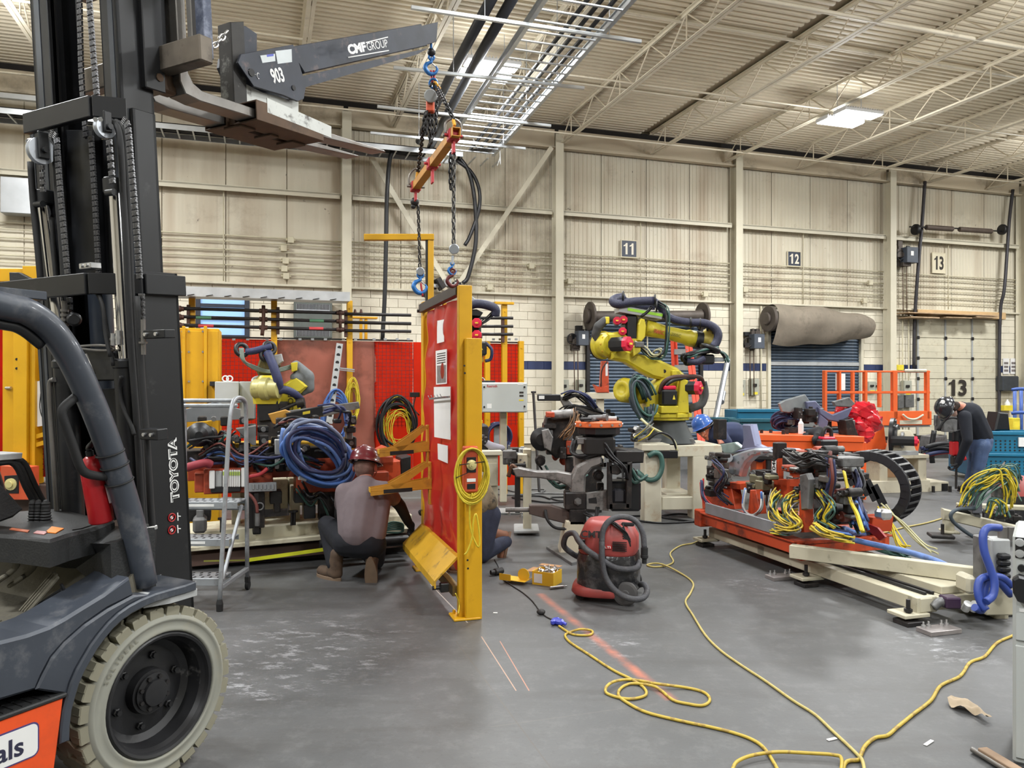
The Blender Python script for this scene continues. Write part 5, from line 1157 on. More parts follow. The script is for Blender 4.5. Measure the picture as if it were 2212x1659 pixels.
m=MB();m.tube([vp(1300,1170,.24),vp(1301,1210,.27),vp(1308,1246,.28),vp(1328,1275,.30),vp(1360,1293,.33),vp(1388,1292,.3),vp(1398,1276,.2),vp(1390,1262,.1),vp(1368,1268,-.12)],.021,10,5);m.tube([vp(1300,1172,.24),vp(1303,1145,.22),vp(1318,1124,.18),vp(1345,1116,.12),vp(1372,1125,.1),vp(1388,1150,.12),vp(1392,1185,.14)],.021,10,5);m.obj('hose',HOSE,va)
m=MB();a_,b_=vp(1392,1183,.14),vp(1392,1217,.14);m.lathe(a_,b_ - a_,[(0,0),(.025,0),(.025,.05),(.027,.052),(.027,.07),(.017,.08),(.017,(b_ - a_).length),(0,(b_ - a_).length)],14);m.obj('hose_cuff',RUBB,va)
m=MB();ro=random.Random(4)
for k in range(6):m.tube([VC.p(.02+ro.uniform(-.02,.02),.575,.1),VC.p(.08+ro.uniform(-.02,.02),.56,.16+.01*k),VC.p(.14+ro.uniform(-.02,.02),.5,.17),VC.p(.17,.46 - .01*k,.16),VC.p(.12,.47+.02*k,.18)],.005,5,5)
m.box(VC,(.15,.56,.12),(.09,.025,.03),.006);m.obj('power_cord',RUBB,va,kind='stuff')
bx_=thing('bolt_box','open yellow cardboard box full of shiny zinc bolts','box',G(1172,1268))
o_=G(1150,1262);o2=G(1195,1268);x_=V((o2 - o_)).normalized();BXF=Fr((o_+o2)/2,x_,Z.cross(x_),Z);BY=mat('box_yellow',(226,180,44),.6,var=.06);CARD=mat('cardboard',(168,128,90),.8,var=.08)
w_,d_,h_=(o2 - o_).length,.16,.105
m=MB()
for c_,s_ in (((0,0,h_/2),(w_,.004,h_)),((0,d_,h_/2),(w_,.004,h_)),((-w_/2,d_/2,h_/2),(.004,d_,h_)),((w_/2,d_/2,h_/2),(.004,d_,h_)),((0,d_/2,.003),(w_,d_,.004))):m.box(BXF,c_,s_,.001)
m.obj('tray',BY,bx_)
m=MB();m.box(BXF,(-w_/2 - .03,d_/2,h_ - .01),(.07,d_*.9,.003),0);m.box(BXF,(-.02,d_+.03,h_+.01),(w_,.06,.003),0);m.obj('flap',CARD,bx_)
m=MB();m.box(BXF,(-w_/2+.05,-.003,h_*.5),(.07,.002,.07),0);m.obj('white_label',WHITE,bx_)
bt=MB();bt.cyl((0,0,0),(0,0,.05),.006,n=8);bt.lathe((0,0,.05),(0,0,1),[(0,0),(.012,0),(.012,.008),(0,.008)],6,flat=True);bt=bt.mesh('bolt');bt.materials.append(ZINC)
for k in range(26):
 z_=V((ro.uniform(-1,1),ro.uniform(-1,1),ro.uniform(.2,1.2))).normalized();x2=z_.orthogonal().normalized()
 b_o=bpy.data.objects.new('bolt',bt);COL.objects.link(b_o);b_o.location=BXF.p(ro.uniform(-w_/2+.03,w_/2 - .03),ro.uniform(.03,d_ - .03),ro.uniform(.06,.1));b_o.rotation_euler=rotm(x2,z_.cross(x2),z_).to_euler();b_o['label']='zinc plated bolt in the yellow cardboard box';b_o['category']='bolt';b_o['group']='bolts in the yellow box';ORG[b_o.name]=b_o.location.copy()
m=MB();lidf=Fr(G(1110,1262),BXF.x,BXF.y,Z);m.box(lidf,(0,.05,.03),(.2,.13,.004),0);m.box(lidf,(-.07,-.015,.05),(.1,.004,.05),0);m.prism(Fr(lidf.p(.07,.03,.075),lidf.x,Z,lidf.y*-1),[(.05*math.cos(t/10*math.pi),.05*math.sin(t/10*math.pi)) for t in range(20)],-.002,.002)
one(m,'torn_lid',BY,'torn yellow box lid with round cardboard flap beside the bolt box','lid')
m=MB();a_,b_=G(1188,1270,.012),G(1224,1266,.012);m.cyl(a_,a_.lerp(b_,.8),.011,n=10);m.cyl(a_.lerp(b_,.8),b_,.006,n=10);one(m,'anchor_pin',ZINC,'short steel pin lying on the floor right of the bolt box','pin')
m=MB();m.cyl(G(1068,1236,.03),G(1085,1232,.03),.028,n=12,bev=.006);m.cyl(G(1060,1237,.03),G(1068,1236,.03),.02,n=10);one(m,'grinder',DKST,'grey power tool lying on the floor by the kneeling worker','tool')
def c5(x,y,z=.008):return G(1050+x/1.9036,1150+y/1.9036,z)
def floorcord(name,tr,r,mt,label,z0=.0,zs=None):
 pts=[c5(x,y,r+z0+(zs or {}).get(i,0)) for i,(x,y) in enumerate(tr)];m=MB();m.tube(pts,r,7,6);return one(m,name,mt,label,'cord')
def twist(name,c1,c2,s):
 m=mat(name,c1,.5,0,var=.1,sc=20);nt=m.node_tree;b=nt.nodes['Principled BSDF'];src=b.inputs['Base Color'].links[0].from_socket
 n=nt.nodes.new('ShaderNodeTexNoise');n.inputs['Scale'].default_value=s;tc=nt.nodes.new('ShaderNodeTexCoord');nt.links.new(tc.outputs['Object'],n.inputs['Vector'])
 r=nt.nodes.new('ShaderNodeValToRGB');r.color_ramp.elements[0].position=.56;r.color_ramp.elements[1].position=.6;nt.links.new(n.outputs[0],r.inputs[0])
 x=nt.nodes.new('ShaderNodeMix');x.data_type='RGBA';nt.links.new(r.outputs[0],x.inputs['Factor']);nt.links.new(src,x.inputs[6]);x.inputs[7].default_value=rgb(c2);nt.links.new(x.outputs[2],b.inputs['Base Color']);return m
CORD1=twist('striped_cord',(178,152,54),(150,124,54),26);CORD2=twist('pale_cord',(178,162,96),(168,150,90),20)
floorcord('extension_cord',[(300,385),(322,400),(360,420),(425,422),(436,405),(390,398),(345,410),(325,425),(350,455),(420,500),(520,565),(600,605),(650,640),(655,670),(600,685),(540,678),(495,660),(495,635),(530,612),(600,606),(700,622),(830,640),(900,660),(920,690),(890,712),(830,705),(770,690),(720,650),(680,630),(600,622),(555,640),(545,670),(580,700),(660,740),(800,775),(920,800),(1020,825),(1100,855),(1150,895),(1205,985),(1260,1090)],.0075,CORD1,'yellow striped cord with loops running from the blue plug',0,{5:.015,17:.014,18:.016,20:.014,28:.012})
floorcord('extension_cord',[(880,30),(850,45),(800,55),(758,85),(770,120),(740,137),(690,142),(662,134),(700,127),(745,139),(820,180),(852,212),(840,250),(820,287),(850,340),(900,420),(960,482),(1040,540),(1150,612),(1260,690),(1350,747),(1420,812),(1490,877),(1530,917),(1548,940),(1560,1000)],.0075,CORD2,'long pale yellow cord running from the white rail past the vacuum',0,{8:.015,9:.015,24:.015})
floorcord('extension_cord',[(2230,395),(2164,425),(2100,455),(2050,510),(1990,535),(1950,590),(1870,630),(1830,690),(1760,745),(1690,802),(1650,835),(1600,845),(1560,877),(1540,917),(1533,935),(1480,945),(1462,1000)],.0085,CORD1,'thick twisted yellow cord coming in from the right cabinet')
floorcord('extension_cord',[(1010,1000),(1018,962),(1040,938),(1100,916),(1200,903),(1330,908),(1430,915),(1462,932),(1456,1010)],.0075,CORD1,'arched loop of yellow cord at the bottom edge of the floor',.012)
BLKC=mat('black_cord',(44,42,42),.6)
floorcord('power_cord',[(35,112),(50,140),(62,185),(100,215),(150,247),(190,282),(215,315),(226,327),(245,345),(268,357)],.0045,BLKC,'thin black cord from the grey power tool to the blue plug')
a_=c5(226,327,.02);m=MB();m.ball(a_,(.03,.022,.02),12,8);one(m,'plug',BLKC,'black plug lump on the thin cord near the blue connector','plug')
BLUP=mat('blue_plug',(56,66,176),.3,0,var=.1,coat=.3);a_,b_=c5(272,362,.022),c5(318,372,.022);pl=thing('cord_connector','translucent blue triple-tap connector on the floor','connector',(a_+b_)/2 - Z*.02)
m=MB();f=Fr((a_+b_)/2,(b_ - a_),Z.cross(b_ - a_),Z);m.box(f,(0,0,0),((b_ - a_).length,.045,.04),.012);m.box(f,(-.02,0,.0),(.03,.085,.035),.01);m.obj('body',BLUP,pl)
m=MB();m.cyl(f.p((b_ - a_).length/2 - .005,0,0),f.p((b_ - a_).length/2+.02,0,-.006),.011,n=10);m.obj('strain_relief',BLUP,pl)
RAG=mat('tan_rag',(158,142,120),.9,var=.2,sc=14);ro=random.Random(9)
a_,b_=c5(1912,690),c5(2066,772);d_=(b_ - a_);n_=Z.cross(d_).normalized()
def ragf(u,v):w=.02+.05*math.sin(math.pi*min(1,u*1.4))*(1 - .6*u);return a_+d_*u+n_*((v - .5)*2*w)+Z*(.012+.014*math.sin(u*15)*math.cos(v*5)+.012*math.sin(v*3.1))
m=MB();m.grid(ragf,16,8);one(m,'crumpled_rag',RAG,'crumpled tan paper scrap on the floor near the right edge','scrap')
m=MB();m.cyl(c5(2000,893,.014),c5(2160,990,.014),.012,n=10);one(m,'steel_rod',STEELW,'thin steel rod on the floor at the bottom right corner','rod')
m=MB();m.bar(c5(2040,900,.02),c5(2190,990,.02),.045,.035);one(m,'wooden_stake',mat('worn_wood',(150,126,104),.8,var=.2,sc=9),'worn wooden bar beside the steel rod at the bottom right','bar')
for k,(x,y,lab) in enumerate(((38,331,'small white chip on the floor left of the blue connector'),(1422,850,'pale chip on the floor between the two long cords'),(1820,865,'flat pale sliver on the floor right of the cords'))):
 m=MB();m.box(Fr(c5(x,y,.003),(1,.4*k,0),(-.4*k,1,0),Z),(0,0,0),(.03+.02*k,.016,.005),.002);one(m,'paper_scrap',PAPER,lab,'scrap')
# == left background: window, grille, fence, pipes
BLUE=mat('blue_hose',(74,110,176),.45,0,var=.15,sc=12);BLUED=mat('navy_hose',(40,46,82),.6,0,var=.15,sc=14,bump=.3,bsc=90);GRNC=mat('green_cable',(58,92,84),.5,0,var=.2,sc=14)
MACH=mat('machine_black',(34,32,32),.5,.25,var=.3,sc=8,dirt=(96,84,78),damt=.4,dsc=9);MACHG=mat('machine_grey',(112,112,112),.45,.4,var=.25,sc=8,dirt=(58,54,52),damt=.6,dsc=9)
RUSTO=mat('grimy_orange',(158,62,34),.55,0,var=.18,sc=6,dirt=(58,40,34),damt=.7,dsc=6,dcut=.5);ORM=mat('machine_orange',(188,70,34),.5,0,var=.14,sc=5,dirt=(64,42,36),damt=.75,dsc=6,dcut=.52)
BEIGE=mat('machine_cream',(200,193,171),.5,0,var=.06,sc=4,dirt=(134,112,84),damt=.5,dsc=5,dcut=.56);ROBY=mat('robot_yellow',(200,184,50),.42,0,var=.1,sc=6,dirt=(96,84,44),damt=.6,dsc=9,dcut=.57)
BOXG=mat('cabinet_grey',(186,190,188),.5,0,var=.03,sc=3)
def boxpx(mb,fr,x0,y0,x1,y1,c0,c1,b=.006):
 a0,b1=fr.Q(x0,y0,c1);a1,b0=fr.Q(x1,y1,c1);mb.box(fr,((a0+a1)/2,(b0+b1)/2,(c0+c1)/2),(abs(a1 - a0),abs(b1 - b0),abs(c1 - c0)),b);return mb
def tubepx(mb,fr,pix,r,n=7,sub=5):
 mb.tube([fr.W(q[0],q[1],q[2] if len(q)>2 else 0) for q in pix],r,n,sub);return mb
wn=bpy.data.objects.new('window_1',None);COL.objects.link(wn);wn.location=WL.p((WIN[0]+WIN[1])/2,WIN[2],0);ORG['window_1']=wn.location.copy();wn['kind']='structure';wn['label']='window with dark frame and pale blue daylight panes behind the pipes'
SKYP=mat('daylight_pane',(150,190,238),.2,var=.05,sc=1.5,emit=.55);FRAMED=mat('window_frame',(40,46,60),.5)
w0,w1,z0_,z1_=WIN;fh=z1_ - z0_
for (b0,b1) in ((z0_+.02,z0_+.34),(z0_+.42,z0_+.62),(z0_+.66,z1_ - .02)):
 m=MB();m.box(WL,((w0+w1)/2,(b0+b1)/2,-.03),(w1 - w0 - .1,b1 - b0,.02),0);m.obj('pane',SKYP,wn)
m=MB()
for x in (w0+.03,w1 - .03):m.box(WL,(x,(z0_+z1_)/2,.0),(.1,fh,.08),.004)
for b in (z0_,z0_+.38,z0_+.64,z1_ - .01):m.box(WL,((w0+w1)/2,b,.0),(w1 - w0,.07,.07),.004)
m.obj('window_frame',FRAMED,wn)
vt=thing('heater_unit','dark louvred wall heater above the red curtains','heater',WL.p((VENT[0]+VENT[1])/2,VENT[2],.1));a0,a1,b0,b1=VENT;VG=mat('heater_grey',(96,102,98),.5,.2,var=.1)
m=MB();m.box(WL,((a0+a1)/2,(b0+b1)/2,.1),(a1 - a0,b1 - b0,.2),.01);m.obj('body',VG,vt)
m=MB();m.box(WL,((a0+a1)/2,b1 - .14,.202),(a1 - a0 - .1,.2,.004),0);m.box(WL,((a0+a1)/2,b0+.12,.202),(a1 - a0 - .1,.17,.004),0);m.obj('dark_opening',BLKT,vt)
m=MB()
for k in range(24):
 x=a0+.06+(a1 - a0 - .12)*k/23
 m.box(WL,(x,b1 - .14,.206),(.008,.2,.008),0);m.box(WL,(x,b0+.12,.206),(.008,.17,.008),0)
m.box(WL,((a0+a1)/2,b1 - .19,.207),(a1 - a0 - .1,.07,.008),.002);m.obj('grille_bars',GALV,vt,kind='stuff')
FN=VF(11.0,18)
fe=thing('curtain_fence','long welding curtain fence of red mesh panels on yellow posts','fence',FN.W(700,960,0))
STAIN=curtain_mat('stained_curtain',(156,92,78),.1,(74,50,44),.47)
MESHR=curtain_mat('mesh_curtain',(214,46,24),.78)
FTOP=FN.Q(640,733)[1]
def fpost(px,y0,c=.05,w=.075,z0=0):
 a,b1=FN.Q(px,y0,c);m=MB();m.box(FN,(a,(b1+z0)/2,c),(w,b1 - z0,w),.004)
 for z in (b1 - .1,b1 - .55,b1 - 1.1):m.cyl(FN.p(a,z,c+w/2),FN.p(a,z,c+w/2+.008),.012,n=6)
 m.obj('fence_post',YEL,fe);return a
for px,y in ((415,634),(592,642),(755,650),(1089,658),(1052,737),(1125,737)):fpost(px,y)
def wavy(name,x0,x1,mt,dz=0):
 a0,a1=FN.Q(x0,740)[0],FN.Q(x1,740)[0]
 m=MB();m.grid(lambda u,v:FN.p(a0+(a1 - a0)*u,.12+(FTOP - .13)*v,.012*math.sin(u*(a1 - a0)*9)+.006*math.sin(v*20+u*5)),max(8,int((a1 - a0)*14)),14);m.obj(name,mt,fe)
for x0,x1,mt in ((388,588,MESHR),(596,752,STAIN),(759,812,STAIN),(808,892,MESHR),(892,1022,MESHR),(1024,1048,MESHR),(1058,1086,MESHR),(1094,1121,MESHR)):wavy('curtain',x0,x1,mt)
wm=MB()
for x0,x1 in ((470,588),(808,892),(1058,1086),(1094,1121),(1024,1048)):
 a0,a1=FN.Q(x0,740)[0],FN.Q(x1,740)[0];n_=int((a1 - a0)/.05)
 for k in range(n_+1):wm.box(FN,(a0+(a1 - a0)*k/n_,1.55,.028),(.006,1.15,.003),0)
 for k in range(24):wm.box(FN,((a0+a1)/2,1.0+k*.05,.028),(a1 - a0,.005,.003),0)
wm.obj('curtain_mesh',mat('mesh_dark_red',(96,20,16),.6),fe,kind='stuff')
m=MB();a0,a1=FN.Q(388,735)[0],FN.Q(892,735)[0];m.box(FN,((a0+a1)/2,FTOP+.01,.0),(a1 - a0,.02,.02),.002);a0,a1=FN.Q(1050,738)[0],FN.Q(1125,738)[0];m.box(FN,((a0+a1)/2,FTOP+.01,.0),(a1 - a0,.02,.02),.002);m.obj('curtain_rail',DKST,fe)
cl=MB();cl.box(WF,(0,0,0),(.04,.015,.03),.002);cl=cl.mesh('curtain_clip');cl.materials.append(GALV)
for px in (476,505,535,577,606,648,675,703,742,768,808,832,858,882,1066,1080,1100,1115):place(cl,'curtain_clip',fe,FN.W(px,733,.02),rotm(FN.x,FN.z*-1,FN.y))
wk=thing('ventilated_strip','grey perforated steel strip leaning on the stained curtain','steel strip',FN.W(715,910,.1))
a_,b_=FN.W(734,742,.1),FN.W(711,915,.22);m=MB();m.bar(a_,b_,.085,.012,FN.z,.002);m.obj('strip',LGREY,wk)
for k in range(10):q_=a_.lerp(b_,.05+.095*k);m=MB();m.cyl(q_+FN.z*.004,q_+FN.z*.0075,.024,n=14);m.obj('round_hole',BLKT,wk)
m=MB();m.bar(FN.W(733,795,.14),FN.W(766,799,.14),.02,.02);m.bar(FN.W(733,799,.14),FN.W(766,803,.14),.014,.014);m.obj('bracket_arm',GALV,fe)
ap=thing('air_pipe_run','three black air pipes with brown fittings above the red curtains','pipes',FN.W(640,720,.12))
PIP=mat('iron_pipe',(44,40,40),.5,.3,var=.2,sc=8);FIT=mat('brown_fitting',(78,52,44),.6,.3,var=.25,sc=12)
for y0,y1,ye in ((667,676,681),(685,694,699),(703,712,716)):
 m=MB();m.tube([FN.W(388,y0 - 1,.14),FN.W(640,(y0+y1)/2+2,.14),FN.W(736,y1,.14)],.021,8);m.obj('pipe',PIP,ap)
 m=MB();m.tube([FN.W(744,y1+2,.14),FN.W(888,ye,.14)],.021,8);m.obj('pipe',PIP,ap)
 m=MB();m.tube([FN.W(1022,ye+6,.14),FN.W(1108,ye+6,.14)],.021,8);m.obj('pipe',PIP,ap)
 for x in (388,569,735):
  q_=FN.W(x,y0+(y1 - y0)*(x - 388)/350,.14);m=MB();m.ball(q_,.04,10,7);m.cyl(q_ - FN.x*.05,q_+FN.x*.05,.03,n=10);m.obj('fitting',FIT,ap)
m=MB();tubepx(m,FN,[(569,660,.15),(569,690,.17),(566,725,.16)],.024);tubepx(m,FN,[(735,672,.15),(735,715,.16)],.02);m.obj('riser',FIT,ap)
for x,y in ((569,660),(767,668),(780,668),(735,671)):m=MB();m.cyl(FN.W(x,y+8,.14),FN.W(x,y,.14),.022,.012,8);m.obj('valve',FIT,ap)
for x,y,mt in ((440,686,0),(684,693,0),(445,704,1),(683,710,1)):
 q_=FN.W(x,y,.14);m=MB();m.cyl(q_ - FN.x*.09,q_+FN.x*.09,.0225,n=10);m.obj('band_label',[mat('green_band',(92,150,116),.5),mat('red_band',(206,70,74),.5)][mt],ap)
for px,y0,y1 in ((407,658,705),(601,663,722),(748,670,728)):m=MB();boxpx(m,FN,px - 4,y0,px+3,y1,.08,.13,.004);m.obj('hanger_plate',FIT,ap)
TR=VF(10.6,18);m=MB()
p0,p1=TR.W(372,628,.0),TR.W(756,641,.0);m.bar(p0,p1,.006,.12,Z,.001);m.bar(p0 - TR.z*.18 - Z*.05,p1 - TR.z*.18 - Z*.05,.36,.006,Z,0);ct=thing('wire_tray','galvanised cable tray carried on the fence posts below the wall ledge','tray',(p0+p1)/2);m.obj('tray',mat('tray_galv',(188,190,192),.4,.6,var=.15,sc=5),ct)
for k in range(9):q_=p0.lerp(p1,.08+.1*k);m=MB();m.bar(q_+TR.z*.01 - Z*.05,q_+TR.z*.02+TR.x*.08 - Z*.035,.02,.006);m.obj('clip',DKST,ct)
m=MB();FB=VF(11.8,18);boxpx(m,FB,756,683,816,689,-.05,.05);boxpx(m,FB,777,689,783,735,-.03,.03);boxpx(m,FB,788,689,794,735,-.03,.03);one(m,'tee_stand',YEL,'yellow tee-topped stand seen above the curtain right of the heater','stand')
a,b=FN.Q(1089,655,.1);m=MB();m.box(FN,(a,b,.1),(.28,.035,.06),.003);m.obj('tee_arm',YEL,fe)
m=MB();boxpx(m,FN,1084,690,1090,740,.1,.14,.003);m.obj('pipe_plate',FIT,fe)
GY=VF(9.55,18);gc=thing('guard_cabinet','tall yellow sheet steel guard cabinet left of the curtains','cabinet',GY.W(430,960,0))
m=MB();boxpx(m,GY,384,708,474,1135,-.5,0,.01);m.obj('body',YEL,gc)
for x0,x1 in ((385,396),(399,441),(447,471)):m=MB();boxpx(m,GY,x0,714,x1,866,0,.02,.008);m.obj('panel',YEL,gc)
for x in (397,444):m=MB();boxpx(m,GY,x - 4,704,x+3,940,0,.05,.004);m.obj('rib',YEL,gc)
m=MB()
for x in (394,408,438):
 for y in (716,760,824):m.cyl(GY.W(x,y,.02),GY.W(x,y,.03),.012,n=6)
m.obj('bolts',ZINC,gc,kind='stuff')
cb=thing('control_box','plain grey control box with lifting eyes beside the yellow cabinet','control box',GY.W(500,872,.3));m=MB();boxpx(m,GY,464,824,516,872,.05,.35,.008);boxpx(m,GY,517,824,552,905,.02,.28,.008);m.obj('box',BOXG,cb)
for x in (487,496):m=MB();m.ring(GY.W(x,818,.2),GY.z,.03,.008,14,6);m.obj('lifting_eye',WHITE,cb)
m=MB();boxpx(m,GY,453,824,464,834,.0,.25,.004);m.obj('hinge_bracket',DKST,cb)
m=MB();m.pp(GY,[(520,856),(552,850),(552,905),(535,910),(520,905)],-.0,.02);one(m,'tan_plate',mat('tan_plate',(190,150,100),.7,var=.2),'tan board behind the small robot','board')
GL=VF(6.6,0);gf=thing('guard_enclosure','yellow guard frame with red mesh and drawing behind the forklift','frame',GL.W(60,1200,0)*1)
m=MB();m.pp(GL,[(5,600),(72,600),(72,1080),(5,1080)],-.15,0,.004);m.obj('wide_post',YEL,gf)
m=MB();m.pp(GL,[(28,702),(57,702),(57,1000),(28,1000)],0,.05,.004);m.obj('cover_strip',YEL,gf)
m=MB();m.pp(GL,[(-30,580),(66,580),(66,608),(-30,608)],-.1,.08,.004);m.pp(GL,[(48,574),(80,574),(80,606),(48,606)],-.1,.1,.004);m.obj('top_beam',YEL,gf)
m=MB();m.pp(GL,[(19,588),(40,588),(66,602),(66,609),(20,609)],.08,.16,.006);m.obj('top_bracket',BLK2,gf)
m=MB();m.pp(GL,[(68,700),(75,700),(75,1080),(68,1080)],-.1,.02,.003);m.pp(GL,[(72,940),(112,928),(112,938),(72,950)],-.05,0,.003);m.pp(GL,[(72,958),(112,946),(112,956),(72,968)],-.05,0,.003);m.obj('rails',YEL,gf,kind='stuff')
m=MB();m.pp(GL,[(-40,600),(6,600),(6,1030),(-40,1030)],-.12,-.1);m.pp(GL,[(74,690),(230,690),(230,1030),(74,1030)],-.12,-.1);m.obj('red_mesh_panel',MESHR,gf,kind='stuff')
m=MB()
for k in range(30):m.pp(GL,[(74,694+k*11),(120,694+k*11),(120,695.4+k*11),(74,695.4+k*11)],-.1,-.09)
for k in range(9):m.pp(GL,[(76+k*6,692),(77+k*6,692),(77+k*6,1028),(76+k*6,1028)],-.1,-.09)
m.obj('mesh_wire',mat('wire_dark',(80,20,18),.6),gf,kind='stuff')
m=MB();m.pp(GL,[(79,824),(102,820),(102,918),(79,922)],-.02,-.015);dr=m.obj('drawing_sheet',PAPER,gf)
m=MB();tubepx(m,GL,[(88,838,-.012),(96,862,-.012),(98,890,-.012),(92,902,-.012),(86,880,-.012),(88,850,-.012)],.004,5,4);m.obj('sketched_outline',BLKT,dr)
for y in (776,796):m=MB();m.cyl(GL.W(36,y,.05),GL.W(36,y,.053),.011,n=10);m.obj('bolt_hole',BLKT,gf)
for y in (697,838):m=MB();m.cyl(GL.W(13,y,.0),GL.W(24,y,.03),.012,n=8);m.obj('pin',ZINC,gf)
m=MB();m.pp(GL,[(222,820),(268,820),(268,1195),(222,1195)],-.6,-.5,.004);one(m,'yellow_locker',YEL,'yellow sheet metal guard seen between the mast rails','guard')
m=MB();m.pp(GL,[(0,1005),(62,1010),(62,1080),(0,1080)],.06,.2,.006);sb_=thing('switch_box','orange safety switch box beside the forklift levers','switch',GL.W(30,1080,.1));m.obj('box',ORH,sb_);m=MB();m.pp(GL,[(9,1028),(40,1026),(40,1066),(9,1066)],.2,.206,.002);m.obj('black_plate',BLACK,sb_);m=MB();m.lathe(GL.W(24,1046,.206),GL.z,[(0,0),(.05,0),(.05,.01),(.026,.014),(.026,.03),(0,.03)],16);m.obj('knob',mat('brass_cream',(210,200,140),.35),sb_)
m=MB();m.box(GL,(GL.Q(150,1100)[0],.35,-.1),(1.2,.7,.3),.01);one(m,'brown_plinth',mat('brown_plinth',(70,56,48),.7,var=.2),'dark brown plinth under the yellow guard frame behind the mast','plinth')
m=MB();boxpx(m,WL,0,380,110,465,.1,.4,.01);one(m,'duct_box',mat('dull_aluminium',(170,172,174),.4,.6,var=.1,sc=3),'aluminium duct section high on the wall behind the mast','duct')
def hank(name,label,cat,px,py,rx,ry,turns,r,mt,c=.14,fr=None,seed=1,tilt=0,jit=.14):
 fr=fr or FN;rr=random.Random(seed);ce=fr.W(px,py,c);dd=ce.y/FX;g=math.radians(tilt);u=fr.x*math.cos(g)+fr.y*math.sin(g);w=fr.y*math.cos(g) - fr.x*math.sin(g)
 m=coil(ce,u,w,rx*dd,ry*dd,turns,r,MB(),jit,6,14,rr);return one(m,name,mt,label,cat)
hank('hose_hank','blue hose coil hanging on the fence above the tooling','hose',726,905,24,52,9,.014,BLUE,seed=2,jit=.22)
hank('cable_hank','thin yellow cable hank hanging from the fence post','cord',761,868,12,38,14,.006,CORDY,seed=3,jit=.3)
hank('hose_hank','black hose coil hanging on the curtain left of the hoisted panel','hose',856,922,37,54,9,.017,BLACKP,seed=4,jit=.22);hank('cable_hank','yellow cable strands inside the black hose coil','cord',862,925,24,48,12,.006,CORDY,seed=5,jit=.35)
hank('hose_hank','dark blue hose coil hanging by the right end of the fence','hose',1076,946,25,30,8,.016,BLUED,seed=6,jit=.2)
hank('cable_hank','yellow cord bundle glimpsed between mast and pillar','cord',270,1005,14,30,7,.007,CORDY,c=.1,fr=GL,seed=8)
m=MB();boxpx(m,FN,1067,912,1079,980,.1,.12,.002);o=one(m,'ventilated_strip',LGREY,'short perforated strip inside the dark blue hose coil','steel strip')
# == tooling station at left
TF=VF(7.2,20)
ts=thing('tooling_station','long low welding fixture of rusty orange frame and black clamps on cream beams','machine',TF.W(620,1235,0))
def tp_(name,mt,x0,y0,x1,y1,c0,c1,b=.006):m=MB();boxpx(m,TF,x0,y0,x1,y1,c0,c1,b);return m.obj(name,mt,ts)
LB=mat('stained_beam',(206,200,176),.5,0,var=.08,sc=3,dirt=(110,88,66),damt=.6,dsc=4,dcut=.52)
def slant(name,mt,x0,y0,y1,x1,y2,y3,c0,c1):m=MB();m.pp(TF,[(x0,y0),(x1,y2),(x1,y3),(x0,y1)],c0,c1,.006);return m.obj(name,mt,ts)
slant('base_beam',LB,400,1152,1184,890,1112,1140,-.7,-.2);slant('base_ledge',LB,400,1184,1193,890,1140,1150,-.75,-.08)
slant('lower_beam',mat('brown_beam',(84,64,56),.6,.1,var=.2,sc=5),400,1200,1226,890,1152,1180,-.7,-.16)
slant('ground_strip',mat('shadow_dark',(48,44,42),.7,var=.2),400,1224,1240,890,1178,1205,-.7,-.3)  # dark block put where the floor shadow lies under the lower beam
m=MB();m.cyl(TF.W(690,1178,.05),TF.W(890,1166,.05),.045,n=14);m.obj('black_tube',BLACKP,ts)
for x in (560,680,800):tp_('upper_beam',LB,x - 55,1040 - (x - 560)*.05,x+62,1098 - (x - 560)*.09,-.9,-.6)
for x in (500,628,742):tp_('cream_post',BEIGE,x,1050,x+20,1150 - (x - 500)*.1,-.6,-.45)
for x,w in ((420,60),(520,70),(640,90),(760,80)):tp_('frame_block',RUSTO,x,1022,x+w,1062,-.35,-.02)
tp_('orange_plate',RUSTO,440,1014,535,1064,-.05,.02);tp_('long_rail',RUSTO,405,1000,850,1022,-.5,-.15);tp_('side_rail',MACH,400,974,760,1004,-.5,-.2);tp_('yellow_shelf',YELW,500,958,770,972,-.7,-.4)
rr=random.Random(21)
for k in range(80):
 x=408+(k*53+rr.uniform(-8,8)) % 345;y=rr.choice([905,922,940,958,985,1005,1030])+rr.uniform(-8,8);w,h=rr.uniform(8,26),rr.uniform(8,30);c1=rr.uniform(-.4,.05)
 o=tp_('clamp_block',rr.choice([MACH,MACH,MACH,MACHG,BLACK,MACH]),x,y,x+w,y+h,c1 - rr.uniform(.08,.2),c1,.008)
 if k % 3==0:
  m=MB();a,b=TF.Q(x+w/2,y+h/2,c1);m.cyl(TF.p(a,b,c1),TF.p(a,b,c1+.05),.02,n=10);m.obj('bolt_head',MACHG,o)
for k in range(12):
 x,y=412+k*27,rr.uniform(930,1000);m=MB();tubepx(m,TF,[(x,y,-.1),(x+rr.uniform(10,40),y+rr.uniform(-30,30),.05),(x+rr.uniform(40,90),y+rr.uniform(-10,30),.0)],rr.uniform(.008,.016));m.obj('cable',rr.choice([BLACKP,BLACKP,BLUED,RUBB]),ts)
for k in range(5):m=MB();tubepx(m,TF,[(445,975+k*4,.0),(480,966+k*5,.03),(530,985+k*3,.02),(600,978+k*2,.0)],.012);m.obj('cable',[BLACKP,BLUED,BLUE,BLACKP,BLUE][k],ts)
m=MB();m.lathe(TF.W(432,937,-.1),TF.z,[(0,0),(.09,0),(.1,.03),(.1,.14),(.07,.18),(.03,.2),(0,.2)],18);m.obj('motor',BLACK,ts)
for k,x in enumerate((415,452)):m=MB();m.lathe(TF.W(x,938,-.12),TF.z,[(0,0),(.06,0),(.07,.05),(.05,.12),(0,.13)],14);m.obj('motor',MACH,ts)
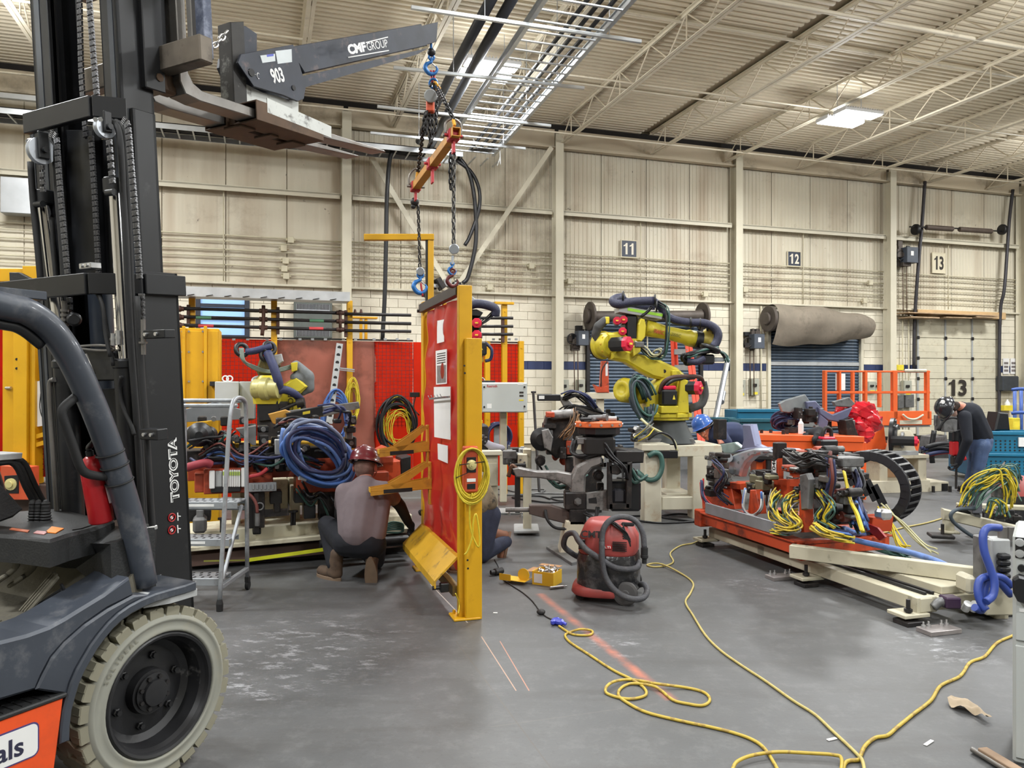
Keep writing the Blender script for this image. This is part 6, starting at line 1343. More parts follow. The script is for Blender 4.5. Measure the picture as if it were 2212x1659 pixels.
m=MB();m.pp(TF,[(424,912),(462,908),(446,940),(430,956),(418,940)],-.25,-.2,.004);m.obj('yellow_guard',YEL,ts)
m=MB();m.pp(TF,[(510,927),(553,920),(553,962),(545,962)],-.15,.06,.004);m.obj('grey_gusset',MACHG,ts)
m=MB();m.pp(TF,[(400,884),(465,868),(520,884),(520,906),(400,912)],-.9,-.85,.004);m.obj('grey_plate',mat('plate_grey',(124,128,132),.45,.4,var=.15),ts)
tp_('valve_base',BLKT,455,1052,520,1062,-.02,.06)
for k in range(8):
 o=tp_('valve',WHITE,481+k*4.8,1016,485.3+k*4.8,1052,0,.07,.004);m=MB();boxpx(m,TF,481.4+k*4.8,1019,484.9+k*4.8,1027,.07,.074,0);m.obj('valve_cap',mat('valve_green',(170,196,90),.5),o)
tp_('valve_end',WHITE,452,1018,464,1056,0,.08);tp_('valve_body',LGREY,465,1018,480,1056,0,.05);tp_('valve_end',WHITE,521,1012,531,1052,0,.08)
o=tp_('manifold_plate',GALV,533,1044,598,1061,.04,.07)
for k in range(6):m=MB();boxpx(m,TF,545+k*8.5,1046,550+k*8.5,1058,.07,.085,.01);m.obj('fin',GALV,o)
for (x,y0,y1,w) in ((536,1064,1140,36),(548,1066,1152,12)):tp_('gripper_arm',MACH,x,y0,x+w,y1,-.12,.0 if w>20 else .06)
for x,y,w,h in ((636,1060,24,26),(660,1056,16,40),(656,1092,26,28),(690,1060,36,60),(690,1108,34,16),(715,1050,22,72),(583,1062,26,26),(592,1085,14,22),(546,1142,18,12)):tp_('gripper_block',rr.choice([MACH,BLACK,MACH]),x,y,x+w,y+h,-.2,-.04)
m=MB();tubepx(m,TF,[(534,1064,.05),(546,1075,.07),(554,1090,.08),(556,1108,.08)],.014);m.obj('cable',mat('maroon_hose',(110,58,52),.6),ts)
m=MB();m.cyl(TF.W(556,1108,.07),TF.W(556,1136,.07),.02,n=10);m.ring(TF.W(561,1094,.08),TF.z,.03,.007,12,6);m.obj('cylinder',MACHG,ts)
for x in (478,630,636):m=MB();m.cyl(TF.W(x,1150 - (x - 478)*.1,-.1),TF.W(x,1120 - (x - 478)*.1,-.1),.012,n=8);m.cyl(TF.W(x,1122 - (x - 478)*.1,-.1),TF.W(x,1118 - (x - 478)*.1,-.1),.03,n=8);m.obj('levelling_bolt',DKST,ts)
tp_('gearbox',MACHG,416,1120,446,1152,-.05,.15,.02);tp_('motor_neck',MACHG,424,1102,440,1122,-.02,.1);tp_('motor_neck',MACH,408,1100,455,1125,-.3,-.06)
m=MB();tubepx(m,TF,[(405,1010,.06),(425,1004,.1),(445,1000,.1),(455,1004,.08)],.035,10);m.obj('red_wrap',mat('red_cloth',(140,48,58),.7),ts)
m=MB();tubepx(m,TF,[(538,1030,.06),(562,1024,.1),(578,1012,.1)],.016);m.obj('red_hose',mat('red_hose',(186,60,66),.5),ts)
wires_=[((430,985),(470,960),(520,990),(575,968)),((600,930),(640,915),(690,930),(720,960)),((540,990),(590,1000),(640,985),(690,1005)),((640,1050),(670,1085),(690,1070),(715,1100)),((700,880),(730,872),(748,885),(742,905)),((405,960),(440,945),(470,955),(500,935))]
for k in range(24):
 q=wires_[k % 6];m=MB();dx,dy=rr.uniform(-12,12),rr.uniform(-12,12);tubepx(m,TF,[(x+dx+rr.uniform(-6,6),y+dy+rr.uniform(-8,8),rr.uniform(-.1,.12)) for x,y in q],rr.uniform(.006,.013));m.obj('cable',rr.choice([BLACKP,BLACKP,GRNC,BLUED,mat('maroon_hose',(110,58,52))]),ts)
for x,y,w,h in ((594,950,12,45),(594,985,9,28),(700,920,20,30),(704,950,22,26)):tp_('sensor',LGREY,x,y,x+w,y+h,-.05,.06)
tp_('air_block',MACHG,696,925,724,960,-.3,-.1)
m=MB();m.tube([TF.W(660,925+8*i,-.2+.05*(i % 2)) for i in range(3)]+[TF.W(668,935,-.1),TF.W(600,945,-.1)],.02,8,3);m.obj('silver_duct',GALV,ts)
m=MB();m.pp(TF,[(604,890),(775,868),(778,882),(700,900),(640,905),(604,905)],-.6,-.52,.006);m.obj('swing_arm',MACHG,ts)
o=MB();o.pp(TF,[(618,893),(697,877),(699,898),(622,910)],-.52,-.42,.006);o=o.obj('black_arm',BLACK,ts);m=MB();m.pp(TF,[(654,890),(670,887),(670,893),(654,896)],-.42,-.418);m.obj('warning_label',CORDY,o)
m=MB();m.pp(TF,[(580,895),(618,885),(660,905),(640,925),(590,915)],-.6,-.5,.006);m.obj('curved_bracket',mat('ochre_bracket',(176,130,50),.5,var=.2,sc=8),ts)
for pix,nm in ((((805,1000),(865,995),(868,1050),(805,1052)),'orange_block'),(((800,985),(835,965),(842,972),(812,1000)),'orange_lever'),(((866,990),(888,985),(888,1048),(866,1050)),'black_flange')):
 m=MB();m.pp(TF,pix,-.4,-.15,.01);m.obj(nm,ORM if 'orange' in nm else BLACK,ts)
m=MB();
for k in range(5):tubepx(m,TF,[(825,1140+k*2,.0),(845,1128+k*4,.02),(870,1132+k*3,.04),(865,1150,.03),(830,1150,.02)],.008)
m.obj('loose_cables',GRNC,ts,kind='stuff')
HB=mat('dusty_blue_hose',(92,122,180),.5,0,var=.2,sc=10,dirt=(60,64,84),damt=.5,dsc=6);hs=thing('hose_coil','large coil of dusty blue hose draped over the tooling station','hose',TF.W(690,1060,.1))
rr2=random.Random(12)
for k in range(15):
 m=MB();sx_,sy_=rr2.uniform(.72,1.08),rr2.uniform(.5,1.0);ox,oy=rr2.uniform(-8,8),rr2.uniform(-14,14);pts=[];ti=.62+rr2.uniform(-.22,.22)
 for q in range(14):
  g_=2*math.pi*q/13+.3+k*.4;x=84*sx_*math.cos(g_);y=52*sy_*math.sin(g_)+rr2.uniform(-3,3)
  pts.append(TF.W(686+ox+x*math.cos(ti) - y*math.sin(ti),982+oy+x*math.sin(ti)+y*math.cos(ti),.1+.014*k - .1*math.cos(g_)))
 m.tube(pts,.0165,7,4);m.obj('loop',[HB,BLUE,HB,mat('grey_blue_hose',(96,106,130),.55,var=.15),BLUED][k % 5],hs)
m=MB();tubepx(m,TF,[(612,925,.15),(608,960,.18),(622,990,.2),(640,1003,.2),(655,1006,.2)],.018);tubepx(m,TF,[(654,1012,.2),(672,1020,.2),(690,1030,.18),(720,1050,.1),(750,1050,.1)],.016);m.obj('loose_end',HB,hs,kind='stuff')
m=MB();m.cyl(TF.W(648,1000,.2),TF.W(648,1036,.2),.016,n=8);m.cyl(TF.W(648,1006,.2),TF.W(662,1010,.2),.016,n=8);m.cyl(TF.W(648,1032,.2),TF.W(662,1036,.2),.016,n=8);m.obj('white_fitting',WHITE,hs)
m=MB();m.ring(TF.W(651,970,.22),TF.x+TF.y,.03,.008,12,6);m.obj('hose_clamp',ZINC,hs)
m=MB();a_,b_=TF.W(535,1210,.12),TF.W(706,1186,.2);m.bar(a_,b_,.002,.03,Z,0);tl=thing('tape_measure','bright yellow tape measure pulled out along the cream beam','tape',(a_+b_)/2);m.obj('blade',mat('tape_yellow',(222,226,50),.4),tl)
m=MB();m.bar(TF.W(440,1212,.0),a_,.002,.012,Z,0);m.obj('blade_edge',mat('tape_olive',(130,130,50),.5),tl)
# == small yellow robot behind the fixture
RB=VF(8.9,15);sr=thing('small_robot','small yellow robot with drooping navy hoses behind the tooling','robot',RB.W(610,960,0))
rp=lambda x,y,c=0:RB.W(x,y,c)
m=MB();boxpx(m,RB,555,868,625,1155,-.25,.1,.02);m.obj('pedestal',MACH,sr)
m=MB();m.pp(RB,[(555,872),(600,866),(606,905),(560,910)],.1,.14,.006);m.obj('pedestal_plate',BLACK,sr)
m=MB();m.pp(RB,[(604,838),(640,818),(652,860),(650,888),(612,898),(600,870)],-.35,-.05,.03);o=m.obj('lower_arm',ROBY,sr)
m=MB();m.pp(RB,[(612,830),(640,812),(665,835),(650,850),(618,850)],-.3,.0,.03);m.obj('upper_arm',ROBY,sr)
m=MB();m.lathe(rp(548,840,.1),RB.x+RB.z*.4,[(0,0),(.09,0),(.105,.02),(.105,.09),(.12,.1),(.12,.17),(.1,.19),(.1,.28),(0,.3)],22);m.obj('wrist_drum',mat('robot_pale',(178,172,110),.4,.1,var=.15,sc=8,dirt=(70,66,50),damt=.6,dsc=9),sr)
m=MB();loft(m,RB,[(RB.Q(577,870)[0],.0,.14,.16,RB.Q(577,872)[1]),(RB.Q(577,850)[0],.02,.15,.17,RB.Q(577,850)[1]),(RB.Q(578,820)[0],.02,.12,.15,RB.Q(577,822)[1]),(RB.Q(578,810)[0],.0,.08,.1,RB.Q(577,811)[1])],18,3);m.obj('wrist_housing',ROBY,sr)
m=MB();m.ring(rp(572,822,.05),RB.y+RB.z*.4,.12,.02,20,8);m.obj('band',LGREY,sr)
for (x,y,r_) in ((522,756,.062),(582,752,.06),(576,768,.062)):m=MB();m.ring(rp(x,y,.12),RB.x*.5+RB.z+RB.y*.3,r_,.024,18,8);m.obj('hose_ring',BLACK,sr)
m=MB();tubepx(m,RB,[(532,760,.12),(550,758,.14),(570,752,.14),(586,748,.12)],.036,12);m.obj('navy_hose',BLUED,sr)
m=MB();tubepx(m,RB,[(578,762,.14),(590,790,.22),(600,820,.24),(602,840,.2),(595,850,.15)],.048,12);m.obj('navy_hose',BLUED,sr)
m=MB();tubepx(m,RB,[(596,846,.2),(615,842,.2),(635,850,.15),(648,862,.05),(652,872,.0)],.042,12);m.obj('navy_hose',BLUED,sr)
m=MB()
for k in range(3):tubepx(m,RB,[(518+k*3,752,.14),(522+k*3,775+k*2,.16),(545,795 - k*3,.12),(580,805 - k*2,.05),(612,800 - k*3,-.02),(630,795 - k*3,-.05)],.012)
m.obj('air_lines',mat('grey_green_line',(110,122,112),.5),sr,kind='stuff')
m=MB();m.pp(RB,[(563,770),(598,765),(606,790),(590,815),(560,815),(552,800)],-.2,.0,.02);m.obj('axis_block',mat('robot_dark',(96,84,40),.5,.1,var=.3,sc=9,dirt=(40,38,36),damt=.8,dsc=10,dcut=.48),sr)
m=MB();m.pp(RB,[(590,768),(608,764),(612,780),(598,790)],-.1,.06,.008);m.obj('grey_cover',LGREY,sr)
m=MB();m.pp(RB,[(628,784),(643,782),(642,800),(630,804)],-.1,.02,.006);m.obj('yellow_bracket',ROBY,sr)
capsules('jacket_wrap',[(rp(640,790,-.1),.06,rp(662,815,-.1),.09),(rp(662,815,-.1),.085,rp(668,838,-.1),.06),(rp(636,815,-.05),.05,rp(665,825,-.1),.06),(rp(668,838,-.1),.05,rp(655,850,-.1),.03)],mat('grey_wrap',(104,108,110),.8,var=.15,sc=8,bump=.5,bsc=18),sr,.018,2)
text('OOR',Fr(rp(628,868,-.044),RB.y,RB.x*-1,RB.z),.055,BLKT,sr,w=.2)
m=MB();m.cyl(rp(600,888,.1),rp(648,868,.12),.02,n=10);m.cyl(rp(640,872,.12),rp(656,868,.12),.05,n=12);m.cyl(rp(652,860,.1),rp(656,885,.1),.03,n=10);m.obj('tool_shaft',MACH,sr)
# == helpers for machine parts
REDM=mat('motor_red',(206,30,62),.4,0,var=.08,sc=8);WARN=mat('warning_yellow',(228,206,60),.5)
def servo(par,c,ax,r,L,lab=True):
 """black servo body with red octagonal end cap"""
 c=V(c);ax=V(ax).normalized();m=MB();m.lathe(c - ax*L,ax,[(0,0),(r*.92,0),(r*.98,L*.1),(r*.98,L),(0,L)],8,flat=True);m.obj('motor_body',BLACK,par)
 m=MB();m.lathe(c,ax,[(0,0),(r,0),(r,r*.45),(r*.9,r*.55),(r*.45,r*.58),(r*.42,r*.8),(0,r*.82)],8,flat=True);o=m.obj('red_cap',REDM,par)
 if lab:
  u=ax.cross(Z).normalized()*-1;w=u.cross(ax)*-1;m=MB();m.box(Fr(c+ax*(r*.83),u,ax.cross(u),ax),(0,0,0),(r*.6,r*.25,.002),0);m.obj('yellow_label',WARN,o)
def polyp(par,name,mt,fr,pix,c0,c1,b=.01):m=MB();m.pp(fr,pix,c0,c1,b);return m.obj(name,mt,par)
def boxo(par,name,mt,fr,x0,y0,x1,y1,c0,c1,b=.008):m=MB();boxpx(m,fr,x0,y0,x1,y1,c0,c1,b);return m.obj(name,mt,par)
def tubo(par,name,mt,fr,pix,r,n=8,**kw):m=MB();tubepx(m,fr,pix,r,n);return m.obj(name,mt,par,**kw)
def cylo(par,name,mt,p,q,r,n=14,bev=0):m=MB();m.cyl(p,q,r,n=n,bev=bev);return m.obj(name,mt,par)
def clutter(par,fr,x0,y0,x1,y1,n,seed,mts,c0=-.3,c1=.1,smin=8,smax=26,name='clamp_block'):
 rr=random.Random(seed)
 for k in range(n):
  w,h=rr.uniform(smin,smax),rr.uniform(smin,smax);x,y=rr.uniform(x0,x1 - w),rr.uniform(y0,y1 - h);c=rr.uniform(c0,c1)
  if k % 4==3:m=MB();a,b=fr.Q(x+w/2,y+h/2,c);s=w*.0022;m.cyl(fr.p(a,b,c - .12),fr.p(a,b,c),s,n=12,bev=.006);m.cyl(fr.p(a,b,c),fr.p(a,b,c+.03),s*.5,n=10);m.obj('cylinder',rr.choice(mts),par)
  else:
   m=MB();boxpx(m,fr,x,y,x+w,y+h,c - rr.uniform(.05,.16),c,.008)
   if k % 3==0:boxpx(m,fr,x+w*.2,y - h*.3,x+w*.6,y+h*.2,c - .05,c - .01,.004)
   o=m.obj(name,rr.choice(mts),par)
   if k % 2:m=MB();a,b=fr.Q(x+w*.3,y+h*.4,c);a2,b2=fr.Q(x+w*.7,y+h*.6,c);m.cyl(fr.p(a,b,c),fr.p(a,b,c+.012),.011,n=6);m.cyl(fr.p(a2,b2,c),fr.p(a2,b2,c+.012),.011,n=6);m.obj('bolts',MACHG,o,kind='stuff')
def wires(par,fr,pts,n,r,mts,seed,spread=8,cs=.05,name='cable'):
 rr=random.Random(seed)
 for k in range(n):
  m=MB();dx,dy=rr.uniform(-spread,spread),rr.uniform(-spread,spread)
  m.tube([fr.W(x+dx+rr.uniform(-spread,spread)*.4,y+dy+rr.uniform(-spread,spread)*.4,(q[0] if q else 0)+rr.uniform(-cs,cs)) for x,y,*q in pts],r*rr.uniform(.8,1.2),6,5);m.obj(name,rr.choice(mts),par)
# == large yellow robot on its cream stand
RF=VF(9.0,6);st=thing('robot_stand','cream steel stand with rust streaks under the large yellow robot','stand',RF.W(1455,1140,.2))
RUSTC=mat('rust_streaked_cream',(202,196,176),.5,0,var=.05,sc=4,dirt=(168,122,66),damt=.75,dsc=2.6,dcut=.56)
for x0,y0,x1,y1,c0,c1,n in ((1393,975,1429,1139,.3,.5,'leg'),(1440,985,1470,1075,-.5,-.3,'leg'),(1497,985,1529,1128,.1,.3,'leg'),(1385,1138,1443,1146,.15,.6,'foot_plate'),(1492,1127,1536,1135,.0,.4,'foot_plate'),(1387,960,1448,974,.2,.55,'cap_plate'),(1440,962,1560,986,-.5,.3,'table_beam'),(1430,1074,1510,1101,.1,.28,'cross_beam'),(1440,1066,1500,1076,-.4,.1,'cross_beam')):boxo(st,n,RUSTC,RF,x0,y0,x1,y1,c0,c1)
boxo(st,'top_plate',MACHG,RF,1395,948,1500,962,-.45,.25)
tubo(st,'green_hose',GRNC,RF,[(1400,985,.55),(1415,978,.55),(1427,985,.55),(1430,1010,.55),(1420,1032,.55),(1400,1036,.5),(1375,1018,.4)],.03);boxo(st,'valve_block',BLACK,RF,1425,974,1465,990,.45,.55)
yr=thing('large_robot','large yellow six-axis robot with red motors and navy hose on the cream stand','robot',RF.W(1440,950,0))
m=MB();loft(m,RF,[(RF.Q(1445,950)[0],0,.3,.3,RF.Q(1445,955)[1]),(RF.Q(1445,950)[0],0,.22,.24,RF.Q(1445,925)[1]),(RF.Q(1440,950)[0],0,.2,.22,RF.Q(1445,905)[1])],24,2.6);m.obj('pedestal',mat('pedestal_grey',(54,58,58),.5,.2,var=.2),yr)
c=RF.W(1437,906,0);m=MB();m.lathe(c,Z,[(0,0),(.28,0),(.28,.03),(.3,.035),(.3,.075),(.24,.09),(.24,.12),(0,.12)],28);m.obj('turntable',ROBY,yr)
for k in range(10):g=math.pi*2*k/10;m=MB();d=RF.x*math.cos(g)+RF.z*math.sin(g);m.box(Fr(c+d*.295+Z*.055,d.cross(Z),Z,d),(0,0,0),(.1,.045,.03),.004);m.obj('flange_lug',ROBY,yr)
polyp(yr,'shoulder_casting',ROBY,RF,[(1395,893),(1400,862),(1415,830),(1440,812),(1470,806),(1487,820),(1488,892)],-.22,.12,.03);polyp(yr,'shoulder_cheek',ROBY,RF,[(1470,815),(1487,822),(1489,893),(1462,893)],.1,.24,.015);boxo(yr,'motor_shelf',ROBY,RF,1428,877,1466,893,.1,.32)
boxo(yr,'turn_motor',BLACK,RF,1431,842,1464,877,.14,.32,.02);boxo(yr,'red_cap',REDM,RF,1435,833,1462,843,.16,.3,.02)
m=MB();m.prism(RF,[RF.Q(1453,863,.321),RF.Q(1459,863,.321),RF.Q(1456,853,.321)],.32,.322);m.obj('warning_label',WARN,yr)
servo(yr,RF.W(1505,838,.26),RF.x*.75+RF.z*.7,.085,.14)
polyp(yr,'lower_arm',ROBY,RF,[(1322,776),(1322,762),(1345,752),(1375,763),(1419,774),(1465,795),(1484,812),(1470,822),(1440,822),(1410,815),(1385,802),(1352,782)],-.1,.1,.03)
cylo(yr,'arm_hole',BLKT,RF.W(1435,802,.1),RF.W(1435,802,.102),.022);boxo(yr,'arm_bracket',ROBY,RF,1452,800,1468,811,.1,.16)
m=MB();a=RF.x*.5+RF.z;cc=RF.W(1309,745,-.05);m.lathe(cc,a,[(0,-.1),(.17,-.1),(.17,-.04),(.15,-.03),(.15,.06),(.12,.1),(0,.1)],26);m.obj('elbow_hub',ROBY,yr)
m=MB();m.ring(cc - a*.09,a,.155,.022,26,8);m.obj('hub_ring',MACH,yr)
for k in range(10):g=math.pi*2*k/10;u=a.cross(Z).normalized();w=u.cross(a).normalized();d=u*math.cos(g)+w*math.sin(g);m=MB();m.cyl(cc+d*.135+a.normalized()*.05,cc+d*.135+a.normalized()*.08,.013,n=6);m.obj('hub_bolt',YELW,yr)
polyp(yr,'elbow_casting',ROBY,RF,[(1312,720),(1335,716),(1378,728),(1384,745),(1372,762),(1340,770),(1318,762)],-.15,.08,.03);polyp(yr,'motor_bracket',ROBY,RF,[(1366,748),(1385,742),(1384,760),(1368,770)],.1,.2,.008)
servo(yr,RF.W(1352,743,.28),RF.x*.6+RF.z*.8,.09,.2)
for x,y in ((1333,693),(1347,691),(1345,716)):servo(yr,RF.W(x,y,.08),RF.z*.95 - RF.x*.2,.05,.2)
boxo(yr,'motor_cluster',BLACK,RF,1352,680,1378,735,-.2,.08,.02);boxo(yr,'junction_box',WARN,RF,1308,684,1317,699,-.05,.05)
polyp(yr,'elbow_flange',ROBY,RF,[(1380,700),(1385,688),(1393,690),(1396,705),(1394,728),(1386,738),(1378,735)],-.2,.14,.01)
A_,B_=RF.W(1394,708,-.02),RF.W(1500,733,-.02);m=MB();dv=B_ - A_;L=dv.length;m.lathe(A_,dv,[(0,0),(.1,0),(.095,.1),(.08,.25),(.085,L*.8),(.1,L*.86),(.1,L),(0,L)],22,sharp=False);m.obj('upper_arm',ROBY,yr)
m=MB();m.lathe(B_,dv,[(0,0),(.1,0),(.112,.02),(.112,.08),(.06,.1),(0,.1)],22);m.obj('wrist_ring',BLACK,yr)
capsules('wrist',[(RF.W(1516,735,-.02),.07,RF.W(1530,732,-.02),.085),(RF.W(1538,732,-.02),.1,RF.W(1540,740,0),.09),(RF.W(1524,722,0),.05,RF.W(1535,716,.02),.07)],mat('worn_robot_yellow',(186,168,72),.4,.1,var=.15,sc=8,dirt=(100,96,70),damt=.6,dsc=8),yr,.016,3)
ud=dv.normalized();tfm=lambda px,py:Fr(RF.W(px,py,.078),ud,RF.z.cross(ud),RF.z);text('FANUC',tfm(1424,717),.05,mat('red_lettering',(190,60,50),.5),yr,w=.12,bold=.02);text('R-2000iC',tfm(1457,723),.04,mat('dim_lettering',(90,84,40),.5),yr,w=.16)
A_,B_=RF.W(1342,842,.2),RF.W(1386,848,-.1);m=MB();dv=(A_ - B_);L=dv.length;m.lathe(B_,dv,[(0,0),(.13,0),(.14,.03),(.145,L - .05),(.12,L - .01),(.06,L),(.055,L - .012),(0,L - .012)],26,sharp=False);m.obj('balancer',ROBY,yr)
boxo(yr,'balancer_plate',WHITE,RF,1360,818,1378,824,.13,.135,.002)
polyp(yr,'controller_tray',LGREY,RF,[(1337,664),(1352,661),(1431,676),(1430,690),(1337,674)],-.12,.1,.006);polyp(yr,'green_stripe',mat('lime_green',(160,220,60),.5),RF,[(1356,665),(1432,678),(1431,684),(1356,671)],.1,.104,0)
HN=mat('navy_corrugated',(40,42,66),.5,0,var=.2,sc=60,bump=.6,bsc=140)
tubo(yr,'navy_hose',HN,RF,[(1345,642,-.1),(1330,645,-.02),(1324,651,.05),(1335,657,.1),(1370,652,.1),(1412,650,.1)],.052,12);tubo(yr,'navy_hose',HN,RF,[(1410,650,.06),(1428,664,.05),(1440,682,.06),(1460,692,.08),(1490,697,.1),(1520,698,.12),(1543,708,.14),(1551,722,.15),(1548,738,.15),(1540,750,.16)],.05,12);tubo(yr,'navy_hose',HN,RF,[(1345,648,-.15),(1380,660,-.16),(1415,662,-.12)],.045,10)
for x,y in ((1415,648),(1346,641),(1418,662),(1492,697),(1512,699),(1528,703),(1540,709)):m=MB();m.ring(RF.W(x,y,.1),RF.x+RF.z*.3,.058,.012,18,6);m.obj('hose_ring',BLACK,yr)
tubo(yr,'hose_stay',BLACK,RF,[(1385,684,.1),(1400,672,.1),(1408,662,.1)],.018)
wires(yr,RF,[(1425,655,.1),(1440,668,.14),(1442,700,.16),(1440,740,.16),(1432,768,.15),(1412,772,.14),(1395,760,.14),(1378,745,.14)],5,.008,[mat('cream_cable',(186,182,140),.5),RUBB,GRNC],3,4);wires(yr,RF,[(1372,740,.16),(1395,752,.18),(1410,768,.18),(1425,765,.18),(1428,755,.18),(1416,757,.18),(1412,766,.18),(1432,770,.18)],4,.007,[mat('cream_cable',(186,182,140),.5),MACHG],4,3)
m=MB();boxpx(m,RF,1372,738,1392,750,.12,.22);m.obj('connector_block',MACHG,yr)
capsules('grey_wrap',[(RF.W(1307,692,0),.05,RF.W(1292,706,.0),.06),(RF.W(1292,706,.0),.055,RF.W(1286,722,-.02),.05),(RF.W(1286,722,-.02),.05,RF.W(1290,738,-.03),.035)],mat('dark_wrap',(66,66,66),.7,var=.2,bump=.5,bsc=20),yr,.016,2)
wires(yr,RF,[(1545,752,.15),(1520,760,.2),(1492,766,.2),(1478,772,.18),(1482,782,.16),(1505,782,.16)],9,.014,[BLACKP,GRNC,RUBB,BLACKP],5,6);tubo(yr,'tool_hose',HN,RF,[(1485,780,.2),(1505,782,.24),(1520,774,.22)],.04,10)
m=MB();m.ring(RF.W(1534,753,.15),RF.y+RF.x*.4,.1,.03,20,8);m.obj('tool_ring',BLACK,yr);wires(yr,RF,[(1545,758,.1),(1558,760,.1),(1568,770,.1),(1570,780,.1)],6,.012,[GRNC,BLACKP],6,4);boxo(yr,'tool_block',BLACK,RF,1516,765,1545,787,.0,.2,.02);boxo(yr,'tool_plate',GALV,RF,1540,772,1566,781,.05,.12)
for k in range(15):
 rr=random.Random(40+k);ce=RF.W(1386+rr.uniform(-7,7),863+rr.uniform(-8,8),.24+.01*k);m=coil(ce,RF.x+Z*.2,Z - RF.x*.3,(19+rr.uniform(-9,6))*.0054,(46+rr.uniform(-12,6))*.0054,1,.0145,MB(),.1,7,12,rr);m.obj('green_hose_loop',[GRNC,mat('slate_hose',(66,76,84),.5,var=.15),mat('dark_green_hose',(36,60,58),.5,var=.15)][k % 3],yr)
tubo(yr,'brown_hose',mat('brown_hose',(70,48,40),.6,var=.2),RF,[(1425,850,.2),(1432,828,.25),(1450,816,.26),(1485,813,.2),(1512,815,.1),(1520,830,0)],.025);tubo(yr,'brown_hose',BLACKP,RF,[(1432,850,.2),(1440,832,.27),(1460,820,.26),(1500,816,.15)],.022);tubo(yr,'sleeve_hose',mat('dark_wrap',(66,66,66)),RF,[(1518,825,-.05),(1522,850,-.05),(1515,872,-.02),(1498,880,.0),(1488,884,0)],.05,10)
pm=thing('air_manifold','dusty pneumatic manifold with gauges at the foot of the large robot','manifold',RF.W(1390,960,.4));clutter(pm,RF,1362,918,1420,955,12,8,[MACHG,GALV,MACHG,MACH],.3,.5,6,18,'valve');wires(pm,RF,[(1372,948,.5),(1395,932,.55),(1408,918,.5)],5,.006,[MACHG,CORDY,GRNC],9,8)
for x,y in ((1372,925),(1371,940)):cylo(pm,'gauge',WHITE,RF.W(x,y,.5),RF.W(x,y,.52),.02)
tubo(pm,'cream_hose',mat('cream_cable',(186,182,140)),RF,[(1385,905,.4),(1405,922,.5),(1435,938,.5),(1455,952,.5),(1463,975,.5)],.016);tubo(pm,'black_hose',BLACKP,RF,[(1400,950,.5),(1425,935,.55),(1450,945,.52),(1462,972,.5)],.013)
# == black weld gun tooling in the middle
GF=VF(7.1,0);wg=thing('weld_gun','black and grey weld gun tooling standing behind the vacuum','weld gun',G(1262,1195));SCUF=mat('scuffed_grey',(132,130,128),.42,.3,var=.15,sc=6,dirt=(44,42,44),damt=.8,dsc=5,dcut=.52)
m=MB();m.prism(WF,[(G(x,y).x,G(x,y).y) for x,y in ((1180,1186),(1235,1222),(1330,1195),(1262,1165))],0,.025,.003);m.obj('floor_plate',MACHG,wg)
polyp(wg,'pedestal',BEIGE,GF,[(1222,1125),(1262,1125),(1290,1196),(1208,1196)],-.15,.1,.015);boxo(wg,'column',MACH,GF,1230,1100,1267,1135,-.12,.1,.01)
m=MB();c=GF.W(1293,922,-.1);m.lathe(c,Z,[(0,0),(.215,0),(.22,.006),(.22,.045),(.21,.052),(0,.052)],30);m.obj('round_table',mat('table_orange',(214,104,52),.5,var=.1,sc=6,dirt=(110,62,40),damt=.4,dsc=6),wg)
m=MB();m.lathe(c - Z*.09,Z,[(0,0),(.15,0),(.2,.03),(.2,.09),(0,.09)],12,flat=True);m.obj('table_hub',BLACK,wg)
for k in range(7):g=math.pi*(1.05+.9*k/6);m=MB();d=V((math.cos(g),math.sin(g),0));m.cyl(c+d*.215+Z*.025,c+d*.228+Z*.025,.012,n=8);m.obj('screw',ZINC,wg)
boxo(wg,'grey_box',MACHG,GF,1248,946,1285,960,-.2,.05);boxo(wg,'head_block',MACH,GF,1262,945,1330,985,-.25,.08,.02);polyp(wg,'head_plate',MACH,GF,[(1285,970),(1335,968),(1392,975),(1390,1000),(1350,1002),(1310,990)],-.15,.05)
polyp(wg,'curved_arm',SCUF,GF,[(1232,1066),(1233,1035),(1245,1008),(1270,993),(1300,985),(1302,1003),(1280,1012),(1266,1028),(1264,1066)],-.1,.06,.02)
polyp(wg,'upper_electrode_arm',SCUF,GF,[(1107,1013),(1120,1010),(1160,1018),(1205,1018),(1236,1024),(1234,1058),(1222,1048),(1205,1040),(1165,1033),(1115,1031)],-.05,.05,.012)
tubo(wg,'electrode_tip',mat('copper_dark',(96,70,56),.45,.6),GF,[(1116,1012,0),(1106,1006,0),(1102,1018,0),(1098,1030,0)],.02)
polyp(wg,'lower_electrode_arm',mat('brown_steel',(96,84,80),.45,.4,var=.2),GF,[(1143,1092),(1190,1092),(1232,1105),(1232,1134),(1195,1125),(1143,1111)],-.05,.05,.01);cylo(wg,'electrode_rod',SCUF,GF.W(1092,1101,0),GF.W(1146,1101,0),.022)
boxo(wg,'pivot_block',MACH,GF,1220,1064,1266,1102,-.1,.1,.012);m=MB();m.lathe(GF.W(1248,1083,.1),GF.z,[(0,0),(.035,0),(.035,.02),(.02,.02),(.02,.04),(0,.04)],6,flat=True);m.obj('pivot_nut',MACHG,wg)
polyp(wg,'link_plate',SCUF,GF,[(1266,1066),(1310,1060),(1315,1104),(1266,1100)],-.02,.04,.006);polyp(wg,'link_window',BLKT,GF,[(1271,1077),(1288,1074),(1290,1088),(1272,1087)],.04,.042,0)
